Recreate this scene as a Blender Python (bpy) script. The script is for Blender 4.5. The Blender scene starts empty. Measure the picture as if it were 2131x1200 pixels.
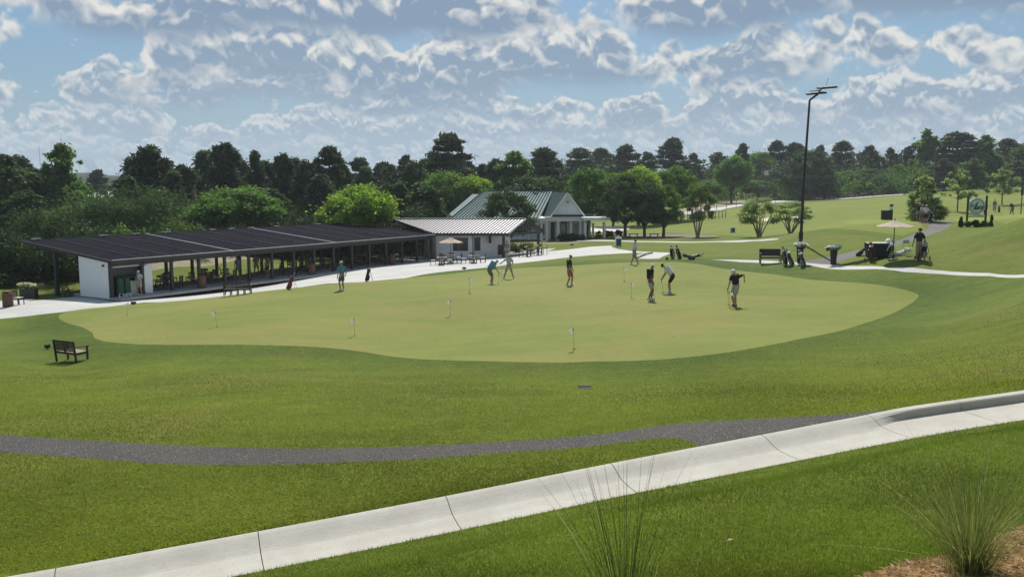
import bpy, bmesh, math, random
import numpy as np
from mathutils import Vector, Matrix, Euler
from mathutils.geometry import delaunay_2d_cdt

random.seed(7)
RNG = np.random.default_rng(7)
S = bpy.context.scene
C = S.collection
rad = math.radians

# ---------------------------------------------------------------- camera
F_PX, CX, CY, HOR = 1800.0, 1065.5, 600.0, 385.0
CAM_Z = 6.0
PITCH = math.atan((CY - HOR) / F_PX)
cam_data = bpy.data.cameras.new('camera')
cam = bpy.data.objects.new('camera', cam_data)
C.objects.link(cam)
cam.location = (0, 0, CAM_Z)
cam.rotation_euler = (math.pi / 2 - PITCH, 0, 0)
cam_data.sensor_width = 36.0
cam_data.lens = 36.0 * F_PX / 2131.0
cam_data.clip_start = 0.1
cam_data.clip_end = 9000
S.camera = cam

# ---------------------------------------------------------------- light
SUN_EL, SUN_AZ = rad(52), rad(3.5)
sun_dir = Vector((math.sin(SUN_AZ) * math.cos(SUN_EL), math.cos(SUN_AZ) * math.cos(SUN_EL), math.sin(SUN_EL)))
sd = bpy.data.lights.new('sun', 'SUN')
sd.energy = 4.7
sd.angle = rad(0.5)
sd.color = (1.0, 0.955, 0.88)
sun = bpy.data.objects.new('sun', sd)
C.objects.link(sun)
sun.rotation_euler = sun_dir.to_track_quat('Z', 'Y').to_euler()
S.view_settings.view_transform = 'Standard'
S.view_settings.look = 'None'
S.view_settings.exposure = 0.14
S.view_settings.gamma = 1.0
S.view_settings.use_curve_mapping = False
S.cycles.max_bounces = 6
S.cycles.diffuse_bounces = 3
S.cycles.glossy_bounces = 2
S.cycles.transmission_bounces = 4
S.cycles.transparent_max_bounces = 6
S.cycles.volume_bounces = 0
S.cycles.use_denoising = True
S.cycles.caustics_reflective = False
S.cycles.caustics_refractive = False

# ---------------------------------------------------------------- node helper
class NT:
    def __init__(s, tree):
        s.t = tree; s.n = tree.nodes; s.l = tree.links
    def node(s, kind, **kw):
        nd = s.n.new(kind)
        for k, v in kw.items():
            setattr(nd, k, v)
        return nd
    def put(s, sock, val):
        if isinstance(val, bpy.types.NodeSocket):
            s.l.new(val, sock)
        elif val is not None:
            if hasattr(sock, 'default_value'):
                try:
                    sock.default_value = val
                except Exception:
                    sock.default_value = (*val, 1.0) if len(val) == 3 else val
    def m(s, op, a, b=None, c=None, clamp=False):
        nd = s.node('ShaderNodeMath', operation=op, use_clamp=clamp)
        s.put(nd.inputs[0], a); s.put(nd.inputs[1], b); s.put(nd.inputs[2], c)
        return nd.outputs[0]
    def vm(s, op, a, b=None, sc=None):
        nd = s.node('ShaderNodeVectorMath', operation=op)
        s.put(nd.inputs[0], a); s.put(nd.inputs[1], b)
        if sc is not None: s.put(nd.inputs[3], sc)
        return nd.outputs[1] if op in ('LENGTH', 'DOT_PRODUCT') else nd.outputs[0]
    def xyz(s, x, y, z):
        nd = s.node('ShaderNodeCombineXYZ')
        s.put(nd.inputs[0], x); s.put(nd.inputs[1], y); s.put(nd.inputs[2], z)
        return nd.outputs[0]
    def sep(s, v):
        nd = s.node('ShaderNodeSeparateXYZ'); s.put(nd.inputs[0], v)
        return nd.outputs
    def mix(s, f, a, b, blend='MIX'):
        nd = s.node('ShaderNodeMix', data_type='RGBA', blend_type=blend)
        nd.clamp_factor = True
        s.put(nd.inputs[0], f); s.put(nd.inputs[6], a); s.put(nd.inputs[7], b)
        return nd.outputs[2]
    def noise(s, vec, scale=1.0, detail=4.0, rough=0.5, dist=0.0, lac=2.0):
        nd = s.node('ShaderNodeTexNoise')
        s.put(nd.inputs['Vector'], vec); nd.inputs['Scale'].default_value = scale
        nd.inputs['Detail'].default_value = detail; nd.inputs['Roughness'].default_value = rough
        nd.inputs['Distortion'].default_value = dist; nd.inputs['Lacunarity'].default_value = lac
        return nd.outputs[0]
    def smooth(s, x, lo, hi, a=0.0, b=1.0, kind='SMOOTHSTEP'):
        nd = s.node('ShaderNodeMapRange', interpolation_type=kind)
        s.put(nd.inputs[0], x); s.put(nd.inputs[1], lo); s.put(nd.inputs[2], hi)
        s.put(nd.inputs[3], a); s.put(nd.inputs[4], b)
        return nd.outputs[0]

# ---------------------------------------------------------------- sky and clouds
world = bpy.data.worlds.new('World')
S.world = world
world.use_nodes = True
W = NT(world.node_tree)
W.n.clear()
sky = W.node('ShaderNodeTexSky', sky_type='NISHITA')
sky.sun_disc = False
sky.sun_elevation = SUN_EL
sky.sun_rotation = SUN_AZ
sky.air_density = 1.3
sky.dust_density = 1.6
sky.ozone_density = 2.0
tc = W.node('ShaderNodeTexCoord')
dirv = W.vm('NORMALIZE', tc.outputs['Generated'])
dx, dy, dz = W.sep(dirv)
el = W.m('MULTIPLY', W.m('ARCSINE', dz), 57.2958)          # elevation in degrees
hl = W.m('SQRT', W.m('MAXIMUM', W.m('SUBTRACT', 1.0, W.m('MULTIPLY', dz, dz)), 0.0001))
hx = W.m('DIVIDE', dx, hl); hy = W.m('DIVIDE', dy, hl)
# open sky: Nishita, washed out by humid air near the horizon
base = W.vm('MULTIPLY', sky.outputs[0], (0.66, 0.86, 1.02))
hzf = W.smooth(el, -1.0, 9.0, 0.62, 0.0)
base = W.mix(0.45, base, (3.6, 5.8, 8.8, 1))
col = W.mix(hzf, base, (5.6, 7.4, 9.2, 1))
def noise2(vec, scale, detail, rough=0.55, dist=0.0):
    nd = W.node('ShaderNodeTexNoise', noise_dimensions='2D')
    W.put(nd.inputs['Vector'], vec); nd.inputs['Scale'].default_value = scale; nd.inputs['Detail'].default_value = detail
    nd.inputs['Roughness'].default_value = rough; nd.inputs['Distortion'].default_value = dist
    return nd.outputs[0]
az = W.m('ARCTAN2', dx, dy)
def billow(vec, scale, detail=2.0):
    nd = W.node('ShaderNodeTexVoronoi', feature='F1', voronoi_dimensions='2D')
    W.put(nd.inputs['Vector'], vec); nd.inputs['Scale'].default_value = scale
    nd.inputs['Detail'].default_value = detail; nd.inputs['Roughness'].default_value = 0.55; nd.inputs['Lacunarity'].default_value = 2.1
    return nd.outputs['Distance']
rows = [  # base elevation, height, noise scale, coverage, haze, seed
    (0.6, 1.2, 60.0, 0.16, 0.84, 1.3), (1.7, 1.6, 44.0, 0.15, 0.70, 5.1), (3.0, 2.1, 33.0, 0.14, 0.50, 9.7),
    (4.6, 3.0, 25.0, 0.14, 0.30, 14.2), (6.6, 4.4, 17.0, 0.15, 0.14, 21.9), (9.6, 4.6, 14.0, 0.17, 0.04, 27.4),
    (13.5, 7.0, 9.0, 0.12, 0.0, 33.3), (21.0, 11.0, 6.0, 0.06, 0.0, 41.8), (38.0, 22.0, 3.2, 0.03, 0.0, 50.5)]
for (b0, hgt, sc, cov, hz, seed) in rows:
    wob = W.m('MULTIPLY', W.m('SUBTRACT', noise2(W.xyz(az, seed, 0.0), sc * 0.25, 2.0), 0.5), hgt * 1.1)
    t = W.m('DIVIDE', W.m('SUBTRACT', W.m('SUBTRACT', el, b0), wob), hgt)             # 0 at the base, 1 at the top
    zc = W.m('MULTIPLY_ADD', el, 1 / 57.2958 * 1.05, seed)
    p = W.xyz(az, zc, 0.0)
    n1 = noise2(p, sc * 0.72, 4.0, 0.50, 0.15)
    warp = W.vm('ADD', p, W.xyz(W.m('MULTIPLY', n1, 1.1 / sc), W.m('MULTIPLY', n1, -0.8 / sc), 0.0))
    v1 = billow(warp, sc * 1.7)
    v2 = billow(W.vm('ADD', warp, (0.02 / sc, 0.15 / sc, 0)), sc * 1.7)
    big = noise2(W.xyz(az, seed + 3.0, 0.0), sc * 0.20, 2.0, 0.5)
    prof = W.m('MULTIPLY', W.smooth(t, 0.25, 1.45, 0.0, 1.0), -0.62)
    dens = W.m('ADD', W.m('ADD', n1, prof), W.m('ADD', W.m('MULTIPLY_ADD', big, 1.0, -0.5 + cov + 0.115), W.m('MULTIPLY', W.m('SUBTRACT', 0.40, v1), 0.13)))
    dd = W.m('SUBTRACT', dens, 0.50)
    alpha = W.m('MULTIPLY', W.smooth(dd, -0.03, 0.07), W.smooth(t, -0.22, 0.10))
    shade = W.m('MULTIPLY', W.smooth(dd, 0.03, 0.20), W.smooth(t, 0.95, 0.15))
    relief = W.m('MULTIPLY', W.m('MULTIPLY', W.m('SUBTRACT', v2, v1), 1.8), W.smooth(t, -0.05, 0.35, 0.25, 1.0))
    lit = W.m('ADD', W.m('SUBTRACT', 0.74, W.m('MULTIPLY', shade, 0.80)), relief, clamp=True)
    ccol = W.mix(lit, (3.2, 4.5, 6.2, 1), (11.0, 10.8, 10.2, 1))
    ccol = W.mix(hz, ccol, (6.6, 8.0, 9.2, 1))
    col = W.mix(W.m('MULTIPLY', alpha, 1.0 - 0.3 * hz), col, ccol)
bg = W.node('ShaderNodeBackground')
W.put(bg.inputs[0], col)
bg.inputs[1].default_value = 0.066
wo = W.node('ShaderNodeOutputWorld')
W.l.new(bg.outputs[0], wo.inputs[0])
world.cycles.sampling_method = 'MANUAL'
world.cycles.sample_map_resolution = 512

# ---------------------------------------------------------------- materials
MATS = {}
def mat(name, color, rough=0.7, metal=0.0, var=0.12, vscale=3.0, bump=0.0, bscale=40.0, spec=0.5, trans=0.0, color2=None, coords='Object'):
    if name in MATS: return MATS[name]
    m = bpy.data.materials.new(name); m.use_nodes = True
    N = NT(m.node_tree); N.n.clear()
    tcn = N.node('ShaderNodeTexCoord')
    v = tcn.outputs[coords] if coords != 'World' else N.node('ShaderNodeNewGeometry').outputs['Position']
    nz = N.noise(v, vscale, 5.0, 0.6)
    c1 = tuple(color) + (1,)
    c2 = tuple(color2) + (1,) if color2 else tuple(max(0, x * (1 - var * 2)) for x in color) + (1,)
    c = N.mix(N.smooth(nz, 0.3, 0.72), c1, c2)
    b = N.node('ShaderNodeBsdfPrincipled')
    N.put(b.inputs['Base Color'], c)
    b.inputs['Roughness'].default_value = rough; b.inputs['Metallic'].default_value = metal
    b.inputs['Specular IOR Level'].default_value = spec
    if bump:
        bn = N.node('ShaderNodeBump'); bn.inputs['Strength'].default_value = 1.0; bn.inputs['Distance'].default_value = bump
        N.put(bn.inputs['Height'], N.noise(v, bscale, 3.0, 0.6)); N.l.new(bn.outputs[0], b.inputs['Normal'])
    out = N.node('ShaderNodeOutputMaterial')
    sh = b.outputs[0]
    if trans:
        tr = N.node('ShaderNodeBsdfTranslucent'); N.put(tr.inputs[0], c)
        mx = N.node('ShaderNodeMixShader'); mx.inputs[0].default_value = trans
        N.l.new(sh, mx.inputs[1]); N.l.new(tr.outputs[0], mx.inputs[2]); sh = mx.outputs[0]
    N.l.new(sh, out.inputs[0])
    MATS[name] = m
    return m

def grass_mat(name, c_hi, c_lo, c_dry, dry=0.5, stripe=0.0, fine=90.0, bump=0.02, dry_lo=0.55, rough=0.8, blotch=0.5, streak=True, lush=None, amp=0.19):
    m = bpy.data.materials.new(name); m.use_nodes = True
    N = NT(m.node_tree); N.n.clear()
    pos = N.node('ShaderNodeNewGeometry').outputs['Position']
    px, py, pz = N.sep(pos)
    big = N.noise(pos, 0.13, 4.0, 0.55)
    st = N.noise(N.xyz(N.m('MULTIPLY', px, 0.35), N.m('MULTIPLY', py, 1.0), 0.0), 0.75, 5.0, 0.62, 0.4)   # long low streaks
    med = N.noise(pos, 2.6, 5.0, 0.65)
    fin = N.noise(N.xyz(px, N.m('MULTIPLY', py, 0.6), pz), fine * 0.25, 6.0, 0.72)
    f = N.m('ADD', N.m('MULTIPLY', big, 0.35 * blotch * 2), N.m('ADD', N.m('MULTIPLY', st, 0.5 if streak else 0.2), N.m('ADD', N.m('MULTIPLY', med, 0.35), N.m('MULTIPLY', fin, 0.75))))
    mid = (0.35 * blotch * 2 + (0.5 if streak else 0.2) + 0.35 + 0.75) * 0.5
    f = N.smooth(f, mid - amp, mid + amp, 0, 1, 'LINEAR')
    c = N.mix(f, c_lo + (1,), c_hi + (1,))
    dn = N.noise(N.vm('MULTIPLY', pos, (0.6, 1.0, 1.0)), 0.16, 5.0, 0.62, 0.6)
    df = N.m('MULTIPLY', N.smooth(dn, dry_lo, dry_lo + 0.16), dry)
    c = N.mix(N.m('MULTIPLY', df, N.smooth(med, 0.3, 0.65, 0.55, 1.0)), c, c_dry + (1,))
    if lush:
        at = N.node('ShaderNodeAttribute'); at.attribute_name = 'lush'
        c = N.mix(N.m('MULTIPLY', at.outputs['Fac'], N.smooth(N.m('ADD', med, big), 0.7, 1.25, 1.0, 0.45)), c, N.mix(fin, tuple(x * 0.7 for x in lush) + (1,), tuple(x * 1.3 for x in lush) + (1,)))
    b = N.node('ShaderNodeBsdfPrincipled')
    N.put(b.inputs['Base Color'], c); b.inputs['Roughness'].default_value = rough
    b.inputs['Specular IOR Level'].default_value = 0.08
    bn = N.node('ShaderNodeBump'); bn.inputs['Strength'].default_value = 1.0; bn.inputs['Distance'].default_value = bump
    N.put(bn.inputs['Height'], N.m('ADD', N.m('MULTIPLY', fin, 1.0), N.m('MULTIPLY', med, 2.2)))
    N.l.new(bn.outputs[0], b.inputs['Normal'])
    out = N.node('ShaderNodeOutputMaterial'); N.l.new(b.outputs[0], out.inputs[0])
    MATS[name] = m
    return m

def leaf_mat(name, color, trans=0.4, rough=0.6, warm=0.35):
    m = bpy.data.materials.new(name); m.use_nodes = True
    N = NT(m.node_tree); N.n.clear()
    at = N.node('ShaderNodeAttribute'); at.attribute_name = 'tint'
    tint = N.sep(at.outputs['Vector'])
    hi = tuple(min(1, x * 1.95) for x in color); lo = tuple(x * 0.45 for x in color)
    c = N.mix(tint[0], lo + (1,), hi + (1,))
    c = N.mix(N.m('MULTIPLY', tint[1], warm), c, (color[0] * 2.0, color[1] * 1.25, color[2] * 0.8, 1))
    b = N.node('ShaderNodeBsdfPrincipled'); N.put(b.inputs['Base Color'], c)
    b.inputs['Roughness'].default_value = rough; b.inputs['Specular IOR Level'].default_value = 0.12
    tr = N.node('ShaderNodeBsdfTranslucent'); N.put(tr.inputs[0], N.vm('MULTIPLY', c, (1.25, 1.3, 0.8) if warm else (1.05, 1.05, 1.0)))
    mx = N.node('ShaderNodeMixShader'); mx.inputs[0].default_value = trans
    N.l.new(b.outputs[0], mx.inputs[1]); N.l.new(tr.outputs[0], mx.inputs[2])
    out = N.node('ShaderNodeOutputMaterial'); N.l.new(mx.outputs[0], out.inputs[0])
    MATS[name] = m
    return m

# ---------------------------------------------------------------- mesh builder and tagging
class MB:
    def __init__(s): s.v = []; s.f = []
    def add(s, vs, fs):
        o = len(s.v); s.v += [tuple(v) for v in vs]; s.f += [tuple(i + o for i in f) for f in fs]; return s
    def box(s, c, d, rot=None, taper=1.0):
        x, y, z = d[0] / 2, d[1] / 2, d[2] / 2
        t = taper
        vs = [Vector(p) for p in ((-x, -y, -z), (x, -y, -z), (x, y, -z), (-x, y, -z), (-x * t, -y * t, z), (x * t, -y * t, z), (x * t, y * t, z), (-x * t, y * t, z))]
        if rot is not None:
            R = rot if isinstance(rot, Matrix) else Euler(rot).to_matrix()
            vs = [R @ v for v in vs]
        c = Vector(c)
        return s.add([v + c for v in vs], [(0, 3, 2, 1), (4, 5, 6, 7), (0, 1, 5, 4), (1, 2, 6, 5), (2, 3, 7, 6), (3, 0, 4, 7)])
    def beam(s, a, b, w, h, up=(0, 0, 1)):
        a = Vector(a); b = Vector(b); d = (b - a); L = d.length; d.normalize()
        u = Vector(up); r = d.cross(u)
        if r.length < 1e-4: r = d.cross(Vector((0, 1, 0)))
        r.normalize(); u = r.cross(d)
        R = Matrix((r, d, u)).transposed()
        return s.box((a + b) / 2, (w, L, h), R)
    def tube(s, pts, rs, n=6, cap=True):
        pts = [Vector(p) for p in pts]
        if not hasattr(rs, '__len__'): rs = [rs] * len(pts)
        vs = []; fs = []
        for i, p in enumerate(pts):
            d = (pts[min(i + 1, len(pts) - 1)] - pts[max(i - 1, 0)])
            d = d.normalized() if d.length > 1e-9 else Vector((0, 0, 1))
            a = d.cross(Vector((0, 0, 1))) if abs(d.z) < 0.95 else d.cross(Vector((0, 1, 0)))
            a.normalize(); b = d.cross(a)
            for k in range(n):
                t = 2 * math.pi * k / n
                vs.append(p + (a * math.cos(t) + b * math.sin(t)) * rs[i])
        for i in range(len(pts) - 1):
            for k in range(n):
                k2 = (k + 1) % n
                fs.append((i * n + k, i * n + k2, (i + 1) * n + k2, (i + 1) * n + k))
        if cap:
            fs.append(tuple(range(n))); fs.append(tuple((len(pts) - 1) * n + k for k in reversed(range(n))))
        return s.add(vs, fs)
    def lathe(s, prof, n=12, o=(0, 0, 0), R=None, sx=1.0, sy=1.0):
        vs = []; fs = []
        for (r, z) in prof:
            for k in range(n):
                t = 2 * math.pi * k / n
                p = Vector((r * math.cos(t) * sx, r * math.sin(t) * sy, z))
                if R is not None: p = R @ p
                vs.append(p + Vector(o))
        for i in range(len(prof) - 1):
            for k in range(n):
                k2 = (k + 1) % n
                fs.append((i * n + k, i * n + k2, (i + 1) * n + k2, (i + 1) * n + k))
        fs.append(tuple(reversed(range(n)))); fs.append(tuple((len(prof) - 1) * n + k for k in range(n)))
        return s.add(vs, fs)
    def prism(s, bottom, top):
        n = len(bottom)
        fs = [tuple(reversed(range(n))), tuple(range(n, 2 * n))]
        for i in range(n):
            j = (i + 1) % n
            fs.append((i, j, j + n, i + n))
        return s.add(list(bottom) + list(top), fs)
    def slab(s, poly, th):      # poly of 3D points, thickness downwards along the normal
        P = [Vector(p) for p in poly]
        nrm = (P[1] - P[0]).cross(P[2] - P[0]).normalized()
        if nrm.z < 0: nrm = -nrm; P = P[::-1]
        return s.prism([p - nrm * th for p in P], P)
    def mesh(s, name, m=None, smooth=False):
        me = bpy.data.meshes.new(name); me.from_pydata(s.v, [], s.f); me.update()
        if m: me.materials.append(m)
        if smooth:
            me.polygons.foreach_set('use_smooth', [True] * len(me.polygons))
        return me
    def build(s, name, m=None, parent=None, smooth=False, loc=None):
        o = bpy.data.objects.new(name, s.mesh(name, m, smooth)); C.objects.link(o)
        if parent: o.parent = parent
        if loc is not None: o.location = loc
        return o

def tag(o, label=None, cat=None, group=None, kind=None):
    if label: o['label'] = label
    if cat: o['category'] = cat
    if group: o['group'] = group
    if kind: o['kind'] = kind
    return o
def thing(name, loc, rz, label, cat, group=None, scale=1.0):
    o = bpy.data.objects.new(name, None); C.objects.link(o)
    o.empty_display_size = 0.2
    o.location = loc; o.rotation_euler = (0, 0, rz)
    if scale != 1.0: o.scale = (scale,) * 3 if not hasattr(scale, '__len__') else scale
    return tag(o, label, cat, group)
def copy_tree(o, loc=None, rz=None, label=None, group=None, parent=None, first=True):
    c = o.copy(); C.objects.link(c)
    if parent: c.parent = parent
    if loc is not None: c.location = loc
    if rz is not None: c.rotation_euler = (0, 0, rz)
    if label: c['label'] = label
    if group: c['group'] = group
    for ch in KIDS.get(o.name, None) or [x for x in o.children]:
        copy_tree(ch, parent=c)
    return c
KIDS = {}
class Proto:      # first use returns the original, later uses return copies
    def __init__(s, maker): s.maker = maker; s.o = None
    def put(s, loc, rz, label, group=None, scale=None):
        if s.o is None:
            s.o = s.maker(); o = s.o; o.location = loc; o.rotation_euler = (0, 0, rz)
            o['label'] = label
            if group: o['group'] = group
        else:
            o = copy_tree(s.o, loc, rz, label, group)
        if scale: o.scale = (scale,) * 3 if not hasattr(scale, '__len__') else scale
        return o
# ---------------------------------------------------------------- terrain from surveyed points
def ray(px, py):
    x = (px - CX) / F_PX; y = -(py - CY) / F_PX
    c, s_ = math.cos(PITCH), math.sin(PITCH)
    return x, c + y * s_, -s_ + y * c           # world direction
def at(px, py, Y):                              # the point at depth Y seen at that pixel
    a, b, c = ray(px, py)
    t = Y / b
    return Vector((a * t, Y, CAM_Z + c * t))
def xz(px, Y): return (px - CX) / F_PX * Y * 1.0
PTS = []
for (px, py, D) in ((0, 1205, 5.15), (120, 1180, 5.1), (537, 1105, 5.0), (927, 1032, 4.8), (1270, 963, 4.5), (1580, 905, 4.25), (1840, 855, 4.1), (2131, 815, 3.95), (2350, 782, 3.85)):
    a, b, c = ray(px, py); PTS.append((a * D / -c, b * D / -c, CAM_Z - D))
KERB_BACK = [Vector(p) for p in PTS]
for (px, py, Y) in (
    (1065, 1200, 9.0), (1700, 1150, 8.3), (2131, 1100, 8.5), (2131, 960, 11.2), (1700, 1040, 10.4), (1250, 1150, 9.6), (800, 1175, 10.3),
    (300, 940, 15.9), (600, 950, 15.4), (1065, 925, 15.6), (1400, 900, 15.0), (0, 925, 16.6),
    (0, 820, 23.5), (600, 830, 21), (1100, 830, 20.5), (1600, 820, 18.5), (2131, 760, 20.5), (1100, 780, 26), (1250, 806, 23),
    (1180, 752, 29.2), (700, 735, 32), (200, 706, 37.5), (145, 752, 34), (1700, 702, 32), (1800, 760, 25), (2131, 690, 27), (0, 740, 35),
    (1908, 612, 43.5), (2131, 650, 31), (2131, 575, 41.8), (1740, 552, 54), (1480, 540, 61.8), (1605, 549, 56),
    (2131, 470, 56), (2000, 492, 57), (1950, 530, 52), (2131, 520, 48), (1910, 541, 50), (1850, 541, 51.5), (2250, 435, 55), (2131, 447, 55), (2060, 477, 56), (1995, 496, 55),
    (1780, 486, 66), (1690, 481, 70), (1750, 520, 59), (1750, 462, 88), (1850, 478, 72), (1666, 509, 62), (1900, 500, 62), (1600, 500, 80), (1560, 522, 68),
    (2030, 471, 78), (1915, 462, 83), (1850, 457, 86), (1990, 465, 84),
    (1640, 487, 104), (1580, 493, 104), (1450, 493, 112), (1300, 492, 118), (1380, 492, 118), (1525, 483, 120),
    (1300, 512, 90), (1400, 525, 75), (1320, 551, 60), (1100, 561, 68), (985, 543, 88), (1200, 510, 105), (1180, 500, 117), (1290, 517, 87),
    (1020, 555, 75), (1060, 581, 60),
    (230, 627, 59.6), (0, 660, 52), (0, 632, 58), (450, 612, 63), (700, 572, 76), (850, 552, 84),
    (300, 632, 54.5), (600, 597, 59.5), (760, 584, 62), (1000, 564, 65), (1250, 549, 64), (1400, 545, 62), (130, 660, 49),
    (1192, 726, 31), (448, 680, 39), (268, 657, 47.5), (737, 699, 37), (937, 657, 41.6), (1527, 641, 40.5), (1313, 619, 44), (1298, 585, 50), (977, 608, 46.5), (1180, 594, 51), (712, 604, 52.5), (1352, 623, 43), (1395, 610, 46),
    (1500, 440, 170), (1800, 430, 150), (1800, 406, 250), (2050, 420, 160), (2110, 388, 260), (1950, 398, 300), (1600, 417, 235), (1400, 425, 220), (2070, 450, 125), (1990, 438, 130), (1680, 417, 240), (1150, 470, 150), (2180, 440, 110), (2200, 400, 170),
    (1300, 470, 150), (1700, 445, 130), (2083, 428, 150)):
    p = at(px, py, Y); PTS.append(tuple(p))
PTS += [(0, 2, 4.0), (-2, 3, 3.9), (2, 2.5, 4.1), (-6, 10, 1.0), (1.5, 5.5, 3.0), (4, 5, 3.3), (-2, 7, 2.2), (-4, 5.5, 2.4), (8, 9, 3.0),
        (-33, 72, -2.3), (-24, 84, -2.2), (-45, 66, -2.3), (-60, 90, -2.6), (-30, 120, -2.8), (-70, 140, -3.2), (-5, 104, -2.1), (-14, 98, -2.1), (-30, 62.5, -2.0), (-16, 88, -2.0),
        (0, 140, -1.5), (0, 230, -0.5), (-100, 230, -3), (0, 400, 1.5), (150, 400, 4.5), (-200, 400, -2), (300, 420, 6), (60, 420, 2.5), (-18, 40, -0.9), (-26, 46, -1.8)]
PTS += [(40, 69, 2.75), (45, 69, 2.9), (36.5, 68, 2.4), (42, 78, 2.25), (60, 80, 2.8), (33, 64, 2.6)]
for _s, _d, _z in ((12, 14, -2.2), (13, 19, -0.9), (19, 19, -0.7), (19, 14, -2.1), (25, 19, -1.0), (6, 19, -2.2), (0, 14, -2.3), (30, 15, -2.1), (8, 12, -2.2), (-8, 10, -2.4), (16, 26, 0.0), (22, 26, 0.0)):
    PTS.append((-27.7 + 0.531 * _s - 0.848 * _d, 59.6 + 0.848 * _s + 0.531 * _d, _z))
PTS = np.array([tuple(q) for q in PTS])
def uv_of(X, Y):
    Yc = np.maximum(Y, 1.5)
    return X / Yc, 0.5 * np.log(Yc)
def tps_k(r2): return 0.5 * r2 * np.log(r2 + 1e-12)
_U, _V = uv_of(PTS[:, 0], PTS[:, 1])
_n = len(_U)
_K = tps_k((_U[:, None] - _U[None]) ** 2 + (_V[:, None] - _V[None]) ** 2) + np.eye(_n) * 2e-4
_P = np.stack([np.ones(_n), _U, _V], 1)
_A = np.block([[_K, _P], [_P.T, np.zeros((3, 3))]])
_w = np.linalg.solve(_A, np.concatenate([PTS[:, 2], np.zeros(3)]))
KB = np.array([[p.x, p.y, p.z] for p in KERB_BACK])
KERB_W1, KERB_W2, KERB_H = 0.36, 1.14, 0.12
def kerb_offset(X, Y):     # signed distance towards the camera from the kerb's back edge, and the kerb's own height there
    kx = np.interp(X, KB[:, 0], KB[:, 1]); kz = np.interp(X, KB[:, 0], KB[:, 2])
    sl = np.gradient(KB[:, 1], KB[:, 0]); s_ = np.interp(X, KB[:, 0], sl)
    return (kx - Y) / np.sqrt(1 + s_ * s_), kz
def smst(x): x = np.clip(x, 0, 1); return x * x * (3 - 2 * x)
def hgt(X, Y):
    X = np.atleast_1d(np.asarray(X, float)); Y = np.atleast_1d(np.asarray(Y, float))
    u, v = uv_of(X, Y); out = np.empty(len(u))
    for i in range(0, len(u), 20000):
        a = slice(i, i + 20000)
        r2 = (u[a, None] - _U[None]) ** 2 + (v[a, None] - _V[None]) ** 2
        out[a] = tps_k(r2) @ _w[:_n] + _w[_n] + _w[_n + 1] * u[a] + _w[_n + 2] * v[a]
    far = smst((Y - 330) / 200)
    out = out * (1 - far) + far * (1.5 + 6 * smst((X / np.maximum(Y, 1) + 0.1) / 0.6))
    side = smst((np.abs(u) - 0.72) / 0.5)
    out = out * (1 - side) + side * np.clip(out, -3.5, 5.5)
    # level the ground along the kerb and gutter
    d, kz = kerb_offset(X, Y)
    near = (Y < 30)
    w = np.where(near, smst(1 - np.abs(d) / 1.6) * (d < 0) + smst(1 - (d - KERB_W2) / 1.6) * (d > KERB_W2) + ((d >= 0) & (d <= KERB_W2)), 0)
    tgt = np.where(d <= 0, kz, kz - KERB_H + 0.0)
    out = out * (1 - w) + tgt * w
    # a few soft undulations
    return out + np.where(Y > 18, 0.05 * np.sin(X * 0.31 + 0.6 * np.sin(Y * 0.21)) * np.sin(Y * 0.24 + 1.3) * smst((Y - 18) / 15), 0)
def H(x, y): return float(hgt(x, y)[0])
_TS = np.exp(np.linspace(math.log(5.5), math.log(900), 900))
def G(px, py, dz=0.0, maxY=None):     # first point of the ground seen at that pixel
    a, b, c = ray(px, py)
    T = _TS
    X = a * T; Y = b * T; Z = CAM_Z + c * T
    below = Z < hgt(X, Y)
    i = int(np.argmax(below)) if below.any() else len(T) - 1
    if i == 0: t = T[0]
    else:
        lo, hi = T[i - 1], T[i]
        for _ in range(14):
            mid = (lo + hi) / 2
            if CAM_Z + c * mid < H(a * mid, b * mid): hi = mid
            else: lo = mid
        t = (lo + hi) / 2
    x, y = a * t, b * t
    return Vector((x, y, H(x, y) + dz))
def on(px, Y, dz=0.0):                # ground point in that direction at depth Y
    x = (px - CX) / F_PX * Y
    x = (px - CX) / F_PX * (Y * math.cos(PITCH) + (CAM_Z - 0) * math.sin(PITCH))
    return Vector((x, Y, H(x, Y) + dz))
def spline(P, per=4, closed=True):
    P = [np.array(p[:2], float) for p in P]; n = len(P); out = []
    rng = range(n) if closed else range(n - 1)
    for i in rng:
        if closed: p0, p1, p2, p3 = P[i - 1], P[i], P[(i + 1) % n], P[(i + 2) % n]
        else: p0, p1, p2, p3 = P[max(i - 1, 0)], P[i], P[i + 1], P[min(i + 2, n - 1)]
        for k in range(per):
            t = k / per
            out.append(0.5 * ((2 * p1) + (-p0 + p2) * t + (2 * p0 - 5 * p1 + 4 * p2 - p3) * t * t + (-p0 + 3 * p1 - 3 * p2 + p3) * t ** 3))
    if not closed: out.append(P[-1])
    return out
def pixpoly(P): return [np.array(G(px, py)[:2]) for px, py in P]

# pavilion frame
PA = Vector((-27.7, 59.6, 0)); PD = Vector((0.531, 0.848, 0)).normalized(); PB = Vector((-PD.y, PD.x, 0)); PL = 36.9; FLOOR = -1.9
def pav(s_, d, z=0.0): return PA + PD * s_ + PB * d + Vector((0, 0, FLOOR + z))

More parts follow.
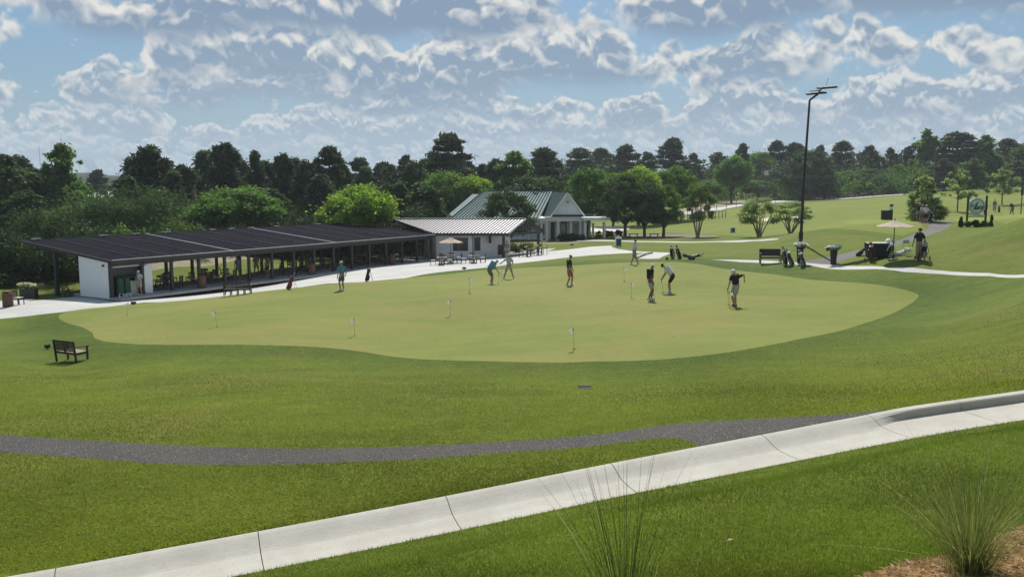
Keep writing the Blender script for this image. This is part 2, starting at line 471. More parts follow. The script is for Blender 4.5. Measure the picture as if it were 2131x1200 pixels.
REG = {}
REG['putting_green'] = spline(pixpoly([(122, 660), (135, 650), (190, 641), (300, 631), (420, 621), (520, 609), (600, 600), (700, 591), (790, 583), (870, 576), (960, 567), (1060, 559), (1150, 554), (1230, 550), (1310, 546), (1400, 545), (1450, 549), (1500, 558), (1560, 565.5), (1620, 572), (1692, 582), (1750, 586), (1808, 590), (1880, 602), (1911, 613), (1905, 624), (1880, 640), (1850, 655), (1800, 672), (1740, 690), (1670, 704), (1600, 718), (1520, 732), (1430, 743), (1330, 750), (1200, 753), (1080, 753), (960, 750), (880, 747), (820, 742), (770, 734), (720, 727), (650, 721), (560, 718), (450, 717), (350, 717), (260, 714), (215, 709), (196, 702), (192, 692), (170, 680), (140, 672)]), 3)
pat = pixpoly([(-160, 682), (0, 663), (60, 657), (130, 649), (200, 641), (300, 629), (380, 627), (468, 618), (530, 612), (592, 605), (680, 590), (760, 586.5), (820, 583), (880, 571), (968, 561), (1012, 556), (1072, 548), (1160, 538), (1230, 531), (1312, 526.5), (1340, 525.5), (1352, 527), (1345, 531), (1328, 538), (1350, 538.5), (1372, 538), (1380, 533), (1395, 528), (1394, 525.5), (1350, 524), (1314, 522), (1286, 518), (1274, 514), (1272, 511), (1230, 513), (1190, 518), (1138, 523)])
pat += [np.array(p) for p in ((5.2, 101.5), (-4, 101.5), (-12.5, 96.5))]
pat += [np.array(pav(PL, 4.75)[:2]), np.array(pav(0, 4.75)[:2]), np.array(pav(-3.5, 4.6)[:2])] + pixpoly([(74, 621), (0, 626), (-160, 634)])
REG['patio'] = pat
REG['sidewalk'] = pixpoly([(1478, 540), (1520, 540), (1560, 541), (1620, 543), (1680, 547), (1740, 551), (1850, 556), (1960, 563), (2060, 568), (2131, 571), (2250, 577), (2250, 584), (2131, 577), (2060, 574), (1960, 570), (1880, 565.5), (1800, 560), (1690, 553), (1600, 548), (1540, 545)])
REG['garden_walk'] = spline(pixpoly([(1190, 498.5), (1224, 499), (1300, 500.5), (1370, 502), (1440, 503), (1500, 501.5), (1560, 499.5), (1610, 496.5), (1618, 498), (1570, 501.5), (1500, 503.5), (1440, 505), (1370, 504.2), (1300, 502.7), (1224, 501.5), (1190, 501)]), 2)
REG['cart_path'] = pixpoly([(1655, 545), (1678, 541.5), (1700, 538.5), (1726, 534), (1752, 528), (1778, 522), (1830, 512), (1860, 503.5), (1880, 497), (1896, 490), (1915, 483), (1930, 476), (1934, 471), (1931, 467), (1920, 462), (1950, 460.5), (1984, 461), (1978, 469), (1971, 476), (1952, 483), (1936, 489), (1897, 502), (1859, 512), (1820, 523), (1790, 531), (1765, 538), (1746, 545), (1740, 551), (1700, 548.5), (1680, 547)])
REG['sand_bunker'] = spline(pixpoly([(1222, 474.5), (1260, 471.5), (1290, 471), (1310, 473), (1309, 477), (1290, 480.5), (1260, 482), (1222, 481)]), 3)
REG['far_sand_bunker'] = spline(pixpoly([(1586, 455), (1610, 452.5), (1640, 451), (1670, 451.5), (1684, 455), (1678, 458), (1640, 460.5), (1610, 460.5), (1590, 459.5)]), 3)
REG['far_putting_green'] = spline(pixpoly([(1740, 462), (1800, 457), (1860, 456), (1910, 457.5), (1925, 461), (1900, 463.5), (1820, 465), (1760, 465)]), 2)
REG['tee_green'] = spline(pixpoly([(1985, 459), (2040, 452), (2100, 446), (2150, 445), (2150, 449), (2080, 456), (2020, 462)]), 2)
REG['planting_bed'] = spline(pixpoly([(1262, 490), (1330, 487.5), (1410, 487), (1480, 489), (1496, 491.5), (1450, 494), (1380, 494.5), (1300, 494)]), 2)
REG['shrub_bed'] = pixpoly([(1062, 528), (1060, 521), (1072, 513), (1110, 508), (1200, 506), (1212, 504), (1200, 503), (1100, 504), (1030, 510), (1000, 524)])
REG['far_road'] = pixpoly([(1420, 448), (1500, 437), (1560, 426), (1620, 421), (1680, 417.5), (1760, 413.5), (1880, 405.5), (1880, 403.5), (1760, 410), (1680, 414), (1620, 417), (1560, 421.5), (1500, 431), (1400, 443)])
REG['bare_verge'] = pixpoly([(1400, 442.5), (1500, 430.5), (1560, 421), (1620, 416.5), (1680, 413.5), (1760, 409.5), (1880, 403), (1880, 400.5), (1800, 401), (1740, 403), (1660, 404.5), (1600, 409), (1520, 420), (1400, 436)])
top = [(-120, 896), (0, 903), (100, 911), (200, 917), (330, 924), (500, 930.5), (600, 932.5), (700, 932), (850, 928), (1000, 921), (1130, 913), (1280, 899), (1400, 882), (1540, 873), (1680, 866), (1780, 859), (1832, 853)]
bot = [(1450, 924), (1400, 911), (1300, 920), (1190, 932), (1090, 939), (1000, 945), (887, 954), (800, 959), (700, 962), (600, 965.5), (500, 966.5), (400, 966), (328, 964), (230, 957), (98, 947), (0, 940), (-120, 930)]
kb = [np.array([p.x, p.y]) for p in KERB_BACK]
# the stretch of kerb the path runs into
kx0, kx1 = G(1450, 926).x, G(1835, 855).x
seg = [np.array([x, np.interp(x, KB[:, 0], KB[:, 1]) + 0.012]) for x in np.linspace(kx1, kx0, 8)]
REG['embankment'] = [np.array(pav(s_, d_)[:2]) for s_, d_ in ((10.5, 15.5), (14, 15), (20, 14.8), (26, 15.6), (29, 18), (27, 25), (20, 28), (12, 27), (9, 20))]
REG['fairway'] = pixpoly([(1225, 487), (1400, 484), (1500, 488.5), (1560, 491), (1640, 488), (1700, 478), (1800, 479.5), (1880, 490), (1925, 477), (1915, 464), (1985, 460), (2060, 455), (2200, 447), (2200, 399), (2080, 405), (1880, 408), (1700, 421), (1560, 431), (1420, 452), (1225, 462)])
REG['asphalt_path'] = spline(pixpoly(top), 3, False) + seg + spline(pixpoly(bot), 3, False)
REG['mulch_bed'] = [np.array(p) for p in ((2.3, 6.0), (2.75, 6.95), (3.25, 7.35), (3.6, 7.62), (4.1, 7.75), (4.7, 8.15), (5.4, 8.6), (6.6, 9.1), (8, 9.6), (9, 8.5), (6, 5), (4.2, 4.4), (3.2, 5.6))]
ks = np.linspace(KB[0, 0] - 6, KB[-1, 0] + 2, 40)
def kerb_line(off):
    out = []
    xs = np.linspace(-10.5, KB[-1, 0] + 0.5, 60)
    ys = np.interp(xs, KB[:, 0], KB[:, 1]); 
    ys = np.where(xs < KB[0, 0], KB[0, 1] + (xs - KB[0, 0]) * (KB[2, 1] - KB[0, 1]) / (KB[2, 0] - KB[0, 0]), ys)
    zs = np.interp(xs, KB[:, 0], KB[:, 2])
    ys = np.convolve(np.pad(ys, 3, mode='reflect', reflect_type='odd'), np.ones(7) / 7, 'valid')
    zs = np.convolve(np.pad(zs, 3, mode='reflect', reflect_type='odd'), np.ones(7) / 7, 'valid')
    dyx = np.gradient(ys, xs); nrm = np.sqrt(1 + dyx ** 2)
    return np.stack([xs + off * dyx / nrm, ys - off / nrm, zs], 1)
KL0 = kerb_line(0.0)
KB = KL0.copy()
kl_a, kl_b = kerb_line(0.0), kerb_line(KERB_W2)
REG['gutter_hole'] = [p[:2] for p in kl_a] + [p[:2] for p in kl_b[::-1]]
# ---------------------------------------------------------------- ground meshes: one triangulation, cut along every outline
def in_poly(u, v, poly):
    inside = np.zeros(len(u), bool); n = len(poly)
    x = np.array([p[0] for p in poly]); y = np.array([p[1] for p in poly])
    m = (u > x.min()) & (u < x.max()) & (v > y.min()) & (v < y.max())
    uu, vv = u[m], v[m]; ins = np.zeros(len(uu), bool)
    for i in range(n):
        j = (i - 1) % n
        if y[i] == y[j]: continue
        c = ((y[i] > vv) != (y[j] > vv)) & (uu < (x[j] - x[i]) * (vv - y[i]) / (y[j] - y[i]) + x[i])
        ins ^= c
    inside[m] = ins
    return inside
REG_UV = {k: [tuple(float(q) for q in np.array(uv_of(np.array([p[0]]), np.array([p[1]])))[:, 0]) for p in P] for k, P in REG.items()}
def dens(poly, step=0.012):
    out = []
    for i, p in enumerate(poly):
        q = poly[(i + 1) % len(poly)]
        d = math.hypot(q[0] - p[0], q[1] - p[1]); n = max(1, int(d / step))
        for k in range(n): out.append((p[0] + (q[0] - p[0]) * k / n, p[1] + (q[1] - p[1]) * k / n))
    return out
us = np.concatenate([np.linspace(-2.2, -0.82, 12)[:-1], np.linspace(-0.82, 0.82, 150), np.linspace(0.82, 2.2, 12)[1:]])
vs_ = np.concatenate([0.5 * np.log(np.exp(np.linspace(math.log(2.0), math.log(420), 190))), 0.5 * np.log(np.array([520, 700, 1000, 1800, 3500, 7000]))])
UU, VV = np.meshgrid(us, vs_)
jit = np.random.default_rng(3)
pts2 = [Vector((float(a), float(b))) for a, b in zip(UU.ravel(), VV.ravel())]
edges = []
for k, P in REG_UV.items():
    P = dens(P); o = len(pts2)
    pts2 += [Vector(p) for p in P]
    edges += [(o + i, o + (i + 1) % len(P)) for i in range(len(P))]
cv, ce, cf, *_ = delaunay_2d_cdt(pts2, edges, [], 0, 1e-6)
CV = np.array([(p[0], p[1]) for p in cv]); CF = np.array([list(f) for f in cf])
Yw = np.exp(2 * CV[:, 1]); Xw = CV[:, 0] * Yw; Zw = hgt(Xw, Yw)
cen = CV[CF].mean(1)
region = np.full(len(CF), -1)
ORDER = ['fairway', 'embankment', 'bare_verge', 'far_road', 'tee_green', 'far_putting_green', 'far_sand_bunker', 'sand_bunker', 'planting_bed', 'shrub_bed', 'mulch_bed', 'garden_walk', 'cart_path', 'sidewalk', 'patio', 'putting_green', 'asphalt_path', 'gutter_hole']
for i, k in enumerate(ORDER):
    region[in_poly(cen[:, 0], cen[:, 1], REG_UV[k])] = i
def region_obj(name, sel, m, label=None):
    F = CF[sel]; used, inv = np.unique(F, return_inverse=True)
    me = bpy.data.meshes.new(name)
    co = np.stack([Xw[used], Yw[used], Zw[used]], 1)
    F = inv.reshape(F.shape)
    a, b, c = co[F[:, 0]], co[F[:, 1]], co[F[:, 2]]
    flip = np.cross(b - a, c - a)[:, 2] < 0
    F[flip] = F[flip][:, ::-1]
    me.from_pydata(co.tolist(), [], F.tolist()); me.update(); me.materials.append(m)
    me.polygons.foreach_set('use_smooth', [True] * len(F))
    if name == 'lawn':
        gp = np.array(REG['putting_green']); dmin = np.full(len(co), 99.0); sel_ = (co[:, 1] < 90) & (co[:, 1] > 20)
        cc = co[sel_][:, :2]; dm = np.full(len(cc), 99.0)
        for a_, b_ in zip(gp, np.roll(gp, -1, 0)):
            ab = b_ - a_; t_ = np.clip(((cc - a_) @ ab) / max(1e-6, ab @ ab), 0, 1); dm = np.minimum(dm, np.linalg.norm(cc - (a_ + t_[:, None] * ab), axis=1))
        dmin[sel_] = dm
        at_ = me.attributes.new('lush', 'FLOAT', 'POINT'); at_.data.foreach_set('value', np.exp(-(dmin / 3.2) ** 2).astype(np.float32))
    o = bpy.data.objects.new(name, me); C.objects.link(o); o['kind'] = 'structure'
    if label: o['label'] = label
    return o

M_lawn = grass_mat('lawn_grass', (0.155, 0.190, 0.022), (0.060, 0.092, 0.010), (0.19, 0.165, 0.045), dry=0.6, bump=0.03, dry_lo=0.52, lush=(0.052, 0.088, 0.012))
M_green = grass_mat('green_turf', (0.205, 0.222, 0.050), (0.132, 0.158, 0.032), (0.225, 0.20, 0.062), dry=0.6, bump=0.004, fine=60, dry_lo=0.44, blotch=0.8, amp=0.22)
M_farg = grass_mat('tee_turf', (0.20, 0.24, 0.045), (0.16, 0.21, 0.035), (0.22, 0.22, 0.06), dry=0.3, bump=0.004)
M_sand = mat('bunker_sand', (0.62, 0.57, 0.48), 0.9, var=0.06, bump=0.02, bscale=6)
def ground_mat(name, base, lo, speck, sp_scale, sp_amt, bump, rough=0.85, spec=0.4, big=0.25):
    m = bpy.data.materials.new(name); m.use_nodes = True
    N = NT(m.node_tree); N.n.clear()
    pos = N.node('ShaderNodeNewGeometry').outputs['Position']
    b1 = N.noise(pos, big, 5.0, 0.6); b2 = N.noise(pos, 2.2, 6.0, 0.7)
    c = N.mix(N.smooth(N.m('ADD', N.m('MULTIPLY', b1, 0.6), N.m('MULTIPLY', b2, 0.4)), 0.36, 0.66), lo + (1,), base + (1,))
    sp = N.noise(pos, sp_scale, 3.0, 0.7)
    c = N.mix(N.m('MULTIPLY', N.smooth(sp, 0.54, 0.68), sp_amt), c, speck + (1,))
    b = N.node('ShaderNodeBsdfPrincipled'); N.put(b.inputs['Base Color'], c)
    b.inputs['Roughness'].default_value = rough; b.inputs['Specular IOR Level'].default_value = spec
    bn = N.node('ShaderNodeBump'); bn.inputs['Strength'].default_value = 1.0; bn.inputs['Distance'].default_value = bump
    N.put(bn.inputs['Height'], sp); N.l.new(bn.outputs[0], b.inputs['Normal'])
    out = N.node('ShaderNodeOutputMaterial'); N.l.new(b.outputs[0], out.inputs[0]); MATS[name] = m
    return m
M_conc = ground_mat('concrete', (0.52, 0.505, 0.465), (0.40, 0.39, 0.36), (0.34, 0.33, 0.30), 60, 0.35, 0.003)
M_kerb = ground_mat('kerb_concrete', (0.47, 0.44, 0.375), (0.41, 0.38, 0.32), (0.30, 0.28, 0.24), 24, 0.45, 0.004, big=1.1)
M_asph = ground_mat('asphalt', (0.062, 0.053, 0.044), (0.036, 0.031, 0.026), (0.32, 0.29, 0.25), 34, 0.85, 0.03)
M_asphf = ground_mat('path_asphalt', (0.125, 0.115, 0.105), (0.09, 0.083, 0.078), (0.2, 0.2, 0.2), 20, 0.3, 0.01)
M_mulch = ground_mat('pine_straw', (0.30, 0.20, 0.125), (0.15, 0.10, 0.06), (0.50, 0.38, 0.26), 55, 0.7, 0.05, big=1.5)
M_soil = ground_mat('bed_soil', (0.20, 0.14, 0.09), (0.12, 0.09, 0.06), (0.30, 0.24, 0.17), 8, 0.4, 0.02)
M_verge = ground_mat('dry_verge', (0.26, 0.215, 0.125), (0.18, 0.16, 0.085), (0.4, 0.33, 0.22), 1.2, 0.5, 0.02)
region_obj('lawn', region == -1, M_lawn)
M_fair = grass_mat('fairway_grass', (0.185, 0.215, 0.034), (0.115, 0.155, 0.022), (0.24, 0.21, 0.07), dry=0.6, bump=0.02, dry_lo=0.50)
RM = {'fairway': M_fair, 'embankment': M_verge, 'bare_verge': M_verge, 'far_road': M_conc, 'tee_green': M_farg, 'far_putting_green': M_farg, 'far_sand_bunker': M_sand, 'sand_bunker': M_sand, 'planting_bed': M_soil, 'shrub_bed': M_soil, 'mulch_bed': M_mulch, 'garden_walk': M_conc, 'cart_path': M_asphf, 'sidewalk': M_conc, 'patio': M_conc, 'putting_green': M_green, 'asphalt_path': M_asph}
GROUND_OBJ = {}
for i, k in enumerate(ORDER):
    if k in RM: GROUND_OBJ[k] = region_obj(k, region == i, RM[k])
gm = MB().add([(-6000, -3000, -9), (6000, -3000, -9), (6000, 8000, -9), (-6000, 8000, -9)], [(0, 1, 2, 3)]).build('distant_ground', M_lawn)
gm['kind'] = 'structure'

# kerb and gutter: cast slabs between joints, each its own piece
def kerb_at(x):
    i = np.interp(x, KL0[:, 0], np.arange(len(KL0)))
    g = lambda A, j: np.interp(i, np.arange(len(A)), A[:, j])
    dy = (np.interp(i + .5, np.arange(len(KL0)), KL0[:, 1]) - np.interp(i - .5, np.arange(len(KL0)), KL0[:, 1])) / (KL0[1, 0] - KL0[0, 0])
    nn = Vector((dy, -1, 0)).normalized()
    return Vector((x, g(KL0, 1), g(KL0, 2))), nn
kerb_root = bpy.data.objects.new('kerb', None); C.objects.link(kerb_root); kerb_root['kind'] = 'structure'
def jx(px, py): return G(px, py).x
joints = [KL0[0, 0] + 0.05, -10.0, -7.6, jx(118, 1180), jx(537, 1104), jx(927, 1031), jx(1270, 962), jx(1583, 904), jx(1800, 862), jx(1985, 839), jx(1985, 839) + 3.0]
joints = [j for j in joints if j < KL0[-1, 0] - 0.1]
joints[-1] = min(joints[-1], KL0[-1, 0] - 0.05)
full_from = jx(1880, 852)     # beyond here the kerb stands upright
def kerb_profile(x):
    u = smst((x - (full_from - 1.2)) / 1.3)
    # roll kerb to upright kerb: (offset towards the pan, height)
    roll = [(0.0, 0.0), (0.05, 0.004), (0.12, -0.006), (0.22, -0.035), (0.34, -0.078), (0.43, -0.105), (0.5, -0.120)]
    up = [(0.0, 0.03), (0.10, 0.03), (0.15, 0.026), (0.172, 0.005), (0.18, -0.06), (0.19, -0.118), (0.5, -0.122)]
    pr = [((1 - u) * a[0] + u * b[0], (1 - u) * a[1] + u * b[1]) for a, b in zip(roll, up)]
    return pr + [(0.8, -0.128), (KERB_W2, -0.118)]
for a, b in zip(joints[:-1], joints[1:]):
    mb = MB(); n = 14; g = 0.006
    rings = []
    for k in range(n + 1):
        x = a + g + (b - a - 2 * g) * k / n
        p, nn = kerb_at(x); pr = kerb_profile(x)
        # the pan joint runs askew like a saw cut
        ring = [p + nn * o + Vector((0, 0, z)) for o, z in pr]
        ring = [p + Vector((0, 0, -0.32))] + ring + [p + nn * KERB_W2 + Vector((0, 0, -0.32))]
        rings.append(ring)
    m_ = len(rings[0]); vs = [v for r in rings for v in r]; fs = []
    for i in range(n):
        for k in range(m_ - 1): fs.append((i * m_ + k, i * m_ + k + 1, (i + 1) * m_ + k + 1, (i + 1) * m_ + k))
    fs.append(tuple(range(m_))); fs.append(tuple(n * m_ + k for k in reversed(range(m_))))
    mb.add(vs, fs)
    mb.build('concrete_slab', M_kerb, kerb_root, smooth=False)
# dark bottom of the joints
# ---------------------------------------------------------------- trees
M_bark = mat('bark', (0.10, 0.078, 0.06), 0.9, var=0.25, vscale=5, bump=0.02, bscale=12)
M_bark2 = mat('pale_bark', (0.26, 0.21, 0.17), 0.85, var=0.2, vscale=5)
L_pine = leaf_mat('pine_needles', (0.050, 0.080, 0.046), 0.28)
L_dark = leaf_mat('dark_leaves', (0.050, 0.092, 0.036), 0.32)
L_mid = leaf_mat('mid_leaves', (0.085, 0.165, 0.038), 0.48, warm=0.2)
L_lime = leaf_mat('lime_leaves', (0.165, 0.26, 0.040), 0.5, warm=0.15)
L_olive = leaf_mat('olive_leaves', (0.09, 0.15, 0.040), 0.42, warm=0.2)
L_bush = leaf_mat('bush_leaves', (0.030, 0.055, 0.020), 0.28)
L_pale = leaf_mat('pale_leaves', (0.22, 0.28, 0.13), 0.5, warm=0.15)
L_far = leaf_mat('far_leaves', (0.055, 0.085, 0.044), 0.32)

def leaf_quads(centers, normals, size, rng, aspect=1.7, flat=0.5):
    n = len(centers)
    r = rng.normal(size=(n, 3)); nn = normals * flat + r * (1 - flat)
    nn /= np.linalg.norm(nn, axis=1, keepdims=True) + 1e-9
    t = rng.normal(size=(n, 3)); t -= (t * nn).sum(1, keepdims=True) * nn; t /= np.linalg.norm(t, axis=1, keepdims=True) + 1e-9
    b = np.cross(nn, t)
    s = size * rng.uniform(0.55, 1.3, (n, 1))
    a = t * s * aspect * 0.5; c = b * s * 0.5
    V = np.stack([centers - a, centers - a * 0.1 - c, centers + a, centers - a * 0.1 + c], 1).reshape(-1, 3)
    return V
def quads_mesh(name, V, tint, m):
    n = len(V) // 4
    me = bpy.data.meshes.new(name)
    me.vertices.add(len(V)); me.vertices.foreach_set('co', V.astype(np.float32).ravel())
    me.loops.add(len(V)); me.loops.foreach_set('vertex_index', np.arange(len(V), dtype=np.int32))
    me.polygons.add(n); me.polygons.foreach_set('loop_start', np.arange(0, len(V), 4, dtype=np.int32))
    me.update(calc_edges=True)
    at = me.attributes.new('tint', 'FLOAT_VECTOR', 'POINT')
    T = np.repeat(tint, 4, axis=0); at.data.foreach_set('vector', T.astype(np.float32).ravel())
    me.materials.append(m)
    return me
def clumps_mesh(name, cl, nleaf, lsize, m, seed, flat=0.5, stray=0.0, aspect=1.7):
    """cl: (x,y,z,rx,ry,rz) clumps; leaves spread through each clump, denser at its skin"""
    rng = np.random.default_rng(seed)
    cl = np.array(cl); w = cl[:, 3] * cl[:, 4] + cl[:, 3] * cl[:, 5]; w = w / w.sum()
    idx = rng.choice(len(cl), nleaf, p=w)
    d = rng.normal(size=(nleaf, 3)); d /= np.linalg.norm(d, axis=1, keepdims=True)
    rr = rng.uniform(0.2, 1.0, (nleaf, 1)) ** 0.7 * (1 + 0.45 * np.minimum(1.0, np.abs(rng.normal(size=(nleaf, 1)))) ** 1.5)
    rr = rr * np.where(rng.uniform(size=(nleaf, 1)) < stray, 1.5, 1.0)
    P = cl[idx, :3] + d * rr * cl[idx, 3:6]
    ct = rng.uniform(0, 1, (len(cl), 2))[idx]
    tint = np.stack([np.clip(ct[:, 0] * 0.65 + rng.uniform(0, 0.35, nleaf), 0, 1), np.clip(ct[:, 1] * 0.5 + rng.uniform(-0.1, 0.5, nleaf), 0, 1), np.zeros(nleaf)], 1)
    return quads_mesh(name, leaf_quads(P, d, lsize, rng, flat=flat, aspect=aspect), tint, m)

def limb(mb, a, b, r0, r1, rng, n=5, wob=0.02):
    a = np.array(a, float); b = np.array(b, float); k = 4
    pts = []; rs = []
    for i in range(k + 1):
        t = i / k; p = a * (1 - t) + b * t
        if 0 < i < k: p = p + rng.normal(size=3) * wob
        pts.append(p); rs.append(r0 * (1 - t) + r1 * t)
    mb.tube(pts, rs, n)
def crown_proto(kind, seed, m, bark, nleaf=9000, lsize=0.03):
    """unit-height tree; returns (trunk mesh, crown mesh)"""
    rng = np.random.default_rng(seed); cl = []; mb = MB()
    U = rng.uniform
    if kind == 'broad':
        limb(mb, (0, 0, -0.02), (0.01, 0, 0.45), 0.026, 0.016, rng)
        for i in range(95):
            th = U(0, 6.28); ph = math.acos(U(-0.75, 1)); r = U(0.45, 1.0) ** 0.5
            x, y, z = 0.33 * r * math.sin(ph) * math.cos(th), 0.33 * r * math.sin(ph) * math.sin(th), 0.60 + (0.31 if math.cos(ph) > 0 else 0.36) * r * math.cos(ph)
            s = U(0.045, 0.10); cl.append((x, y, z, s, s, s * 0.8))
            if i % 3 == 0: limb(mb, (0, 0, U(0.2, 0.42)), (x, y, z), 0.011, 0.003, rng)
    elif kind == 'tallbroad':
        limb(mb, (0, 0, -0.02), (0.01, 0, 0.8), 0.022, 0.006, rng)
        for i in range(115):
            z = U(0.14, 0.98); w = 0.24 * math.sin(min(1, (1.03 - z) / 0.55) * math.pi / 2) * (0.75 + 0.4 * math.sin(z * 19 + seed)); th = U(0, 6.28); r = U(0.2, 1) ** 0.6 * w
            s = U(0.03, 0.068) * (1.15 - 0.5 * z) * (1.5 - 0.8 * r / w); cl.append((r * math.cos(th), r * math.sin(th), z, s, s, s * 1.05))
            if i % 3 == 0: limb(mb, (0, 0, z * 0.8), (r * math.cos(th), r * math.sin(th), z), 0.008, 0.002, rng)
    elif kind == 'cone':
        limb(mb, (0, 0, -0.02), (0, 0, 0.92), 0.02, 0.004, rng)
        for i in range(70):
            z = U(0.08, 0.97); w = 0.05 + 0.25 * (1 - z) ** 0.75; th = U(0, 6.28); r = U(0.3, 1) ** 0.5 * w * U(0.8, 1.12)
            s = U(0.035, 0.07) * (1.2 - 0.6 * z); cl.append((r * math.cos(th), r * math.sin(th), z, s, s, s))
            if i % 4 == 0: limb(mb, (0, 0, max(0.05, z - 0.08)), (r * math.cos(th), r * math.sin(th), z), 0.006, 0.002, rng)
    elif kind == 'pine':       # bare bole, flat tufted boughs near the top
        limb(mb, (0, 0, -0.02), (U(-.02, .02), U(-.02, .02), 0.95), 0.017, 0.005, rng, wob=0.006)
        for lv, wv in ((0.46, .09), (0.55, .17), (0.63, .20), (0.71, .17), (0.79, .16), (0.87, .12), (0.93, .08), (0.98, .03)):
            th0 = U(0, 6.28)
            for q in range(6):
                th = th0 + q * 1.05 + U(-.35, .35); r = wv * U(0.45, 1.15); z = lv + U(-.022, .022); x, y = r * math.cos(th), r * math.sin(th)
                s = U(0.026, 0.042); cl.append((x, y, z, s * 1.3, s * 1.3, s * 0.62)); cl.append((x * 0.5, y * 0.5, z - 0.012, s * .8, s * .8, s * 0.4))
                limb(mb, (0, 0, z - 0.045), (x, y, z), 0.006, 0.002, rng, wob=0.005)
    elif kind == 'densepine':
        limb(mb, (0, 0, -0.02), (0, 0, 0.93), 0.018, 0.005, rng, wob=0.006)
        for i in range(170):
            z = U(0.10, 0.99); th = U(0, 6.28); w = (0.29 * (1.02 - z) ** 0.66 + .01) * (0.92 + 0.45 * math.sin(3 * th + z * 17 + seed)) * U(0.7, 1.15); r = U(0.25, 1) ** 0.6 * w
            s = U(0.018, 0.045) * (1.5 - 0.9 * r / w); cl.append((r * math.cos(th), r * math.sin(th), z, s, s, s * 1.1))
            if i % 3 == 0: limb(mb, (0, 0, z - 0.04), (r * math.cos(th), r * math.sin(th), z), 0.006, 0.002, rng)
    elif kind == 'myrtle':     # vase of many stems
        ns = 9
        for i in range(ns):
            th = 6.28 * i / ns + U(-.3, .3); R1 = U(0.12, 0.25)
            a = (0.018 * math.cos(th), 0.018 * math.sin(th), 0); b = (R1 * 0.5 * math.cos(th), R1 * 0.5 * math.sin(th), 0.30); c = (R1 * math.cos(th), R1 * math.sin(th), 0.68)
            mb.tube([a, b, c], [0.013, 0.008, 0.003], 5)
            for k in range(2): limb(mb, b, (c[0] * U(.8, 1.3), c[1] * U(.8, 1.3), U(0.55, 0.8)), 0.005, 0.002, rng)
        mb.tube([(0, 0, -0.02), (0, 0, 0.06)], [0.045, 0.034], 8)
        for i in range(60):
            th = U(0, 6.28); z = U(0.36, 0.96); w = 0.33 * math.sqrt(max(0.02, 1 - ((z - 0.6) / 0.38) ** 2)); r = w * U(0.3, 1) ** 0.5
            s = U(0.035, 0.075); cl.append((r * math.cos(th), r * math.sin(th), z, s, s, s * 0.85))
    elif kind == 'street':     # short trunk, low branching round crown down to head height
        limb(mb, (0, 0, -0.02), (0, 0, 0.20), 0.030, 0.024, rng, n=7, wob=0.002)
        for i in range(9):
            th = 6.28 * i / 9 + U(-.3, .3); R1 = U(0.16, 0.30); limb(mb, (0, 0, U(0.15, 0.2)), (R1 * math.cos(th), R1 * math.sin(th), U(0.36, 0.62)), 0.016, 0.004, rng, wob=0.008)
        for i in range(120):
            th = U(0, 6.28); z = U(0.27, 0.97); w = 0.36 * math.sqrt(max(0.03, 1 - ((z - 0.55) / 0.43) ** 2)); r = w * U(0.25, 1) ** 0.5
            s = U(0.035, 0.078); cl.append((r * math.cos(th), r * math.sin(th), z, s, s, s * 0.85))
    elif kind == 'sapling':
        limb(mb, (0, 0, -0.02), (0, 0, 0.9), 0.014, 0.004, rng, wob=0.004)
        for i in range(46):
            z = U(0.30, 0.97); w = 0.27 * math.sin(min(1, (1.02 - z) / 0.5) * 1.57) * (1 if z > .42 else 1.1); th = U(0, 6.28); r = w * U(0.3, 1.1)
            s = U(0.022, 0.055); cl.append((r * math.cos(th), r * math.sin(th), z, s, s, s * 0.9))
            limb(mb, (0, 0, z * 0.72), (r * math.cos(th), r * math.sin(th), z), 0.004, 0.0015, rng, wob=0.004)
    tm = mb.mesh(kind + '_trunk', bark, True)
    if 'pine' in kind: nleaf = int(nleaf * 0.52)
    return tm, clumps_mesh(kind + '_crown', cl, nleaf, lsize, m, seed, flat=0.35 if 'pine' not in kind else 0.1, stray=0.10 if 'pine' not in kind else (0.08 if kind == 'pine' else 0.2), aspect=1.7 if 'pine' not in kind else 3.4)
PRO = {}
def tree(kind, m, x, y, h, w, label, group, seed=0, name=None, z=None, bark=None, nleaf=9000, lsize=0.030, zoff=0.0):
    """h: height; w: crown width wanted"""
    seed = seed % 3
    key = (kind, seed, m.name, nleaf, lsize)
    if key not in PRO: PRO[key] = crown_proto(kind, seed * 7 + 11, m, bark or M_bark, nleaf, lsize)
    tm, cm = PRO[key]
    nomw = {'broad': 0.78, 'tallbroad': 0.52, 'cone': 0.56, 'pine': 0.42, 'densepine': 0.52, 'myrtle': 0.72, 'street': 0.82, 'sapling': 0.56}[kind]
    gz = H(x, y) if z is None else z
    nm = name or {'pine': 'pine_tree', 'densepine': 'pine_tree', 'cone': 'conifer_tree', 'myrtle': 'crape_myrtle_tree', 'sapling': 'young_tree'}.get(kind, 'leafy_tree')
    r = thing(nm, (x, y, gz + zoff), random.uniform(0, 6.28), label, 'tree', group, (w / nomw, w / nomw, h))
    for n_, me in (('trunk', tm), ('crown', cm)):
        o = bpy.data.objects.new(n_, me); C.objects.link(o); o.parent = r
    return r
def tree_px(kind, m, px, Y, ytop, wpx, label, group, **k):
    p = on(px, Y); top = at(px, ytop, Y)
    h = top.z - p.z
    return tree(kind, m, p.x, Y, h, wpx / F_PX * Y, label, group, seed=k.pop('seed', int(px)), **k)
gL = 'trees behind the range pavilion'
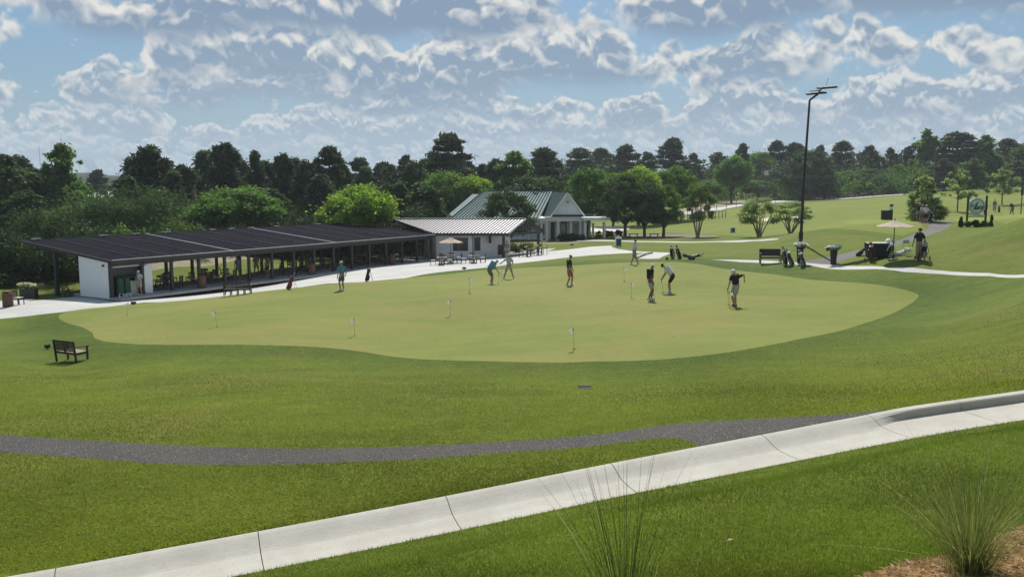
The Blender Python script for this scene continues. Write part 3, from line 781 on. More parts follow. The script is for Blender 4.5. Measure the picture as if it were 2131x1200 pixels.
T = [
    ('tallbroad', L_dark, 20, 108, 322, 125, 'tall dark tree filling the left edge of the picture'),
    ('densepine', L_dark, 75, 112, 352, 90, 'dark tree between the tall left-edge tree and the lone tower-like leafy tree'),
    ('tallbroad', L_mid, 138, 116, 298, 105, 'tall dark green tree with twin leafy peaks above the pavilion\'s far left end'),
    ('pine', L_pine, 206, 215, 357, 48, 'small far pine with a flat top standing over the pale roofed building'),
    ('densepine', L_pine, 318, 110, 306, 128, 'broad pointed pine with open lacy edges left of centre behind the pavilion'),
    ('densepine', L_pine, 402, 122, 352, 80, 'lower dark pine to the right of the broad lacy pine'),
    ('densepine', L_pine, 472, 120, 304, 112, 'high shouldered pine above the rounded green tree behind the pavilion'),
    ('densepine', L_pine, 536, 124, 322, 60, 'narrow dark pine right of the high shouldered pine'),
    ('densepine', L_pine, 592, 118, 326, 78, 'pointed pine midway along the pavilion roof'),
    ('densepine', L_pine, 640, 116, 340, 80, 'dense blunt pine between the pointed pine and the round topped pine'),
    ('pine', L_pine, 690, 118, 311, 78, 'round topped pine rising left of the lime green tree'),
    ('densepine', L_pine, 672, 112, 365, 90, 'dark pine skirting the left side of the lime green tree'),
    ('broad', L_mid, 500, 98, 380, 150, 'broad mid green rounded tree close behind the pavilion roof'),
    ('broad', L_mid, 455, 95, 402, 110, 'low rounded green tree left of the broad mid green tree'),
    ('broad', L_lime, 745, 98, 374, 138, 'bright lime green tree behind the pavilion roof'),
    ('cone', L_dark, 822, 108, 370, 85, 'dark conical evergreen right of the lime green tree'),
    ('cone', L_dark, 882, 106, 378, 110, 'wide dark evergreen left of the yellow green tree at the clubhouse'),
    ('broad', L_mid, 924, 142, 350, 105, 'rounded green tree in front of the tall umbrella pine'),
    ('broad', L_lime, 980, 142, 358, 96, 'yellow green tree behind the left end of the green metal roof'),
    ('pine', L_pine, 750, 160, 333, 60, 'small pine on the skyline just right of the lime green tree'),
    ('pine', L_pine, 797, 160, 342, 65, 'leaning pine on the skyline above the dark conical evergreen'),
    ('pine', L_pine, 845, 165, 328, 44, 'thin open pine with a bare pole of a trunk on the skyline'),
    ('tallbroad', L_dark, 884, 150, 331, 85, 'dark leafy tree left of the tall umbrella pine'),
    ('pine', L_pine, 933, 150, 284, 92, 'tall umbrella shaped pine standing high over the treeline'),
    ('pine', L_pine, 975, 160, 340, 50, 'small rounded pine right of the umbrella pine'),
    ('pine', L_pine, 1006, 162, 344, 44, 'dark small pine in the skyline gap left of the clubhouse roof'),
    ('tallbroad', L_mid, 1068, 140, 315, 100, 'tall bushy tree behind the clubhouse roof'),
    ('broad', L_dark, 1112, 134, 358, 118, 'low domed dark tree behind the clubhouse ridge'),
    ('pine', L_pine, 1130, 165, 312, 78, 'tufted pine above the clubhouse gable'),
    ('densepine', L_pine, 1160, 170, 338, 60, 'dark pine right of the tufted pine over the gable'),
    ('densepine', L_dark, 275, 104, 372, 70, 'shorter dark tree right of the pale roofed building'),
    ('broad', L_olive, 130, 96, 432, 120, 'low yellow green bush-like tree above the pavilion\'s left end'),
    ('broad', L_mid, 195, 98, 418, 110, 'low green tree in front of the brick building'),
    ('tallbroad', L_dark, 60, 98, 395, 110, 'shaded leafy tree low at the left edge beside the pavilion'),
    ('densepine', L_pine, 365, 104, 362, 80, 'scrawny dark tree in front of the broad lacy pine'),
    ('densepine', L_dark, 570, 104, 395, 90, 'dark filler tree between rounded green tree and pointed pine'),
]
for (k, m, px, Y, yt, w, lab) in T:
    tree_px(k, m, px, Y, yt, w * (1.25 if k != 'pine' else 1.05), lab, gL, nleaf=15000, lsize=0.020)
fill = [(-40, 120, 335, 110, 'tree standing half outside the left edge of the picture'), (48, 130, 340, 90, 'back row tree between the two leftmost dark trees'), (105, 132, 365, 80, 'back row tree under the left shoulder of the twin peaked tree'), (160, 128, 392, 45, 'back row tree under the right shoulder of the twin peaked tree'),
    (264, 130, 378, 50, 'back row tree left of the broad lacy pine'), (285, 124, 345, 80, 'pine pressed against the left side of the broad lacy pine'), (350, 126, 340, 80, 'pine pressed against the right side of the broad lacy pine'), (385, 118, 358, 80, 'dark pine in the dip between the lacy pine and the high shouldered pine'), (432, 130, 330, 80, 'dark pine making the left shoulder of the high shouldered pine'),
    (505, 130, 340, 80, 'dark pine making the right shoulder of the high shouldered pine'), (560, 132, 350, 70, 'back row pine right of the narrow dark pine'), (615, 130, 345, 70, 'back row pine right of the pointed pine'), (662, 132, 345, 70, 'back row pine under the round topped pine'), (715, 128, 352, 70, 'back row pine at the right foot of the round topped pine'),
    (762, 140, 362, 70, 'dark tree just above the lime green tree'), (815, 142, 352, 80, 'dark tree between the skyline pines over the conical evergreen'), (862, 142, 350, 80, 'dark tree left of the rounded green tree by the umbrella pine'), (905, 158, 330, 70, 'dark tree at the left foot of the umbrella pine'), (960, 160, 340, 70, 'dark tree at the right foot of the umbrella pine'), (1035, 158, 345, 80, 'dark tree left of the tall bushy tree behind the clubhouse')]
for i, (px, Y, yt, w, lab) in enumerate(fill):
    tree_px('densepine' if i % 3 else 'tallbroad', L_pine if i % 2 else L_dark, px, Y, (yt - 10 if px != 160 else yt), w * 1.3, lab, gL, nleaf=15000, lsize=0.020, seed=i)
gM = 'trees beside the clubhouse'
for (k, m, px, Y, yt, w, lab) in [
    ('street', L_mid, 1225, 126, 352, 125, 'leafy green tree right behind the clubhouse portico'),
    ('street', L_dark, 1301, 118, 368, 104, 'dark round tree with forked trunk, first right of the portico'),
    ('street', L_dark, 1341, 117, 378, 96, 'dark round tree in the middle of the three standing over the low benches'),
    ('street', L_mid, 1381, 117, 386, 98, 'round tree with spreading lower limbs, rightmost over the low benches'),
    ('broad', L_lime, 1330, 150, 338, 105, 'bright topped tree behind the row of dark round trees'),
    ('broad', L_mid, 1402, 155, 338, 96, 'fresh green tree behind the rightmost dark round tree'),
    ('broad', L_mid, 1275, 150, 352, 90, 'green tree filling the gap behind the first dark round tree'),
    ('myrtle', L_olive, 1452, 111, 384, 78, 'vase shaped crape myrtle with many bare stems right of the dark round trees'),
    ('myrtle', L_pale, 1580, 104, 412, 92, 'low crape myrtle with feathery crown left of the tall lamp pole'),
    ('myrtle', L_pale, 1645, 104, 420, 88, 'low crape myrtle right behind the tall lamp pole'),
    ('street', L_dark, 1057, 108, 398, 132, 'dense dark round tree in front of the green metal roof'),
    ('broad', L_mid, 1522, 215, 318, 88, 'tall rounded tree with a bare trunk beside the far road'),
    ('street', L_dark, 1681, 238, 314, 118, 'broad old tree with a flared trunk beside the far road'),
    ('cone', L_pale, 1918, 86, 364, 84, 'bushy pale conifer behind the three golfers on the cart path'),
    ('sapling', L_pale, 1990, 128, 345, 62, 'young tree with open crown behind the round sign'),
    ('sapling', L_pale, 2083, 152, 344, 62, 'young tree with open crown right of the round sign'),
    ]:
    t = tree_px(k, m, px, Y, yt, w, lab, gM, nleaf=(2600 if k == 'sapling' else 7500 if k == 'myrtle' else 14000), lsize=(0.026 if k in ('sapling',) else 0.020), bark=M_bark2 if k == 'myrtle' else None, name='conifer_tree' if k == 'cone' else None)
gR = 'trees of the far right woodland'
far = [
    ('pine', 1207, 250, 312, 80, 'spreading dark pine on the skyline right of the clubhouse gable'), ('pine', 1250, 258, 311, 62, 'pine on the skyline second right of the clubhouse gable'),
    ('pine', 1300, 250, 306, 70, 'tall flat topped pine above the round trees'), ('tallbroad', 1345, 240, 315, 70, 'leafy dark tree on the skyline above the bright topped tree'),
    ('pine', 1397, 250, 290, 70, 'highest layered pine on the skyline at the centre right'), ('tallbroad', 1440, 262, 320, 80, 'low dark tree right of the highest layered pine'),
    ('tallbroad', 1490, 262, 316, 90, 'dark rounded tree on the skyline left of the thin pine'), ('pine', 1542, 262, 301, 34, 'thin pine with a tiny round top on the skyline'),
    ('broad', 1578, 275, 309, 76, 'domed dark tree right of the thin pine'), ('pine', 1612, 280, 297, 52, 'bunched dark pine left of the lamp pole on the skyline'),
    ('pine', 1650, 280, 300, 60, 'wide dark pine touching the lamp pole on the skyline'), ('tallbroad', 1702, 270, 303, 70, 'leafy tree on the skyline just right of the lamp pole'),
    ('pine', 1748, 280, 298, 62, 'flat tufted pine on the skyline right of the lamp pole'), ('tallbroad', 1806, 262, 303, 86, 'rounded tree on the skyline left of the tall right-hand trees'),
    ('tallbroad', 1848, 262, 308, 60, 'darker tree on the skyline behind the utility wires'), ('tallbroad', 1885, 258, 303, 56, 'bright edged tree left of the tallest leafy tree'),
    ('tallbroad', 1922, 250, 270, 84, 'tallest leafy tree of the right-hand woodland'), ('pine', 1985, 250, 280, 110, 'wide domed pine behind the utility pole'),
    ('tallbroad', 2044, 244, 280, 84, 'tall leafy tree right of the wide domed pine'), ('pine', 2090, 262, 291, 66, 'open pine between the two leafy trees at the right edge'),
    ('tallbroad', 2132, 240, 292, 80, 'leafy tree cut by the right edge of the picture'), ('tallbroad', 2190, 240, 300, 90, 'leafy tree just beyond the right edge of the picture'),
    ('broad', 1466, 225, 372, 80, 'low leafy tree behind the vase shaped crape myrtle'), ('broad', 1575, 240, 372, 80, 'low green tree behind the utility poles'),
    ('broad', 1625, 250, 345, 90, 'low pale green tree left of the old flared tree'), ('broad', 1756, 248, 352, 96, 'low green tree right of the old flared tree'),
    ('broad', 1812, 246, 348, 90, 'low green tree behind the right stretch of the fence'), ('tallbroad', 1865, 246, 342, 70, 'leafy tree behind the end of the fence'),
    ('tallbroad', 1960, 236, 330, 76, 'shaded tree behind the parked pickup'), ('broad', 1240, 200, 350, 80, 'green tree behind the portico end'),
    ('tallbroad', 1715, 240, 345, 60, 'leafy tree hugging the right side of the old flared tree'), ('tallbroad', 2020, 232, 330, 70, 'shaded tree behind the round sign'),
    ('tallbroad', 2110, 232, 335, 70, 'shaded tree behind the young tree at the right edge')]
for i, (k, px, Y, yt, w, lab) in enumerate(far):
    if px > 1600 and Y < 256 and i > 20: m = L_mid if i % 2 else L_far
    else: m = {'pine': L_pine, 'tallbroad': L_far, 'broad': L_mid}[k]
    if px in (1922, 2044, 2132): m = L_mid
    tree_px(k, m, px, Y, yt, w, lab, gR, nleaf=7000, lsize=0.026, seed=i)
def bushband(name, n, fx, fy, hlo, hhi, leaf, m, seed, per=700):
    rng = np.random.default_rng(seed); cl = []
    for i in range(n):
        px = rng.uniform(*fx); Y = rng.uniform(*fy); p = on(px, Y); h = rng.uniform(hlo, hhi); 
        for k in range(7):
            s = h * rng.uniform(0.18, 0.30)
            cl.append((p.x + rng.normal() * h * 0.35, p.y + rng.normal() * h * 0.3, p.z + h * rng.uniform(0.08, 0.85), s * 1.3, s * 1.2, s))
    me = clumps_mesh(name, cl, n * per, leaf, m, seed, flat=0.4)
    o = bpy.data.objects.new(name, me); C.objects.link(o); o['kind'] = 'stuff'
    return o
def pavband(name, n, s0, s1, d0, d1, hlo, hhi, leaf, m, seed, per):
    rg = np.random.default_rng(seed); cl = []
    for i in range(n):
        q = pav(rg.uniform(s0, s1), rg.uniform(d0, d1)); h = rg.uniform(hlo, hhi); z = H(q.x, q.y)
        for k in range(8):
            s = h * rg.uniform(0.14, 0.26)
            cl.append((q.x + rg.normal() * h * 0.30, q.y + rg.normal() * h * 0.28, z + h * rg.uniform(0.05, 0.9), s * 1.2, s * 1.2, s))
    o = bpy.data.objects.new(name, clumps_mesh(name, cl, n * per, leaf, m, seed, flat=0.4)); C.objects.link(o); o['kind'] = 'stuff'
    return o
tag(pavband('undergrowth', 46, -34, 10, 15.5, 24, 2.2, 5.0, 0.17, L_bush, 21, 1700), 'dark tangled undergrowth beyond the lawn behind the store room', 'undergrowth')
tag(pavband('undergrowth', 22, -30, 44, 17.5, 25, 1.6, 3.6, 0.16, L_olive, 22, 1000), 'lighter shrubs scattered in the undergrowth behind the pavilion', 'undergrowth')
tag(pavband('undergrowth', 34, 10, 30, 24, 32, 2.6, 6.0, 0.18, L_dark, 23, 1400), 'dark undergrowth above the bare embankment behind the pavilion', 'undergrowth')
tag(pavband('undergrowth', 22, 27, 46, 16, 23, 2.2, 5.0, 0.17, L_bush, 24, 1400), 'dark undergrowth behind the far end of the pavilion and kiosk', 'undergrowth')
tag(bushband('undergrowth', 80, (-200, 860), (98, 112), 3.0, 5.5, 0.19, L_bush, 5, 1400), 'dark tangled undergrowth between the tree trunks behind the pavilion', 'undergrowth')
tag(bushband('woodland', 120, (1040, 2300), (246, 300), 7, 13, 0.40, L_far, 6, 900), 'dark mass of far woodland under the right-hand skyline', 'woodland')
tag(bushband('woodland', 70, (-300, 1100), (150, 260), 6, 12, 0.36, L_far, 9, 700), 'far woodland mass showing between the left-hand pines', 'woodland')
tag(bushband('woodland_edge', 60, (1440, 2300), (236, 246), 3, 8, 0.32, L_mid, 8, 500), 'lighter shrubs along the foot of the far woodland', 'shrubs')
# distant low hills
hb = MB(); n = 60
for i in range(n):
    pass
rng = np.random.default_rng(4)
hv = []; hf = []
for i in range(121):
    a = -1.0 + 2.0 * i / 120; Y = 1900; x = a * Y
    zt = 18 + 9 * math.sin(i * 0.31) + 6 * math.sin(i * 0.83 + 1) + 2.5 * math.sin(i * 2.7)
    hv += [(x, Y, -9), (x, Y + 40, zt * 0.8 + 4), (x, Y + 500, zt + 6), (x, Y + 900, -9)]
for i in range(120):
    for k in range(3): hf.append((i * 4 + k, (i + 1) * 4 + k, (i + 1) * 4 + k + 1, i * 4 + k + 1))
hills = MB().add(hv, hf).build('hills', mat('far_forest', (0.05, 0.075, 0.045), 1.0, var=0.3, vscale=0.02, spec=0.1), smooth=True); hills['kind'] = 'structure'
# ---------------------------------------------------------------- buildings
M_white = mat('white_siding_paint', (0.78, 0.79, 0.79), 0.55, var=0.03)
M_whiteb = mat('white_brick_paint', (0.74, 0.73, 0.70), 0.7, var=0.05, bump=0.01, bscale=9)
M_dkroof = mat('dark_shingle', (0.016, 0.016, 0.022), 1.0, var=0.2, vscale=1.2, bump=0.012, bscale=14, spec=0.03)
M_dkwood = mat('dark_stained_timber', (0.040, 0.038, 0.040), 0.6, var=0.2)
M_dkmetal = mat('dark_metal', (0.025, 0.026, 0.03), 0.4, var=0.1)
M_roofmetal = mat('bright_standing_seam_metal', (0.17, 0.17, 0.18), 0.46, 0.7, var=0.03)
M_seam = mat('dark_seam', (0.02, 0.02, 0.025), 0.95, spec=0.02)
M_groof = mat('green_standing_seam_metal', (0.27, 0.33, 0.31), 0.75, 0.0, var=0.05, spec=0.08)
M_gseam = mat('dark_green_seam', (0.02, 0.06, 0.05), 0.9, spec=0.05)
M_gflash = mat('light_flashing', (0.55, 0.58, 0.58), 0.35, 0.6)
M_glass = mat('dark_window_glass', (0.02, 0.023, 0.028), 0.08, var=0.05, spec=0.6)
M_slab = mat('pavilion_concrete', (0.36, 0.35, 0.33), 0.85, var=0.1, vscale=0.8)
M_brick = mat('red_brown_brick', (0.20, 0.10, 0.08), 0.85, var=0.1)
M_blk = mat('black_plastic', (0.015, 0.015, 0.017), 0.45)
M_steel = mat('galvanised_steel', (0.5, 0.5, 0.5), 0.35, 0.8)

pv = thing('range_pavilion', PA + Vector((0, 0, FLOOR)), math.atan2(PD.y, PD.x),
           'long open driving range pavilion with dark sloping roof and rows of dark posts', 'pavilion')
# local frame: x along the front (s), y backwards (d), z up from the floor
EAVE, BACKH, RD = 2.70, 3.72, 11.1
def rz_(d): return EAVE + (BACKH - EAVE) * d / RD
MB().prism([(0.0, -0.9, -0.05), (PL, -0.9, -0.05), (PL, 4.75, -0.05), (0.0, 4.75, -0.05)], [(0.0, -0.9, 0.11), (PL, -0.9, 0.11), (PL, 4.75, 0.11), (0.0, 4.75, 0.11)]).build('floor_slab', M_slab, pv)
# roof in felted panels between battens, each a piece
cuts = [0, 2.3, 4.7, 7.6, 10.5, 13.4, 16.3, 19.2, 22.1, 25.0, 27.9, 30.8, 33.7, PL]
for i in range(len(cuts) - 1):
    a, b = cuts[i] + 0.02, cuts[i + 1] - 0.02; dz = 0.012 * (i % 2)
    MB().slab([(a, 0, rz_(0) + dz), (b, 0, rz_(0) + dz), (b, RD, rz_(RD) + dz), (a, RD, rz_(RD) + dz)], 0.10).build('roof_panel', M_dkroof, pv)
for i, s_ in enumerate(cuts[1:-1]):
    light = i in (3, 7)
    MB().beam((s_, 0, rz_(0) + 0.035), (s_, RD, rz_(RD) + 0.035), 0.09 if light else 0.05, 0.05).build('roof_batten', M_gflash if light else M_dkmetal, pv)
MB().box((PL / 2, -0.03, EAVE - 0.10), (PL, 0.05, 0.22)).build('fascia', M_dkwood, pv)
MB().box((PL / 2, -0.065, EAVE + 0.035), (PL, 0.09, 0.05)).build('drip_edge', M_gflash, pv)
MB().box((PL / 2, RD + 0.03, BACKH - 0.05), (PL, 0.05, 0.2)).build('rear_fascia', M_dkwood, pv)
MB().beam((-0.03, -0.03, EAVE - 0.08), (-0.03, RD, BACKH - 0.08), 0.05, 0.2).build('side_fascia', M_dkwood, pv)
MB().box((PL / 2, 0.35, EAVE - 0.31), (PL, 0.14, 0.26)).build('beam', M_dkwood, pv)
MB().box((PL / 2, 4.3, rz_(4.3) - 0.28), (PL, 0.14, 0.28)).build('beam', M_dkwood, pv)
post_me = MB().box((0, 0, 1.2), (0.19, 0.19, 2.2)).box((0, 0, 0.15), (0.25, 0.25, 0.22)).mesh('post', M_dkwood)
post_me2 = MB().box((0, 0, 1.35), (0.19, 0.19, 2.48)).mesh('post', M_dkwood)
for i in range(16):
    s_ = 0.14 + 2.44 * i
    for (d, me) in ((0.35, post_me), (4.3, post_me2)):
        if i == 0 and d > 1: continue
        if 0 < s_ < 3.6 and d > 1: continue
        o = bpy.data.objects.new('post', me); C.objects.link(o); o.parent = pv; o.location = (s_ if s_ < PL else PL - 0.1, d, 0)
MB().box((0.3, 7.3, 1.4), (0.24, 0.24, 3.8)).build('post', M_dkwood, pv)
for i in range(0, 16):        # rafters under the roof
    s_ = 0.14 + 2.44 * i
    MB().beam((s_, 0.05, rz_(0.05) - 0.2), (s_, RD - 0.1, rz_(RD) - 0.2), 0.07, 0.16).build('rafter', M_dkwood, pv)
for s_ in (1.0, 6.5, 9.6, 12.6, 17.5, 19.7, 22.0, 25.3, 31.0):   # small bright fittings along the rear edge
    MB().box((s_, RD - 0.1, BACKH + 0.09), (0.7, 0.22, 0.06)).box((s_ - 0.12, RD - 0.1, BACKH + 0.04), (0.06, 0.1, 0.1)).build('roof_fitting', M_gflash, pv)
for s_ in (23.0, 26.3, 29.5):   # hanging screens
    MB().box((s_, 3.9, 1.95), (0.7, 0.05, 0.42)).build('hanging_screen', M_blk, pv)

# storage room under the pavilion's near end
sr = thing('storage_room', PA + Vector((0, 0, FLOOR)), math.atan2(PD.y, PD.x), 'white clapboard store room with open doorway at the near end of the pavilion', 'shed')
W0, W1, D1 = 0.02, 3.45, 3.9
nb = 17
for k in range(nb):
    z0 = 0.02 + k * 0.168
    # end wall: boards run from front to back; top follows the roof
    top = z0 + 0.168
    ztf, ztb = min(top, rz_(0.45) - 0.18), min(top, rz_(D1) - 0.18)
    if ztf <= z0: 
        continue
    MB().prism([(W0, 0.45, z0), (W0 - 0.035, 0.45, z0), (W0 - 0.035, D1, z0), (W0, D1, z0)], [(W0, 0.45, ztf), (W0 - 0.012, 0.45, ztf), (W0 - 0.012, D1, ztb), (W0, D1, ztb)]).build('board', M_white, sr)
zt = rz_(0.45) - 0.18
MB().prism([(W0, 0.45, zt - 0.01), (W0 - 0.02, 0.45, zt - 0.01), (W0 - 0.02, D1, zt - 0.01), (W0, D1, zt - 0.01)], [(W0, 0.45, zt), (W0 - 0.02, 0.45, zt), (W0 - 0.02, D1, rz_(D1) - 0.12), (W0, D1, rz_(D1) - 0.12)]).build('gable_board', M_white, sr)
MB().box((0.07, 1.95, 1.2), (0.08, 3.2, 2.4)).build('inner_wall', M_dkwood, sr)
# front wall round the doorway
MB().box((W0 + 0.1, 0.5, 1.22), (0.26, 0.10, 2.42)).build('wall', M_white, sr)
MB().box((W1 - 0.36, 0.5, 1.22), (0.70, 0.10, 2.42)).build('wall', M_white, sr)
MB().box(((W0 + W1) / 2 - 0.1, 0.5, 2.27), (2.75, 0.10, 0.30)).build('wall', M_white, sr)
MB().box((W1, 2.2, 1.22), (0.10, 3.4, 2.42)).build('wall', M_white, sr)
MB().box(((W0 + W1) / 2, D1, 1.28), (W1 - W0, 0.08, 2.55)).build('wall', M_dkwood, sr)
MB().box((2.66, 0.46, 1.06), (0.10, 0.12, 2.08)).box((0.30, 0.46, 1.06), (0.08, 0.12, 2.08)).box((1.48, 0.46, 2.11), (2.44, 0.12, 0.06)).build('door_frame', M_dkmetal, sr)
MB().box((1.42, 0.62, 1.80), (2.2, 0.04, 0.6)).build('roller_shutter', M_dkmetal, sr)
MB().box((W0 - 0.10, 0.9, 2.32), (0.12, 0.12, 0.12)).tube([(W0 - 0.02, 0.9, 2.38), (W0 - 0.12, 0.9, 2.36)], 0.03).build('security_light', M_blk, sr)
M_dkgreen = mat('dark_green_cloth', (0.015, 0.07, 0.035), 0.8)
M_pale = mat('pale_plastic', (0.62, 0.62, 0.56), 0.5)
def pl(s_, d, z=0.11): return tuple(PA + PD * s_ + PB * d + Vector((0, 0, FLOOR + z)))
prz = math.atan2(PD.y, PD.x)
t = thing('ball_basket_rack', pl(0.95, 0.05), prz, 'dark green draped ball basket rack on white feet in the store doorway', 'rack')
for k in range(2):
    x = -0.25 + 0.52 * k
    MB().box((x, 0.2, 0.75), (0.44, 0.40, 1.05), taper=0.85).build('green_cover', M_dkgreen, t)
    m_ = MB()
    for sx in (-.16, .16): m_.box((x + sx, 0.05, 0.12), (0.05, 0.05, 0.22)).box((x + sx, 0.05, 0.02), (0.12, 0.2, 0.04))
    m_.box((x, 0.05, 0.22), (0.4, 0.05, 0.04)); m_.build('white_foot', M_white, t)
MB().box((0.45, 0.28, 1.34), (1.9, 0.5, 0.05)).build('shelf', M_dkgreen, t)
t = thing('service_counter', pl(1.75, 0.75), prz, 'pale counter with green top and papers inside the store doorway', 'counter')
MB().box((0, 0, 0.5), (1.0, 0.5, 1.0)).build('cabinet', M_pale, t)
MB().box((0, 0, 1.03), (1.1, 0.56, 0.05)).build('counter_top', M_dkgreen, t)
MB().box((-0.2, -0.1, 1.13), (0.3, 0.22, 0.14)).build('ball_box', M_dkgreen, t)

# snack kiosk with the bright ribbed gable roof
KZ = -1.9
def P3(px, py, Y): return at(px, py, Y)
kio = thing('halfway_kiosk', (0, 0, 0), 0, 'white kiosk building with brightly shining ribbed metal gable roof and open truss porch', 'building')
fl, fr = P3(903, 485, 91), P3(1057, 485, 91); rl, rr = P3(818, 456.0, 96.0), P3(1093, 455.0, 96.0); rl.z = rr.z = (rl.z + rr.z) / 2
br = P3(1129, 478, 99.2); bl = rl + (br - rr)
def seam_roof(root, a, b, c, d, n, m1, m2, th=0.08, sw=0.05, sh=0.05, name='roof_panel', gap=0.0):
    """a-b eave, d-c ridge; n panels with upstanding seams between them"""
    a, b, c, d = map(Vector, (a, b, c, d)); nrm = (b - a).cross(d - a).normalized()
    if nrm.z < 0: nrm = -nrm
    MB().slab([a, b, c, d], th).build(name, m1, root)
    mb = MB()
    for i in range(n + 1):
        t_ = i / n; p = a.lerp(b, t_) + nrm * (sh / 2); q = d.lerp(c, t_) + nrm * (sh / 2)
        if (p - q).length > 0.1: mb.beam(p, q, sw, sh, nrm)
    o = mb.build('standing_seams', m2, root); o['kind'] = 'stuff'
MB().slab([fl, fr, rr, rl], 0.08).build('roof_panel', M_roofmetal, kio)
_D = rr - fr; nr_ = _D.cross(rl - rr).normalized(); nr_ = nr_ if nr_.z > 0 else -nr_; m_ = MB()
for i in range(42):
    p_ = rl.lerp(rr, i / 41); q_ = p_ - _D
    if q_.x < fl.x:
        vx_, vy_ = (rl - fl).x, (rl - fl).y; det = _D.x * vy_ - _D.y * vx_
        s_ = ((p_ - fl).x * vy_ - (p_ - fl).y * vx_) / det; q_ = p_ - _D * max(0.02, min(1, s_))
    if (p_ - q_).length > .2: m_.beam(p_ + nr_ * .025, q_ + nr_ * .025, 0.11, 0.05, nr_)
m_.build('standing_seams', M_seam, kio)['kind'] = 'stuff'
seam_roof(kio, bl + Vector((0, 0, 0)), br, rr, rl, 36, M_dkmetal, M_seam, sw=0.05, sh=0.05, name='rear_roof_panel')
MB().beam(rl + Vector((0, 0, .05)), rr + Vector((0, 0, .05)), 0.22, 0.09).build('ridge_cap', M_gflash, kio)
MB().beam(fl + Vector((0, -.05, -.14)), fr + Vector((0, -.05, -.14)), 0.10, 0.30).build('fascia', M_dkwood, kio)
MB().beam(fr + Vector((.06, 0, -.06)), rr + Vector((.06, 0, -.06)), 0.10, 0.2).build('bargeboard', M_gflash, kio)
MB().beam(rr + Vector((.06, 0, -.08)), br + Vector((.06, 0, -.08)), 0.12, 0.26).build('bargeboard', M_dkwood, kio)
MB().beam(fr + Vector((-.1, 0, -.22)), br + Vector((-.1, 0, -.22)), 0.16, 0.26).build('tie_beam', M_dkwood, kio)
mid = (fr + br) / 2
for (t0, t1) in ((0.12, 0.30), (0.36, 0.30), (0.36, 0.5), (0.64, 0.5), (0.64, 0.70), (0.88, 0.70)):
    base = fr.lerp(br, t0) + Vector((-.1, 0, -.12)); hgt_ = 1 - abs(t1 - 0.5) * 2
    topp = fr.lerp(br, t1); topp = Vector((topp.x - .1, topp.y, fr.z + (rr.z - fr.z) * hgt_ - 0.12))
    MB().beam(base, topp, 0.09, 0.09).build('truss_web', M_dkwood, kio)
MB().beam(mid + Vector((-.1, 0, -.12)), rr + Vector((-.1, 0, -.1)), 0.1, 0.1).build('truss_post', M_dkwood, kio)
def post(p, h, w, m, root, name='post'):
    return MB().box((p.x, p.y, p.z + h / 2), (w, w, h)).build(name, m, root)
pA = P3(1048, 538, 89.5); pA = Vector((pA.x, pA.y, KZ)); hA = fr.z - KZ - 0.25
for (x, y) in ((P3(1048, 500, 91.6).x, 91.6), (P3(1120, 500, 98.8).x, 98.8)):
    post(Vector((x, y, KZ - 0.1)), fr.z - KZ - 0.18, 0.30, M_dkwood, kio)
    MB().box((x, y, KZ + 0.12), (0.42, 0.42, 0.35)).build('post_base', M_dkwood, kio)
wl0 = Vector((P3(908, 500, 92.2).x, 92.2, KZ - .1)); wl1 = Vector((P3(983, 500, 91.9).x, 91.9, KZ - .1)); wl2 = Vector((P3(1060, 500, 94.2).x, 94.2, KZ - .1))
wb = Vector((P3(1060, 500, 98).x - .3, 100, KZ - .1)); wb0 = Vector((wl0.x - 2.0, 100, KZ - .1))
hw = fr.z - KZ - 0.1
def wall(a, b, h, m, root, th=0.2, name='wall', z0=0.0):
    a, b = Vector(a), Vector(b)
    return MB().beam(a + Vector((0, 0, z0 + h / 2)), b + Vector((0, 0, z0 + h / 2)), th, h).build(name, m, root)
wall(wl0, wl1, hw, M_whiteb, kio); wall(wl1 + Vector((.12, .05, 0)), wl2, hw + .15, M_whiteb, kio); wall(wl2 + Vector((0, .12, 0)), wb, hw + .2, M_whiteb, kio); wall(wb0, wb, hw, M_whiteb, kio); wall(wl0 + Vector((0, .12, 0)), wb0, hw, M_whiteb, kio)
def onwall(a, b, px0, px1, z0, z1, m, name, root, out=0.12, th=0.06, frame=None):
    """panel on wall a-b between two picture columns"""
    a, b = Vector(a), Vector(b); d = (b - a).normalized(); nrm = Vector((d.y, -d.x, 0))
    def hit(px):
        r = Vector(ray(px, 500)); r = Vector((r.x / r.y, 1, 0))
        # solve a + d t = r s
        det = d.x * -r.y + d.y * r.x
        t_ = (-(a.x) * -r.y + (-(a.y)) * r.x) / det
        return a + d * t_
    p, q = hit(px0), hit(px1); o = nrm * out
    if frame:
        e = d * 0.09
        MB().beam(p - e + o * .9 + Vector((0, 0, (z0 + z1) / 2 - KZ + .1)), q + e + o * .9 + Vector((0, 0, (z0 + z1) / 2 - KZ + .1)), th, z1 - z0 + 0.18).build('frame', frame, root)
    return MB().beam(p + o + Vector((0, 0, (z0 + z1) / 2 - KZ + .1)), q + o + Vector((0, 0, (z0 + z1) / 2 - KZ + .1)), th, z1 - z0).build(name, m, root)
def zat(py, Y): return at(1065, py, Y).z
onwall(wl0, wl1, 944.5, 972.5, zat(520, 92), zat(496.5, 92), M_glass, 'window', kio, frame=M_dkwood)
onwall(wl1, wl2, 987.5, 997, zat(520, 92.5), zat(495, 92.5), M_glass, 'window', kio, frame=M_dkwood)
onwall(wl1, wl2, 1035, 1046, zat(530, 93.5), zat(509, 93.5), M_dkwood, 'door', kio)
onwall(wl1, wl2, 986, 1002, zat(521.5, 92.5), zat(520.3, 92.5), M_whiteb, 'window_ledge', kio, out=0.25, th=0.3)
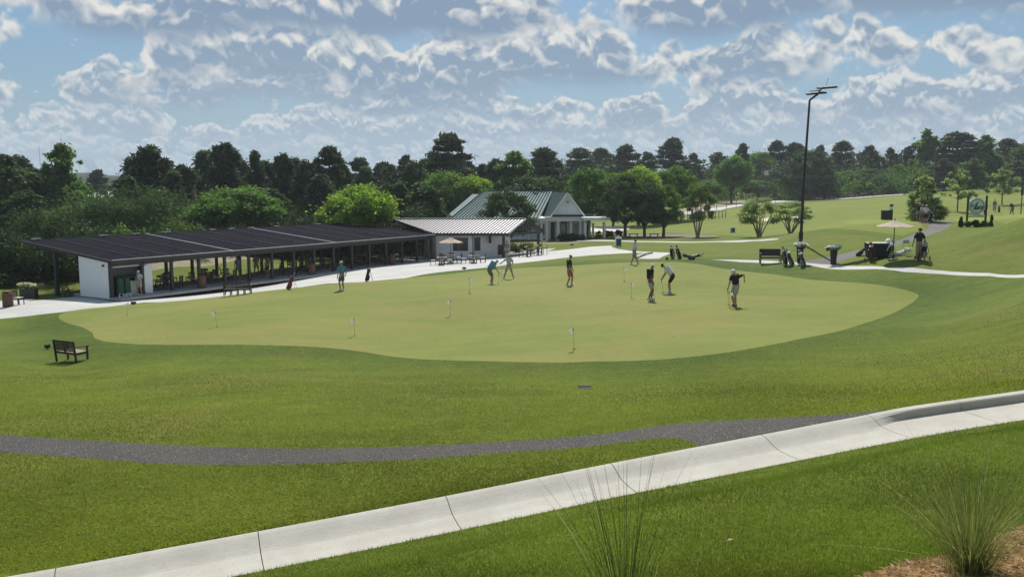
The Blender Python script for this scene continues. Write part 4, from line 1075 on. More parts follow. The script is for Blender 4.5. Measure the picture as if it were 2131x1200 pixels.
MB().box((P3(1020, 495, 92.6).x, 92.3, zat(496, 92.3)), (0.26, 0.5, 0.9), (0.5, 0, 0)).build('roof_bracket', M_dkwood, kio)

# ---- clubhouse
ch = thing('clubhouse', (0, 0, 0), 0, 'white clubhouse with green ribbed metal roofs, gabled portico and round columns', 'building')
GZ = H(6, 118) - 0.1
r0, r1 = P3(1008, 398, 129), P3(1151, 396, 129)
e0, e1 = P3(941, 453, 121), P3(1124, 452, 121)
zE = e0.z; e0.z = e1.z = zE; r0.z = r1.z = (r0.z + r1.z) / 2
eb0, eb1 = Vector((e0.x, 137, zE)), Vector((e1.x + 3, 137, zE))
seam_roof(ch, e0, e1, r1, r0, 26, M_groof, M_gseam, sw=0.11, sh=0.08)
seam_roof(ch, eb1, eb0, r0, r1, 6, M_groof, M_gseam)
MB().slab([eb0, e0, r0], 0.08).build('hip_panel', M_groof, ch)
MB().beam(r0 + Vector((0, 0, .06)), r1 + Vector((0, 0, .06)), 0.2, 0.1).build('ridge_cap', M_gseam, ch)
MB().beam(r0 + Vector((0, 0, .06)), e0 + Vector((0, 0, .06)), 0.2, 0.1).build('hip_cap', M_gseam, ch)
h0, h1 = P3(983, 404, 134), P3(1010, 404, 134); g0 = P3(930, 452, 128); g0.z = zE
MB().slab([g0, Vector((e0.x + 1.5, 128, zE)), h1, h0], 0.08).build('rear_roof_panel', M_groof, ch)
# gabled wing
ap = P3(1181, 402, 118.5); apb = P3(1151, 401, 127.5); apb.z = ap.z
gl, gr = P3(1146, 452, 118.5), P3(1217, 450, 118.5); gl.z = gr.z = (gl.z + gr.z) / 2
glb = gl + (apb - ap); grb = gr + (apb - ap)
seam_roof(ch, glb, gl, ap, apb, 10, M_groof, M_gseam, sw=0.10, sh=0.08)
seam_roof(ch, gr, grb, apb, ap, 9, M_groof, M_gseam, sw=0.08)
MB().prism([gl + Vector((.25, .35, .12)), gr + Vector((-.25, .35, .12)), ap + Vector((0, .35, -.15))], [gl + Vector((.25, .25, .12)), gr + Vector((-.25, .25, .12)), ap + Vector((0, .25, -.15))]).build('gable', M_white, ch)
MB().beam(gl + Vector((0, -.05, .02)), ap + Vector((0, -.05, .02)), 0.12, 0.22).build('raking_cornice', M_white, ch)
MB().beam(gr + Vector((0, -.05, .02)), ap + Vector((0, -.05, .02)), 0.12, 0.22).build('raking_cornice', M_white, ch)
MB().slab([gl + Vector((.3, .2, .28)), gr + Vector((-.3, .2, .28)), gr + Vector((-.1, -.3, .05)), gl + Vector((.1, -.3, .05))], 0.06).build('pediment_skirt', M_gseam, ch)
vx = (gl.x + gr.x) / 2; vz = gl.z + 1.75
m_ = MB().box((vx, gl.y + .2, vz), (0.42, 0.08, 0.75)); m_.lathe([(0.21, -0.04), (0.21, 0.04)], 12, (vx, gl.y + .2, vz + .37), Matrix.Rotation(math.pi / 2, 3, 'X')); m_.build('arched_vent', M_whiteb, ch)
# entablature and porch roof edge
en0 = P3(1120, 456, 119.5); en1 = P3(1222, 455, 117.5)
MB().beam((en0.x, 121, gl.z - .32), (gl.x + .2, 118.4, gl.z - .32), 0.35, 0.52).build('entablature', M_white, ch)
MB().beam((gl.x, 118.4, gl.z - .32), (gr.x + .15, 118.2, gl.z - .32), 0.35, 0.52).build('entablature', M_white, ch)
MB().beam((gl.x - .2, 118.3, gl.z - .05), (gr.x + .3, 118.1, gl.z - .05), 0.6, 0.08).build('cornice', M_white, ch)
col_h = gl.z - .58 - GZ
cp = [(0.24, 0.0), (0.24, 0.12), (0.19, 0.2), (0.175, 0.3), (0.165, col_h * .6), (0.145, col_h - .2), (0.19, col_h - .12), (0.21, col_h)]
for (px, Y) in ((1127, 120.4), (1139, 119.2), (1162, 118.3), (1188, 118.6), (1208, 118.2), (1218, 117.8)):
    p = P3(px, 480, Y); MB().lathe([(r * 1.15, z) for r, z in cp], 12, (p.x, Y, GZ)).build('column', M_white, ch, smooth=True)
wA = Vector((e0.x + 1, 122.2, GZ)); wB = Vector((gl.x + .4, 122.2, GZ)); 
wall(wA, wB, zE - GZ, M_white, ch); wC = Vector((gr.x, 121.2, GZ)); wall(wB, wC, zE - GZ, M_white, ch); wall(wC, (wC.x + 0.3, 134, GZ), zE - GZ, M_white, ch); wall(wA, (wA.x, 135, GZ), zE - GZ, M_white, ch)
KZs = KZ; KZ = GZ + .1 - .0
KZ = GZ + 0.1
onwall(wB, wC, 1142, 1155, GZ + .1, GZ + 2.5, M_blk, 'door', ch, frame=M_white)
onwall(wB, wC, 1168, 1178, GZ + .4, GZ + 2.45, M_glass, 'window', ch, frame=M_gseam)
onwall(wB, wC, 1195, 1203, GZ + .1, GZ + 2.3, M_pale, 'side_door', ch, frame=M_white)
for px in (1066, 1074, 1122, 1128): onwall(wA, wB, px, px + 5, GZ + .7, GZ + 2.2, M_glass, 'window', ch, frame=M_white)
for px in (1082, 1100):
    p = P3(px, 480, 121.8); MB().lathe([(r, z) for r, z in cp], 10, (p.x, 121.7, GZ)).build('column', M_white, ch, smooth=True)
KZ = KZs
# porch slab and pergola
pg0, pg1 = P3(1214, 458, 117), P3(1264, 456, 117)
pz = gl.z - .32
MB().box(((pg0.x + pg1.x) / 2, 119, pz + .05), (pg1.x - pg0.x, 5.2, 0.32)).build('pergola_roof', M_white, ch)
MB().box(((pg0.x + pg1.x) / 2, 119, pz + .25), (pg1.x - pg0.x + .5, 5.6, 0.10)).build('pergola_cornice', M_white, ch)
for (px, Y) in ((1218, 116.7), (1258, 116.7), (1227, 121.3), (1234, 118.8), (1256.5, 121.3)):
    p = P3(px, 480, Y); MB().lathe([(r, z) for r, z in cp], 10, (p.x, Y, GZ - 0.3)).build('column', M_white, ch, smooth=True)
MB().box(((pg0.x + pg1.x) / 2 - 1, 119, GZ - .22), (pg1.x - pg0.x + 6, 6, 0.4)).build('porch_floor', M_slab, ch)
MB().slab([P3(1213, 450, 121) + Vector((0, 0, .2)), P3(1236, 450, 121) + Vector((0, 0, .2)), P3(1222, 441, 126), P3(1213, 436, 127)], 0.08).build('side_roof_panel', M_groof, ch)
# cupola-like lantern lamp beside the portico
lp = P3(1126, 455, 119); lm = thing('porch_lantern', (lp.x, 116, GZ - .1), 0, 'white dish topped lamp on a white post left of the portico', 'lamp')
ltop = zat(452, 116) - GZ
MB().lathe([(0.06, 0), (0.05, ltop)], 8).build('post', M_white, lm)
MB().lathe([(0.50, ltop), (0.42, ltop + .05), (0.1, ltop + .2), (0.02, ltop + .32)], 14).build('shade', M_white, lm)

# far brick building seen between the trees at the left
fb = thing('brick_building', (0, 0, 0), 0, 'distant red brown brick building with pale flat roof between the trees', 'building')
a = at(140, 420, 185); b = at(232, 412, 185); zt = zat(413, 185)
MB().box(((a.x + b.x) / 2, 190, zt - 3), (b.x - a.x, 10, 6)).build('wall', M_brick, fb)
MB().slab([(a.x - .5, 184.5, zt + .1), (b.x + .5, 184.5, zt + .1), (b.x + .5, 199, zt + 1.3), (a.x - .5, 199, zt + 1.3)], 0.25).build('roof', M_pale, fb)
MB().box((a.x + 6.8, 184.9, zt - 1.8), (1.6, .2, 2.0)).build('window', M_glass, fb)
# ---------------------------------------------------------------- people
SK = [mat('skin_a', (0.42, 0.24, 0.16), 0.6, var=0.08), mat('skin_b', (0.20, 0.11, 0.07), 0.6, var=0.08)]
M_hair = mat('dark_hair', (0.03, 0.02, 0.015), 0.8)
M_eye = mat('eye_dark', (0.02, 0.015, 0.012), 0.3)
M_shoe = mat('white_shoe', (0.62, 0.62, 0.6), 0.6); M_shoed = mat('dark_shoe', (0.03, 0.03, 0.03), 0.6)
def cloth(n, c): return mat('cloth_' + n, c, 0.9, var=0.10, vscale=9, bump=0.01, bscale=12)
CL = {'blue': cloth('blue', (0.13, 0.30, 0.42)), 'teal': cloth('teal', (0.08, 0.26, 0.38)), 'black': cloth('black', (0.016, 0.016, 0.018)), 'navy': cloth('navy', (0.018, 0.022, 0.04)),
      'white': cloth('white', (0.66, 0.67, 0.68)), 'grey': cloth('grey', (0.30, 0.31, 0.31)), 'khaki': cloth('khaki', (0.30, 0.26, 0.19)), 'stone': cloth('stone', (0.42, 0.41, 0.37)),
      'salmon': cloth('salmon', (0.42, 0.13, 0.09)), 'tan': cloth('tan', (0.33, 0.25, 0.17)), 'pink': cloth('pink', (0.35, 0.20, 0.22)), 'ltgrey': cloth('ltgrey', (0.48, 0.50, 0.52)), 'slate': cloth('slate', (0.14, 0.15, 0.16)), 'maroon': cloth('maroon', (0.10, 0.02, 0.025))}
def skin_obj(name, V, E, Rr, m, parent, root=0, sub=1):
    me = bpy.data.meshes.new(name); me.from_pydata([tuple(v) for v in V], E, []); me.update(); me.materials.append(m)
    o = bpy.data.objects.new(name, me); C.objects.link(o); o.parent = parent
    md = o.modifiers.new('skin', 'SKIN'); md.use_smooth_shade = True; md.branch_smoothing = 0.3
    if not me.skin_vertices:
        bpy.context.view_layer.objects.active = o
    sv = me.skin_vertices[0].data if me.skin_vertices else None
    if sv:
        for i, r in enumerate(Rr):
            sv[i].radius = r if hasattr(r, '__len__') else (r, r); sv[i].use_root = (i == root)
    ss = o.modifiers.new('sub', 'SUBSURF'); ss.levels = sub; ss.render_levels = sub
    return o
def ik(a, b, l1, l2, pole):
    a, b, pole = Vector(a), Vector(b), Vector(pole)
    d = b - a; L = min(d.length, (l1 + l2) * 0.999); d.normalize(); b = a + d * L
    x = (l1 * l1 - l2 * l2 + L * L) / (2 * L); h_ = math.sqrt(max(0, l1 * l1 - x * x))
    pp = pole - d * pole.dot(d); pp.normalize()
    return a + d * x + pp * h_, b
def person(loc, rz, Ht, label, shirt='grey', shorts='khaki', cap=None, skin=0, lean=0.0, neck=0.0, hip=0.0, feet=None, hands=None, long=False, shoes='w', twist=0.0, build=1.28, group=None, seated=False, brimback=False):
    """faces +Y; hands/feet given in the person's own frame (metres at 1.78 m height)"""
    r = thing('person', loc, rz, label, 'person', group, Ht / 1.78)
    pel = Vector((0, -0.22 * math.sin(lean) + hip, 0.95 - 0.03 * abs(math.sin(lean)) - (0 if not seated else 0.45)))
    feet = feet or [(-0.11, 0.0), (0.11, 0.0)]
    hands = hands or [(-0.27, 0.06, 0.80), (0.27, 0.06, 0.80)]
    up = Vector((0, math.sin(lean), math.cos(lean)))
    waist = pel + up * 0.16; chest = pel + up * 0.36; nb = pel + up * 0.50
    hn = Vector((0, math.sin(lean * 0.9 + neck), math.cos(lean * 0.9 + neck)))
    nk = nb + hn * 0.09; jaw = nk + hn * 0.06 + Vector((0, 0.02, 0)); head = nk + hn * 0.13; crown = nk + hn * 0.21
    fw = Vector((0, hn.z, -hn.y))        # face direction
    ct, st = math.cos(twist), math.sin(twist)
    def tw(v): return Vector((v[0] * ct - v[1] * st, v[0] * st + v[1] * ct, v[2]))
    B = build
    V = [pel, waist, chest, nb, nk, jaw, head, crown]; E = [(0, 1), (1, 2), (2, 3), (3, 4), (4, 5), (5, 6), (6, 7)]
    R = [0.125 * B, 0.12 * B, 0.135 * B, 0.085, 0.052, 0.062, 0.088, 0.055]
    def add(v, r_, p):
        V.append(Vector(v)); R.append(r_); E.append((p, len(V) - 1)); return len(V) - 1
    add(head + fw * 0.095 - hn * 0.02, 0.016, 6)       # nose
    sh_, kn_ = [], []
    for s_ in (-1, 1):
        k = 0 if s_ < 0 else 1
        S1 = nb + tw((s_ * 0.165 * (0.5 + B / 2), 0, 0)) - up * 0.05
        hd = Vector(hands[k]); el_, hd = ik(S1, hd, 0.29, 0.27, (s_ * 0.5, -0.8, -0.2))
        i1 = add(S1, 0.058, 3); i2 = add(S1.lerp(el_, 0.5), 0.052, i1); i3 = add(el_, 0.044, i2); i4 = add(hd, 0.030, i3)
        d = (hd - el_).normalized(); palm = hd + d * 0.06
        i5 = add(palm, (0.034, 0.022), i4)
        sd_ = d.cross(Vector((0, 1, 0.01))).normalized()
        for f in range(4):
            o_ = sd_ * (f - 1.5) * 0.02; L = (0.034, 0.040, 0.038, 0.030)[f]
            a_ = add(palm + d * 0.035 + o_, 0.0095, i5); add(palm + d * (0.035 + L) + o_ * 1.1 + Vector((0, 0.02, 0)) * (1 if d.z < 0 else 0), 0.0075, a_)
        a_ = add(palm + fw * 0.02 + sd_ * 0.035, 0.011, i5); add(palm + fw * 0.03 + sd_ * 0.045 + d * 0.03, 0.0085, a_)
        sh_.append((S1, el_, hd))
        hp = pel + Vector((s_ * 0.085, 0, -0.04)); ft = Vector((feet[k][0], feet[k][1], 0.085 + (feet[k][2] if len(feet[k]) > 2 else 0)))
        kn, an = ik(hp, ft, 0.435, 0.43, (s_ * 0.12, 1, 0.1))
        j1 = add(hp, 0.098 * (0.6 + .4 * B), 0); j2 = add(hp.lerp(kn, 0.5), 0.078, j1); j3 = add(kn, 0.062, j2); j4 = add(kn.lerp(an, 0.35), 0.066, j3); j5 = add(an, 0.045, j4); add(an + Vector((s_ * 0.02, 0.10, -0.045)), 0.034, j5)
        kn_.append((hp, kn, an))
    skin_obj('body', V, E, R, SK[skin], r)
    # shirt
    V2 = [waist - up * 0.09, waist, chest, nb]; E2 = [(0, 1), (1, 2), (2, 3)]; R2 = [0.150 * B, 0.143 * B, 0.156 * B, 0.094]
    for (S1, el_, hd) in sh_:
        V2.append(S1); R2.append(0.088); E2.append((3, len(V2) - 1)); V2.append(S1.lerp(el_, 0.4)); R2.append(0.082); E2.append((len(V2) - 2, len(V2) - 1)); V2.append(S1.lerp(el_, 0.78)); R2.append(0.075); E2.append((len(V2) - 2, len(V2) - 1))
    skin_obj('shirt', V2, E2, R2, CL[shirt], r, root=2)
    V3 = [waist - up * 0.04, pel]; E3 = [(0, 1)]; R3 = [0.135 * B, 0.148 * B]
    for (hp, kn, an) in kn_:
        V3.append(hp); R3.append(0.120 * (0.5 + .5 * B)); E3.append((1, len(V3) - 1)); V3.append(hp.lerp(kn, 0.55)); R3.append(0.116); E3.append((len(V3) - 2, len(V3) - 1)); V3.append(hp.lerp(kn, 0.95)); R3.append(0.108); E3.append((len(V3) - 2, len(V3) - 1))
        if long:
            V3.append(kn.lerp(an, 0.5)); R3.append(0.078); E3.append((len(V3) - 2, len(V3) - 1)); V3.append(an + Vector((0, 0, 0.02))); R3.append(0.07); E3.append((len(V3) - 2, len(V3) - 1))
    skin_obj('trousers' if long else 'shorts', V3, E3, R3, CL[shorts], r, root=1)
    for (hp, kn, an) in kn_:
        sx = 1 if hp.x > 0 else -1
        m_ = MB(); o = Vector((an.x, an.y, an.z - 0.085))
        prof = [(-0.09, 0.036, 0.085), (-0.03, 0.043, 0.095), (0.06, 0.047, 0.065), (0.14, 0.042, 0.05), (0.185, 0.02, 0.035)]
        vs = []; fs = []
        for (y, w, h_) in prof: vs += [o + Vector((-w + sx * y * .15, y, 0)), o + Vector((w + sx * y * .15, y, 0)), o + Vector((w * .7 + sx * y * .15, y, h_)), o + Vector((-w * .7 + sx * y * .15, y, h_))]
        for i in range(4):
            for k in range(4): fs.append((i * 4 + k, i * 4 + (k + 1) % 4, (i + 1) * 4 + (k + 1) % 4, (i + 1) * 4 + k))
        fs += [(0, 1, 2, 3), (19, 18, 17, 16)]
        m_.add(vs, fs).build('shoe', M_shoe if shoes == 'w' else M_shoed, r, smooth=False)
    # head dressing
    zax = hn; yax = fw; xax = Vector((1, 0, 0)); HR = Matrix((xax, yax, zax)).transposed()
    if cap:
        capm = CL[cap]
        c0 = head + hn * 0.035
        m_ = MB().lathe([(0.106, -0.01), (0.108, 0.02), (0.098, 0.06), (0.07, 0.09), (0.02, 0.102)], 12, c0, HR)
        cp_ = m_.build('cap', capm, r, smooth=True)
        m2 = MB(); bd = -1 if brimback else 1
        pts_b = [HR @ Vector((x, bd * (0.09 + 0.085 * math.sqrt(max(0, 1 - (x / 0.085) ** 2))), -0.012)) + c0 for x in (-0.085, -0.05, 0, 0.05, 0.085)] + [HR @ Vector((x, bd * 0.05, 0.0)) + c0 for x in (0.09, -0.09)]
        m2.prism(pts_b, [p + hn * 0.012 for p in pts_b]).build('cap_brim', capm, cp_)
        MB().lathe([(0.095, -0.08), (0.101, -0.02), (0.100, 0.03)], 10, head - fw * 0.012, HR).build('hair', M_hair, r, smooth=True) if False else None
    else:
        MB().lathe([(0.098, 0.0), (0.105, 0.04), (0.09, 0.09), (0.05, 0.118), (0.01, 0.125)], 12, head - fw * 0.014, HR).build('hair', M_hair, r, smooth=True)
    m_ = MB()
    for s_ in (-1, 1): m_.box(head + xax * s_ * 0.035 + fw * 0.083 + hn * 0.012, (0.022, 0.012, 0.012), HR)
    m_.build('eyes', M_eye, r)
    m_ = MB()
    for s_ in (-1, 1): m_.box(head + xax * s_ * 0.098 - hn * 0.01, (0.018, 0.035, 0.055), HR)
    m_.build('ears', SK[skin], r)
    r['_hands'] = [list(sh_[0][2]), list(sh_[1][2])]
    return r
def world_of(r, p):
    M = Matrix.Translation(r.location) @ Matrix.Rotation(r.rotation_euler.z, 4, 'Z') @ Matrix.Scale(r.scale.x, 4)
    return M @ Vector(p)
M_shaft = mat('steel_shaft', (0.45, 0.45, 0.45), 0.3, 0.9); M_grip = mat('rubber_grip', (0.02, 0.02, 0.02), 0.8)
def putter(top, foot, label, head='blade'):
    top, foot = Vector(top), Vector(foot)
    r = thing('putter', foot, 0, label, 'golf club', 'putters in use on the green')
    d = top - foot
    MB().tube([d * 0.02, d * 0.72], [0.007, 0.009], 6).build('shaft', M_shaft, r)
    MB().tube([d * 0.72, d * 1.08], [0.014, 0.016], 6).build('grip', M_grip, r)
    MB().box((0, 0, 0.02), (0.12, 0.035, 0.03), (0, 0, 0.4)).build('club_head', M_shaft, r)
    return r
FACE = lambda deg: rad(deg)      # 0 = facing away from the camera, 180 = facing the camera, +90 = facing left, -90 = right
gP = 'golfers on the putting green'
p = person(G(712, 604), FACE(40), 1.76, 'man in teal shirt, pale cap and grey shorts standing alone near the patio edge', 'teal', 'slate', 'white', hands=[(-0.27, 0.05, 0.82), (0.36, 0.16, 0.92)], lean=0.05, group=gP)
p = person(G(1022, 592), FACE(-75), 1.76, 'heavy man in light blue shirt and pale cap bending over his putter', 'blue', 'slate', 'white', skin=0, lean=0.62, neck=0.5, feet=[(-0.14, 0.02), (0.14, 0.02)], hands=[(-0.05, 0.52, 0.72), (0.05, 0.50, 0.66)], build=1.5, group=gP)
putter(world_of(p, (0, 0.52, 0.70)), G(1037, 590, 0.01), 'putter held by the bending man in the light blue shirt')
p = person(G(1059, 581), FACE(12), 1.78, 'man in pale grey shirt and shorts striding with legs wide apart', 'ltgrey', 'stone', 'white', feet=[(-0.33, 0.12), (0.33, -0.05)], hands=[(-0.55, 0.10, 1.15), (0.22, 0.2, 1.0)], group=gP)
putter(world_of(p, (-0.45, 0.10, 1.12)), world_of(p, (-1.15, 0.10, 0.95)), 'club held out level by the striding man in pale grey')
p = person(G(1184, 594), FACE(-115), 1.80, 'slim man in black shirt and salmon shorts looking down at the green', 'black', 'salmon', 'slate', neck=0.35, feet=[(-0.16, 0.10), (0.14, -0.06)], hands=[(-0.10, 0.22, 0.86), (0.14, 0.22, 0.86)], build=1.14, group=gP)
p = person(G(1320, 551), FACE(-70), 1.76, 'older man in white shirt and khaki shorts walking along the far side of the green', 'white', 'khaki', 'slate', feet=[(-0.09, 0.34), (0.09, -0.32)], hands=[(-0.26, 0.22, 0.86), (0.26, -0.1, 0.84)], lean=0.08, group=gP)
p = person(G(1352, 623), FACE(-95), 1.80, 'man in loose black shirt, pale shorts and white cap watching the putt', 'black', 'stone', 'white', skin=1, neck=0.45, feet=[(-0.09, 0.08), (0.10, -0.05)], hands=[(-0.2, 0.18, 0.80), (0.22, 0.12, 0.82)], build=1.3, group=gP)
putter(world_of(p, (-0.2, 0.2, 0.80)), G(1360, 614, 0.01), 'putter leaning in the hand of the man in the loose black shirt')
p = person(G(1394, 609), FACE(75), 1.80, 'man in white shirt, black shorts and dark cap crouching over a putt', 'white', 'black', 'black', lean=0.72, neck=0.35, feet=[(-0.17, 0.0), (0.17, 0.0)], hands=[(-0.03, 0.46, 0.72), (0.06, 0.44, 0.66)], group=gP)
putter(world_of(p, (0, 0.47, 0.70)), G(1381, 608, 0.01), 'putter held by the crouching man in the white shirt')
p = person(G(1529, 636), FACE(130), 1.80, 'man in black shirt, white cap and pale shorts with one arm thrown back', 'black', 'stone', 'white', lean=0.18, neck=0.45, feet=[(-0.07, 0.03), (0.08, -0.03)], hands=[(0.16, 0.36, 0.80), (-0.34, -0.22, 1.26)][::-1], shoes='d', group=gP, twist=0.2)
putter(world_of(p, (0.16, 0.36, 0.80)), G(1516, 635, 0.01), 'long putter under the hand of the man with one arm thrown back')
person(G(1911, 541), FACE(175), 1.86, 'big man in navy shirt and khaki trousers standing by the folding chair', 'navy', 'tan', None, hands=[(-0.36, 0.08, 0.86), (0.36, 0.05, 0.84)], build=1.35, long=True, neck=0.25)
person(pl(2.15, 0.1), prz + rad(120), 1.76, 'man in grey shirt and white cap at the counter in the store doorway', 'ltgrey', 'stone', 'white', neck=0.4, hands=[(-0.1, 0.35, 1.05), (0.12, 0.35, 1.05)])
person(pl(13.7, 3.3), prz + rad(-20), 1.80, 'man in light blue shirt and khaki shorts in the middle bays of the pavilion', 'blue', 'khaki', None, feet=[(-0.15, 0.05), (0.15, 0)])
person(pl(16.3, 4.0), prz + rad(150), 1.78, 'person in dusty pink shirt between two posts of the pavilion', 'pink', 'tan', None, feet=[(-0.18, 0.05), (0.18, 0)])
person(pl(16.0, 2.2), prz + rad(10), 1.76, 'person in dark shirt deep in the shade of the pavilion beside the golf bags', 'slate', 'black', None)
person(on(1055, 88.5), FACE(20), 1.80, 'person in slate grey shirt and dark cap standing behind the kiosk porch post', 'slate', 'slate', 'black', neck=0.1)
for (px, py, h_, f_, sh, so, cp_, lb) in ((1912, 462, 1.82, 10, 'navy', 'slate', 'stone', 'golfer in dark shirt and straw hat, tallest of the three on the path'), (1918, 463, 1.72, 25, 'ltgrey', 'slate', 'stone', 'golfer in pale shirt walking up the path beside the straw hat golfer'), (1926, 464, 1.70, -20, 'white', 'navy', 'white', 'golfer in white shirt and white cap pushing a trolley at the path bend')):
    person(G(px, py), FACE(f_), h_, lb, sh, so, cp_, feet=[(-0.1, 0.12), (0.1, -0.1)], group='golfers walking up the cart path')
person(on(2048, 100), FACE(90), 1.78, 'person in dark clothes half hidden behind the post of the round sign', 'navy', 'navy', 'black')
person(on(2067.5, 135), FACE(150), 1.9, 'far golfer in dark shirt and grey trousers standing next to an upright bag', 'slate', 'grey', None, long=True)
pg = person(on(2104, 128), FACE(20), 1.9, 'far golfer in dark clothes bent over a shot on the raised tee', 'navy', 'slate', 'white', lean=0.6, feet=[(-0.25, 0.0), (0.25, 0.0)], hands=[(-0.05, 0.5, 0.6), (0.05, 0.5, 0.6)], long=True)

# ---------------------------------------------------------------- golf bags, flags, balls
M_cloth_blk = mat('bag_black', (0.014, 0.014, 0.017), 0.55, var=0.2); M_bagnavy = mat('bag_navy', (0.02, 0.025, 0.045), 0.55); M_bagred = mat('bag_red', (0.20, 0.02, 0.025), 0.5); M_baggrey = mat('bag_grey', (0.34, 0.34, 0.36), 0.6)
M_towel = mat('towel', (0.6, 0.6, 0.6), 0.9)
def golf_bag(loc, rz, label, m=None, tilt=0.45, lie=False, trim=None, towel=False, stand=True, n=6, group='golf bags on their stands', cart=False, wheels=False):
    """leans back towards -Y locally, mouth at the upper +Y end"""
    m = m or M_cloth_blk; trim = trim or m
    r = thing('golf_trolley' if wheels else 'golf_bag', loc, rz, label, 'golf trolley' if wheels else 'golf bag', group)
    a = tilt if not lie else 1.35
    ax = Vector((0, math.sin(a), math.cos(a))); R_ = Matrix((Vector((1, 0, 0)), Vector((0, math.cos(a), -math.sin(a))), ax)).transposed()
    o = Vector((0, 0, 0.13 if lie else 0.04)) + (Vector((0, 0, 0.12)) if wheels else Vector((0, 0, 0)))
    MB().lathe([(0.10, 0.0), (0.125, 0.05), (0.12, 0.3), (0.115, 0.6), (0.13, 0.80), (0.135, 0.86)], 10, o, R_, 1.05, 0.9).build('bag_body', m, r, smooth=True)
    MB().lathe([(0.138, 0.80), (0.145, 0.87), (0.12, 0.885)], 10, o, R_).build('bag_collar', trim, r, smooth=True)
    MB().box(o + R_ @ Vector((0, 0.13, 0.26)), (0.19, 0.10, 0.36), R_, 0.8).build('pocket', trim, r)
    MB().box(o + R_ @ Vector((0.13, 0.02, 0.42)), (0.08, 0.15, 0.48), R_, 0.8).build('side_pocket', m, r)
    MB().tube([o + R_ @ Vector((-0.12, 0.0, 0.2)), o + R_ @ Vector((-0.22, 0.05, 0.42)), o + R_ @ Vector((-0.2, 0.05, 0.6)), o + R_ @ Vector((-0.11, 0, 0.74))], 0.022, 5).build('strap', trim, r)
    if stand and not lie:
        for s_ in (-1, 1): MB().tube([o + R_ @ Vector((s_ * 0.08, 0.1, 0.78)), (s_ * 0.30, math.sin(a) * 0.80 + 0.26, 0.0)], 0.011, 5).build('stand_leg', M_steel, r)
    rr = random.Random(hash(label) % 1000 if False else len(label))
    for k in range(n):
        x, y = rr.uniform(-0.08, 0.08), rr.uniform(-0.07, 0.07); L = rr.uniform(0.98, 1.16)
        q = o + R_ @ Vector((x * 1.3, y * 1.3, L)); hd = MB().tube([o + R_ @ Vector((x, y, 0.84)), q], 0.009, 5)
        if k % 3 == 0: hd.lathe([(0.01, -0.05), (0.045, -0.03), (0.05, 0.02), (0.02, 0.05)], 7, q, R_)
        else: hd.box(q, (0.075, 0.02, 0.05), R_)
        hd.build('club', (M_shaft, M_cloth_blk, M_towel)[k % 3] if k % 3 != 0 else trim if trim is not m else M_cloth_blk, r)
    if towel: MB().box(o + R_ @ Vector((0.15, -0.04, 0.6)), (0.02, 0.16, 0.4), R_, 0.7).build('towel', M_towel, r)
    if wheels:
        for s_ in (-1, 1):
            w = MB().lathe([(0.135, -0.025), (0.15, -0.02), (0.15, 0.02), (0.135, 0.025)], 14, (s_ * 0.32, 0.05, 0.15), Matrix.Rotation(math.pi / 2, 3, 'Y')).build('wheel', M_blk, r)
        MB().lathe([(0.10, -0.02), (0.11, 0.02)], 12, (0, 0.62, 0.11), Matrix.Rotation(math.pi / 2, 3, 'Y')).build('wheel', M_blk, r)
        MB().tube([(0, 0.62, 0.11), (0, 0.1, 0.3), (0, -0.25, 0.75), (0, -0.42, 1.05)], 0.018, 6).tube([(-0.32, 0.05, 0.15), (0, 0.12, 0.3), (0.32, 0.05, 0.15)], 0.014, 5).tube([(-.14, -.42, 1.05), (.14, -.42, 1.05)], 0.018, 5).build('trolley_frame', trim, r)
    return r
golf_bag(G(598, 603), rad(-60), 'red golf bag leaning on its stand at the patio edge', M_bagred, tilt=0.42, trim=M_bagred, group=None)
golf_bag(G(762, 586), rad(-75), 'black golf bag with upright clubs standing on the patio edge near the teal shirted man', tilt=0.25)
golf_bag(G(1401, 538), rad(150), 'black bag with white club covers, left of the four by the patio corner', tilt=0.5, towel=True, trim=M_cloth_blk)
golf_bag(G(1416, 538.5), rad(130), 'black bag with a single white headcover, second of the four by the patio corner', M_bagnavy, tilt=0.5)
golf_bag(G(1432, 540), rad(-80), 'dark golf bag lying low, third of the four by the patio corner', tilt=0.5, lie=True, stand=False, group='golf bags lying on the grass')
golf_bag(G(1446, 540), rad(100), 'dark golf bag lying flat, rightmost of the four by the patio corner', M_bagnavy, lie=True, stand=False, group='golf bags lying on the grass')
golf_bag(G(1636, 551), rad(115), 'black bag with grey towel touching the right arm of the slatted bench', tilt=0.25, towel=True)
golf_bag(G(1650, 551), rad(110), 'black leaning bag in the middle of the three under the white flowers', tilt=0.5, trim=M_baggrey)
golf_bag(G(1674, 553), rad(120), 'black and silver bag with looped strap leaning below the white flowers', tilt=0.5, trim=M_baggrey, towel=True)
golf_bag(G(1782, 533), rad(-110), 'black bag with pale towels leaning on the left end of the black clothed table', tilt=0.8, towel=True)
golf_bag(G(1847, 537), rad(-160), 'black and white bag standing under the parasol pole', tilt=0.4, trim=M_baggrey, towel=True)
golf_bag(G(1861, 534), rad(-70), 'pale bag slumped on the grass left of the folding chair', M_towel, lie=True, stand=False, group='golf bags lying on the grass')
golf_bag(G(1904, 540), rad(-120), 'navy and white bag leaning at the big man\'s legs', M_bagnavy, tilt=0.6, trim=M_baggrey)
golf_bag(G(1922, 541), rad(-200), 'black golf trolley with loaded bag right of the big man', tilt=0.5, wheels=True, stand=False, trim=M_baggrey, group='golf trolleys')
golf_bag(G(1811, 545), rad(160), 'red framed golf trolley standing in front of the black clothed table', tilt=0.35, wheels=True, stand=False, trim=M_bagred, group='golf trolleys')
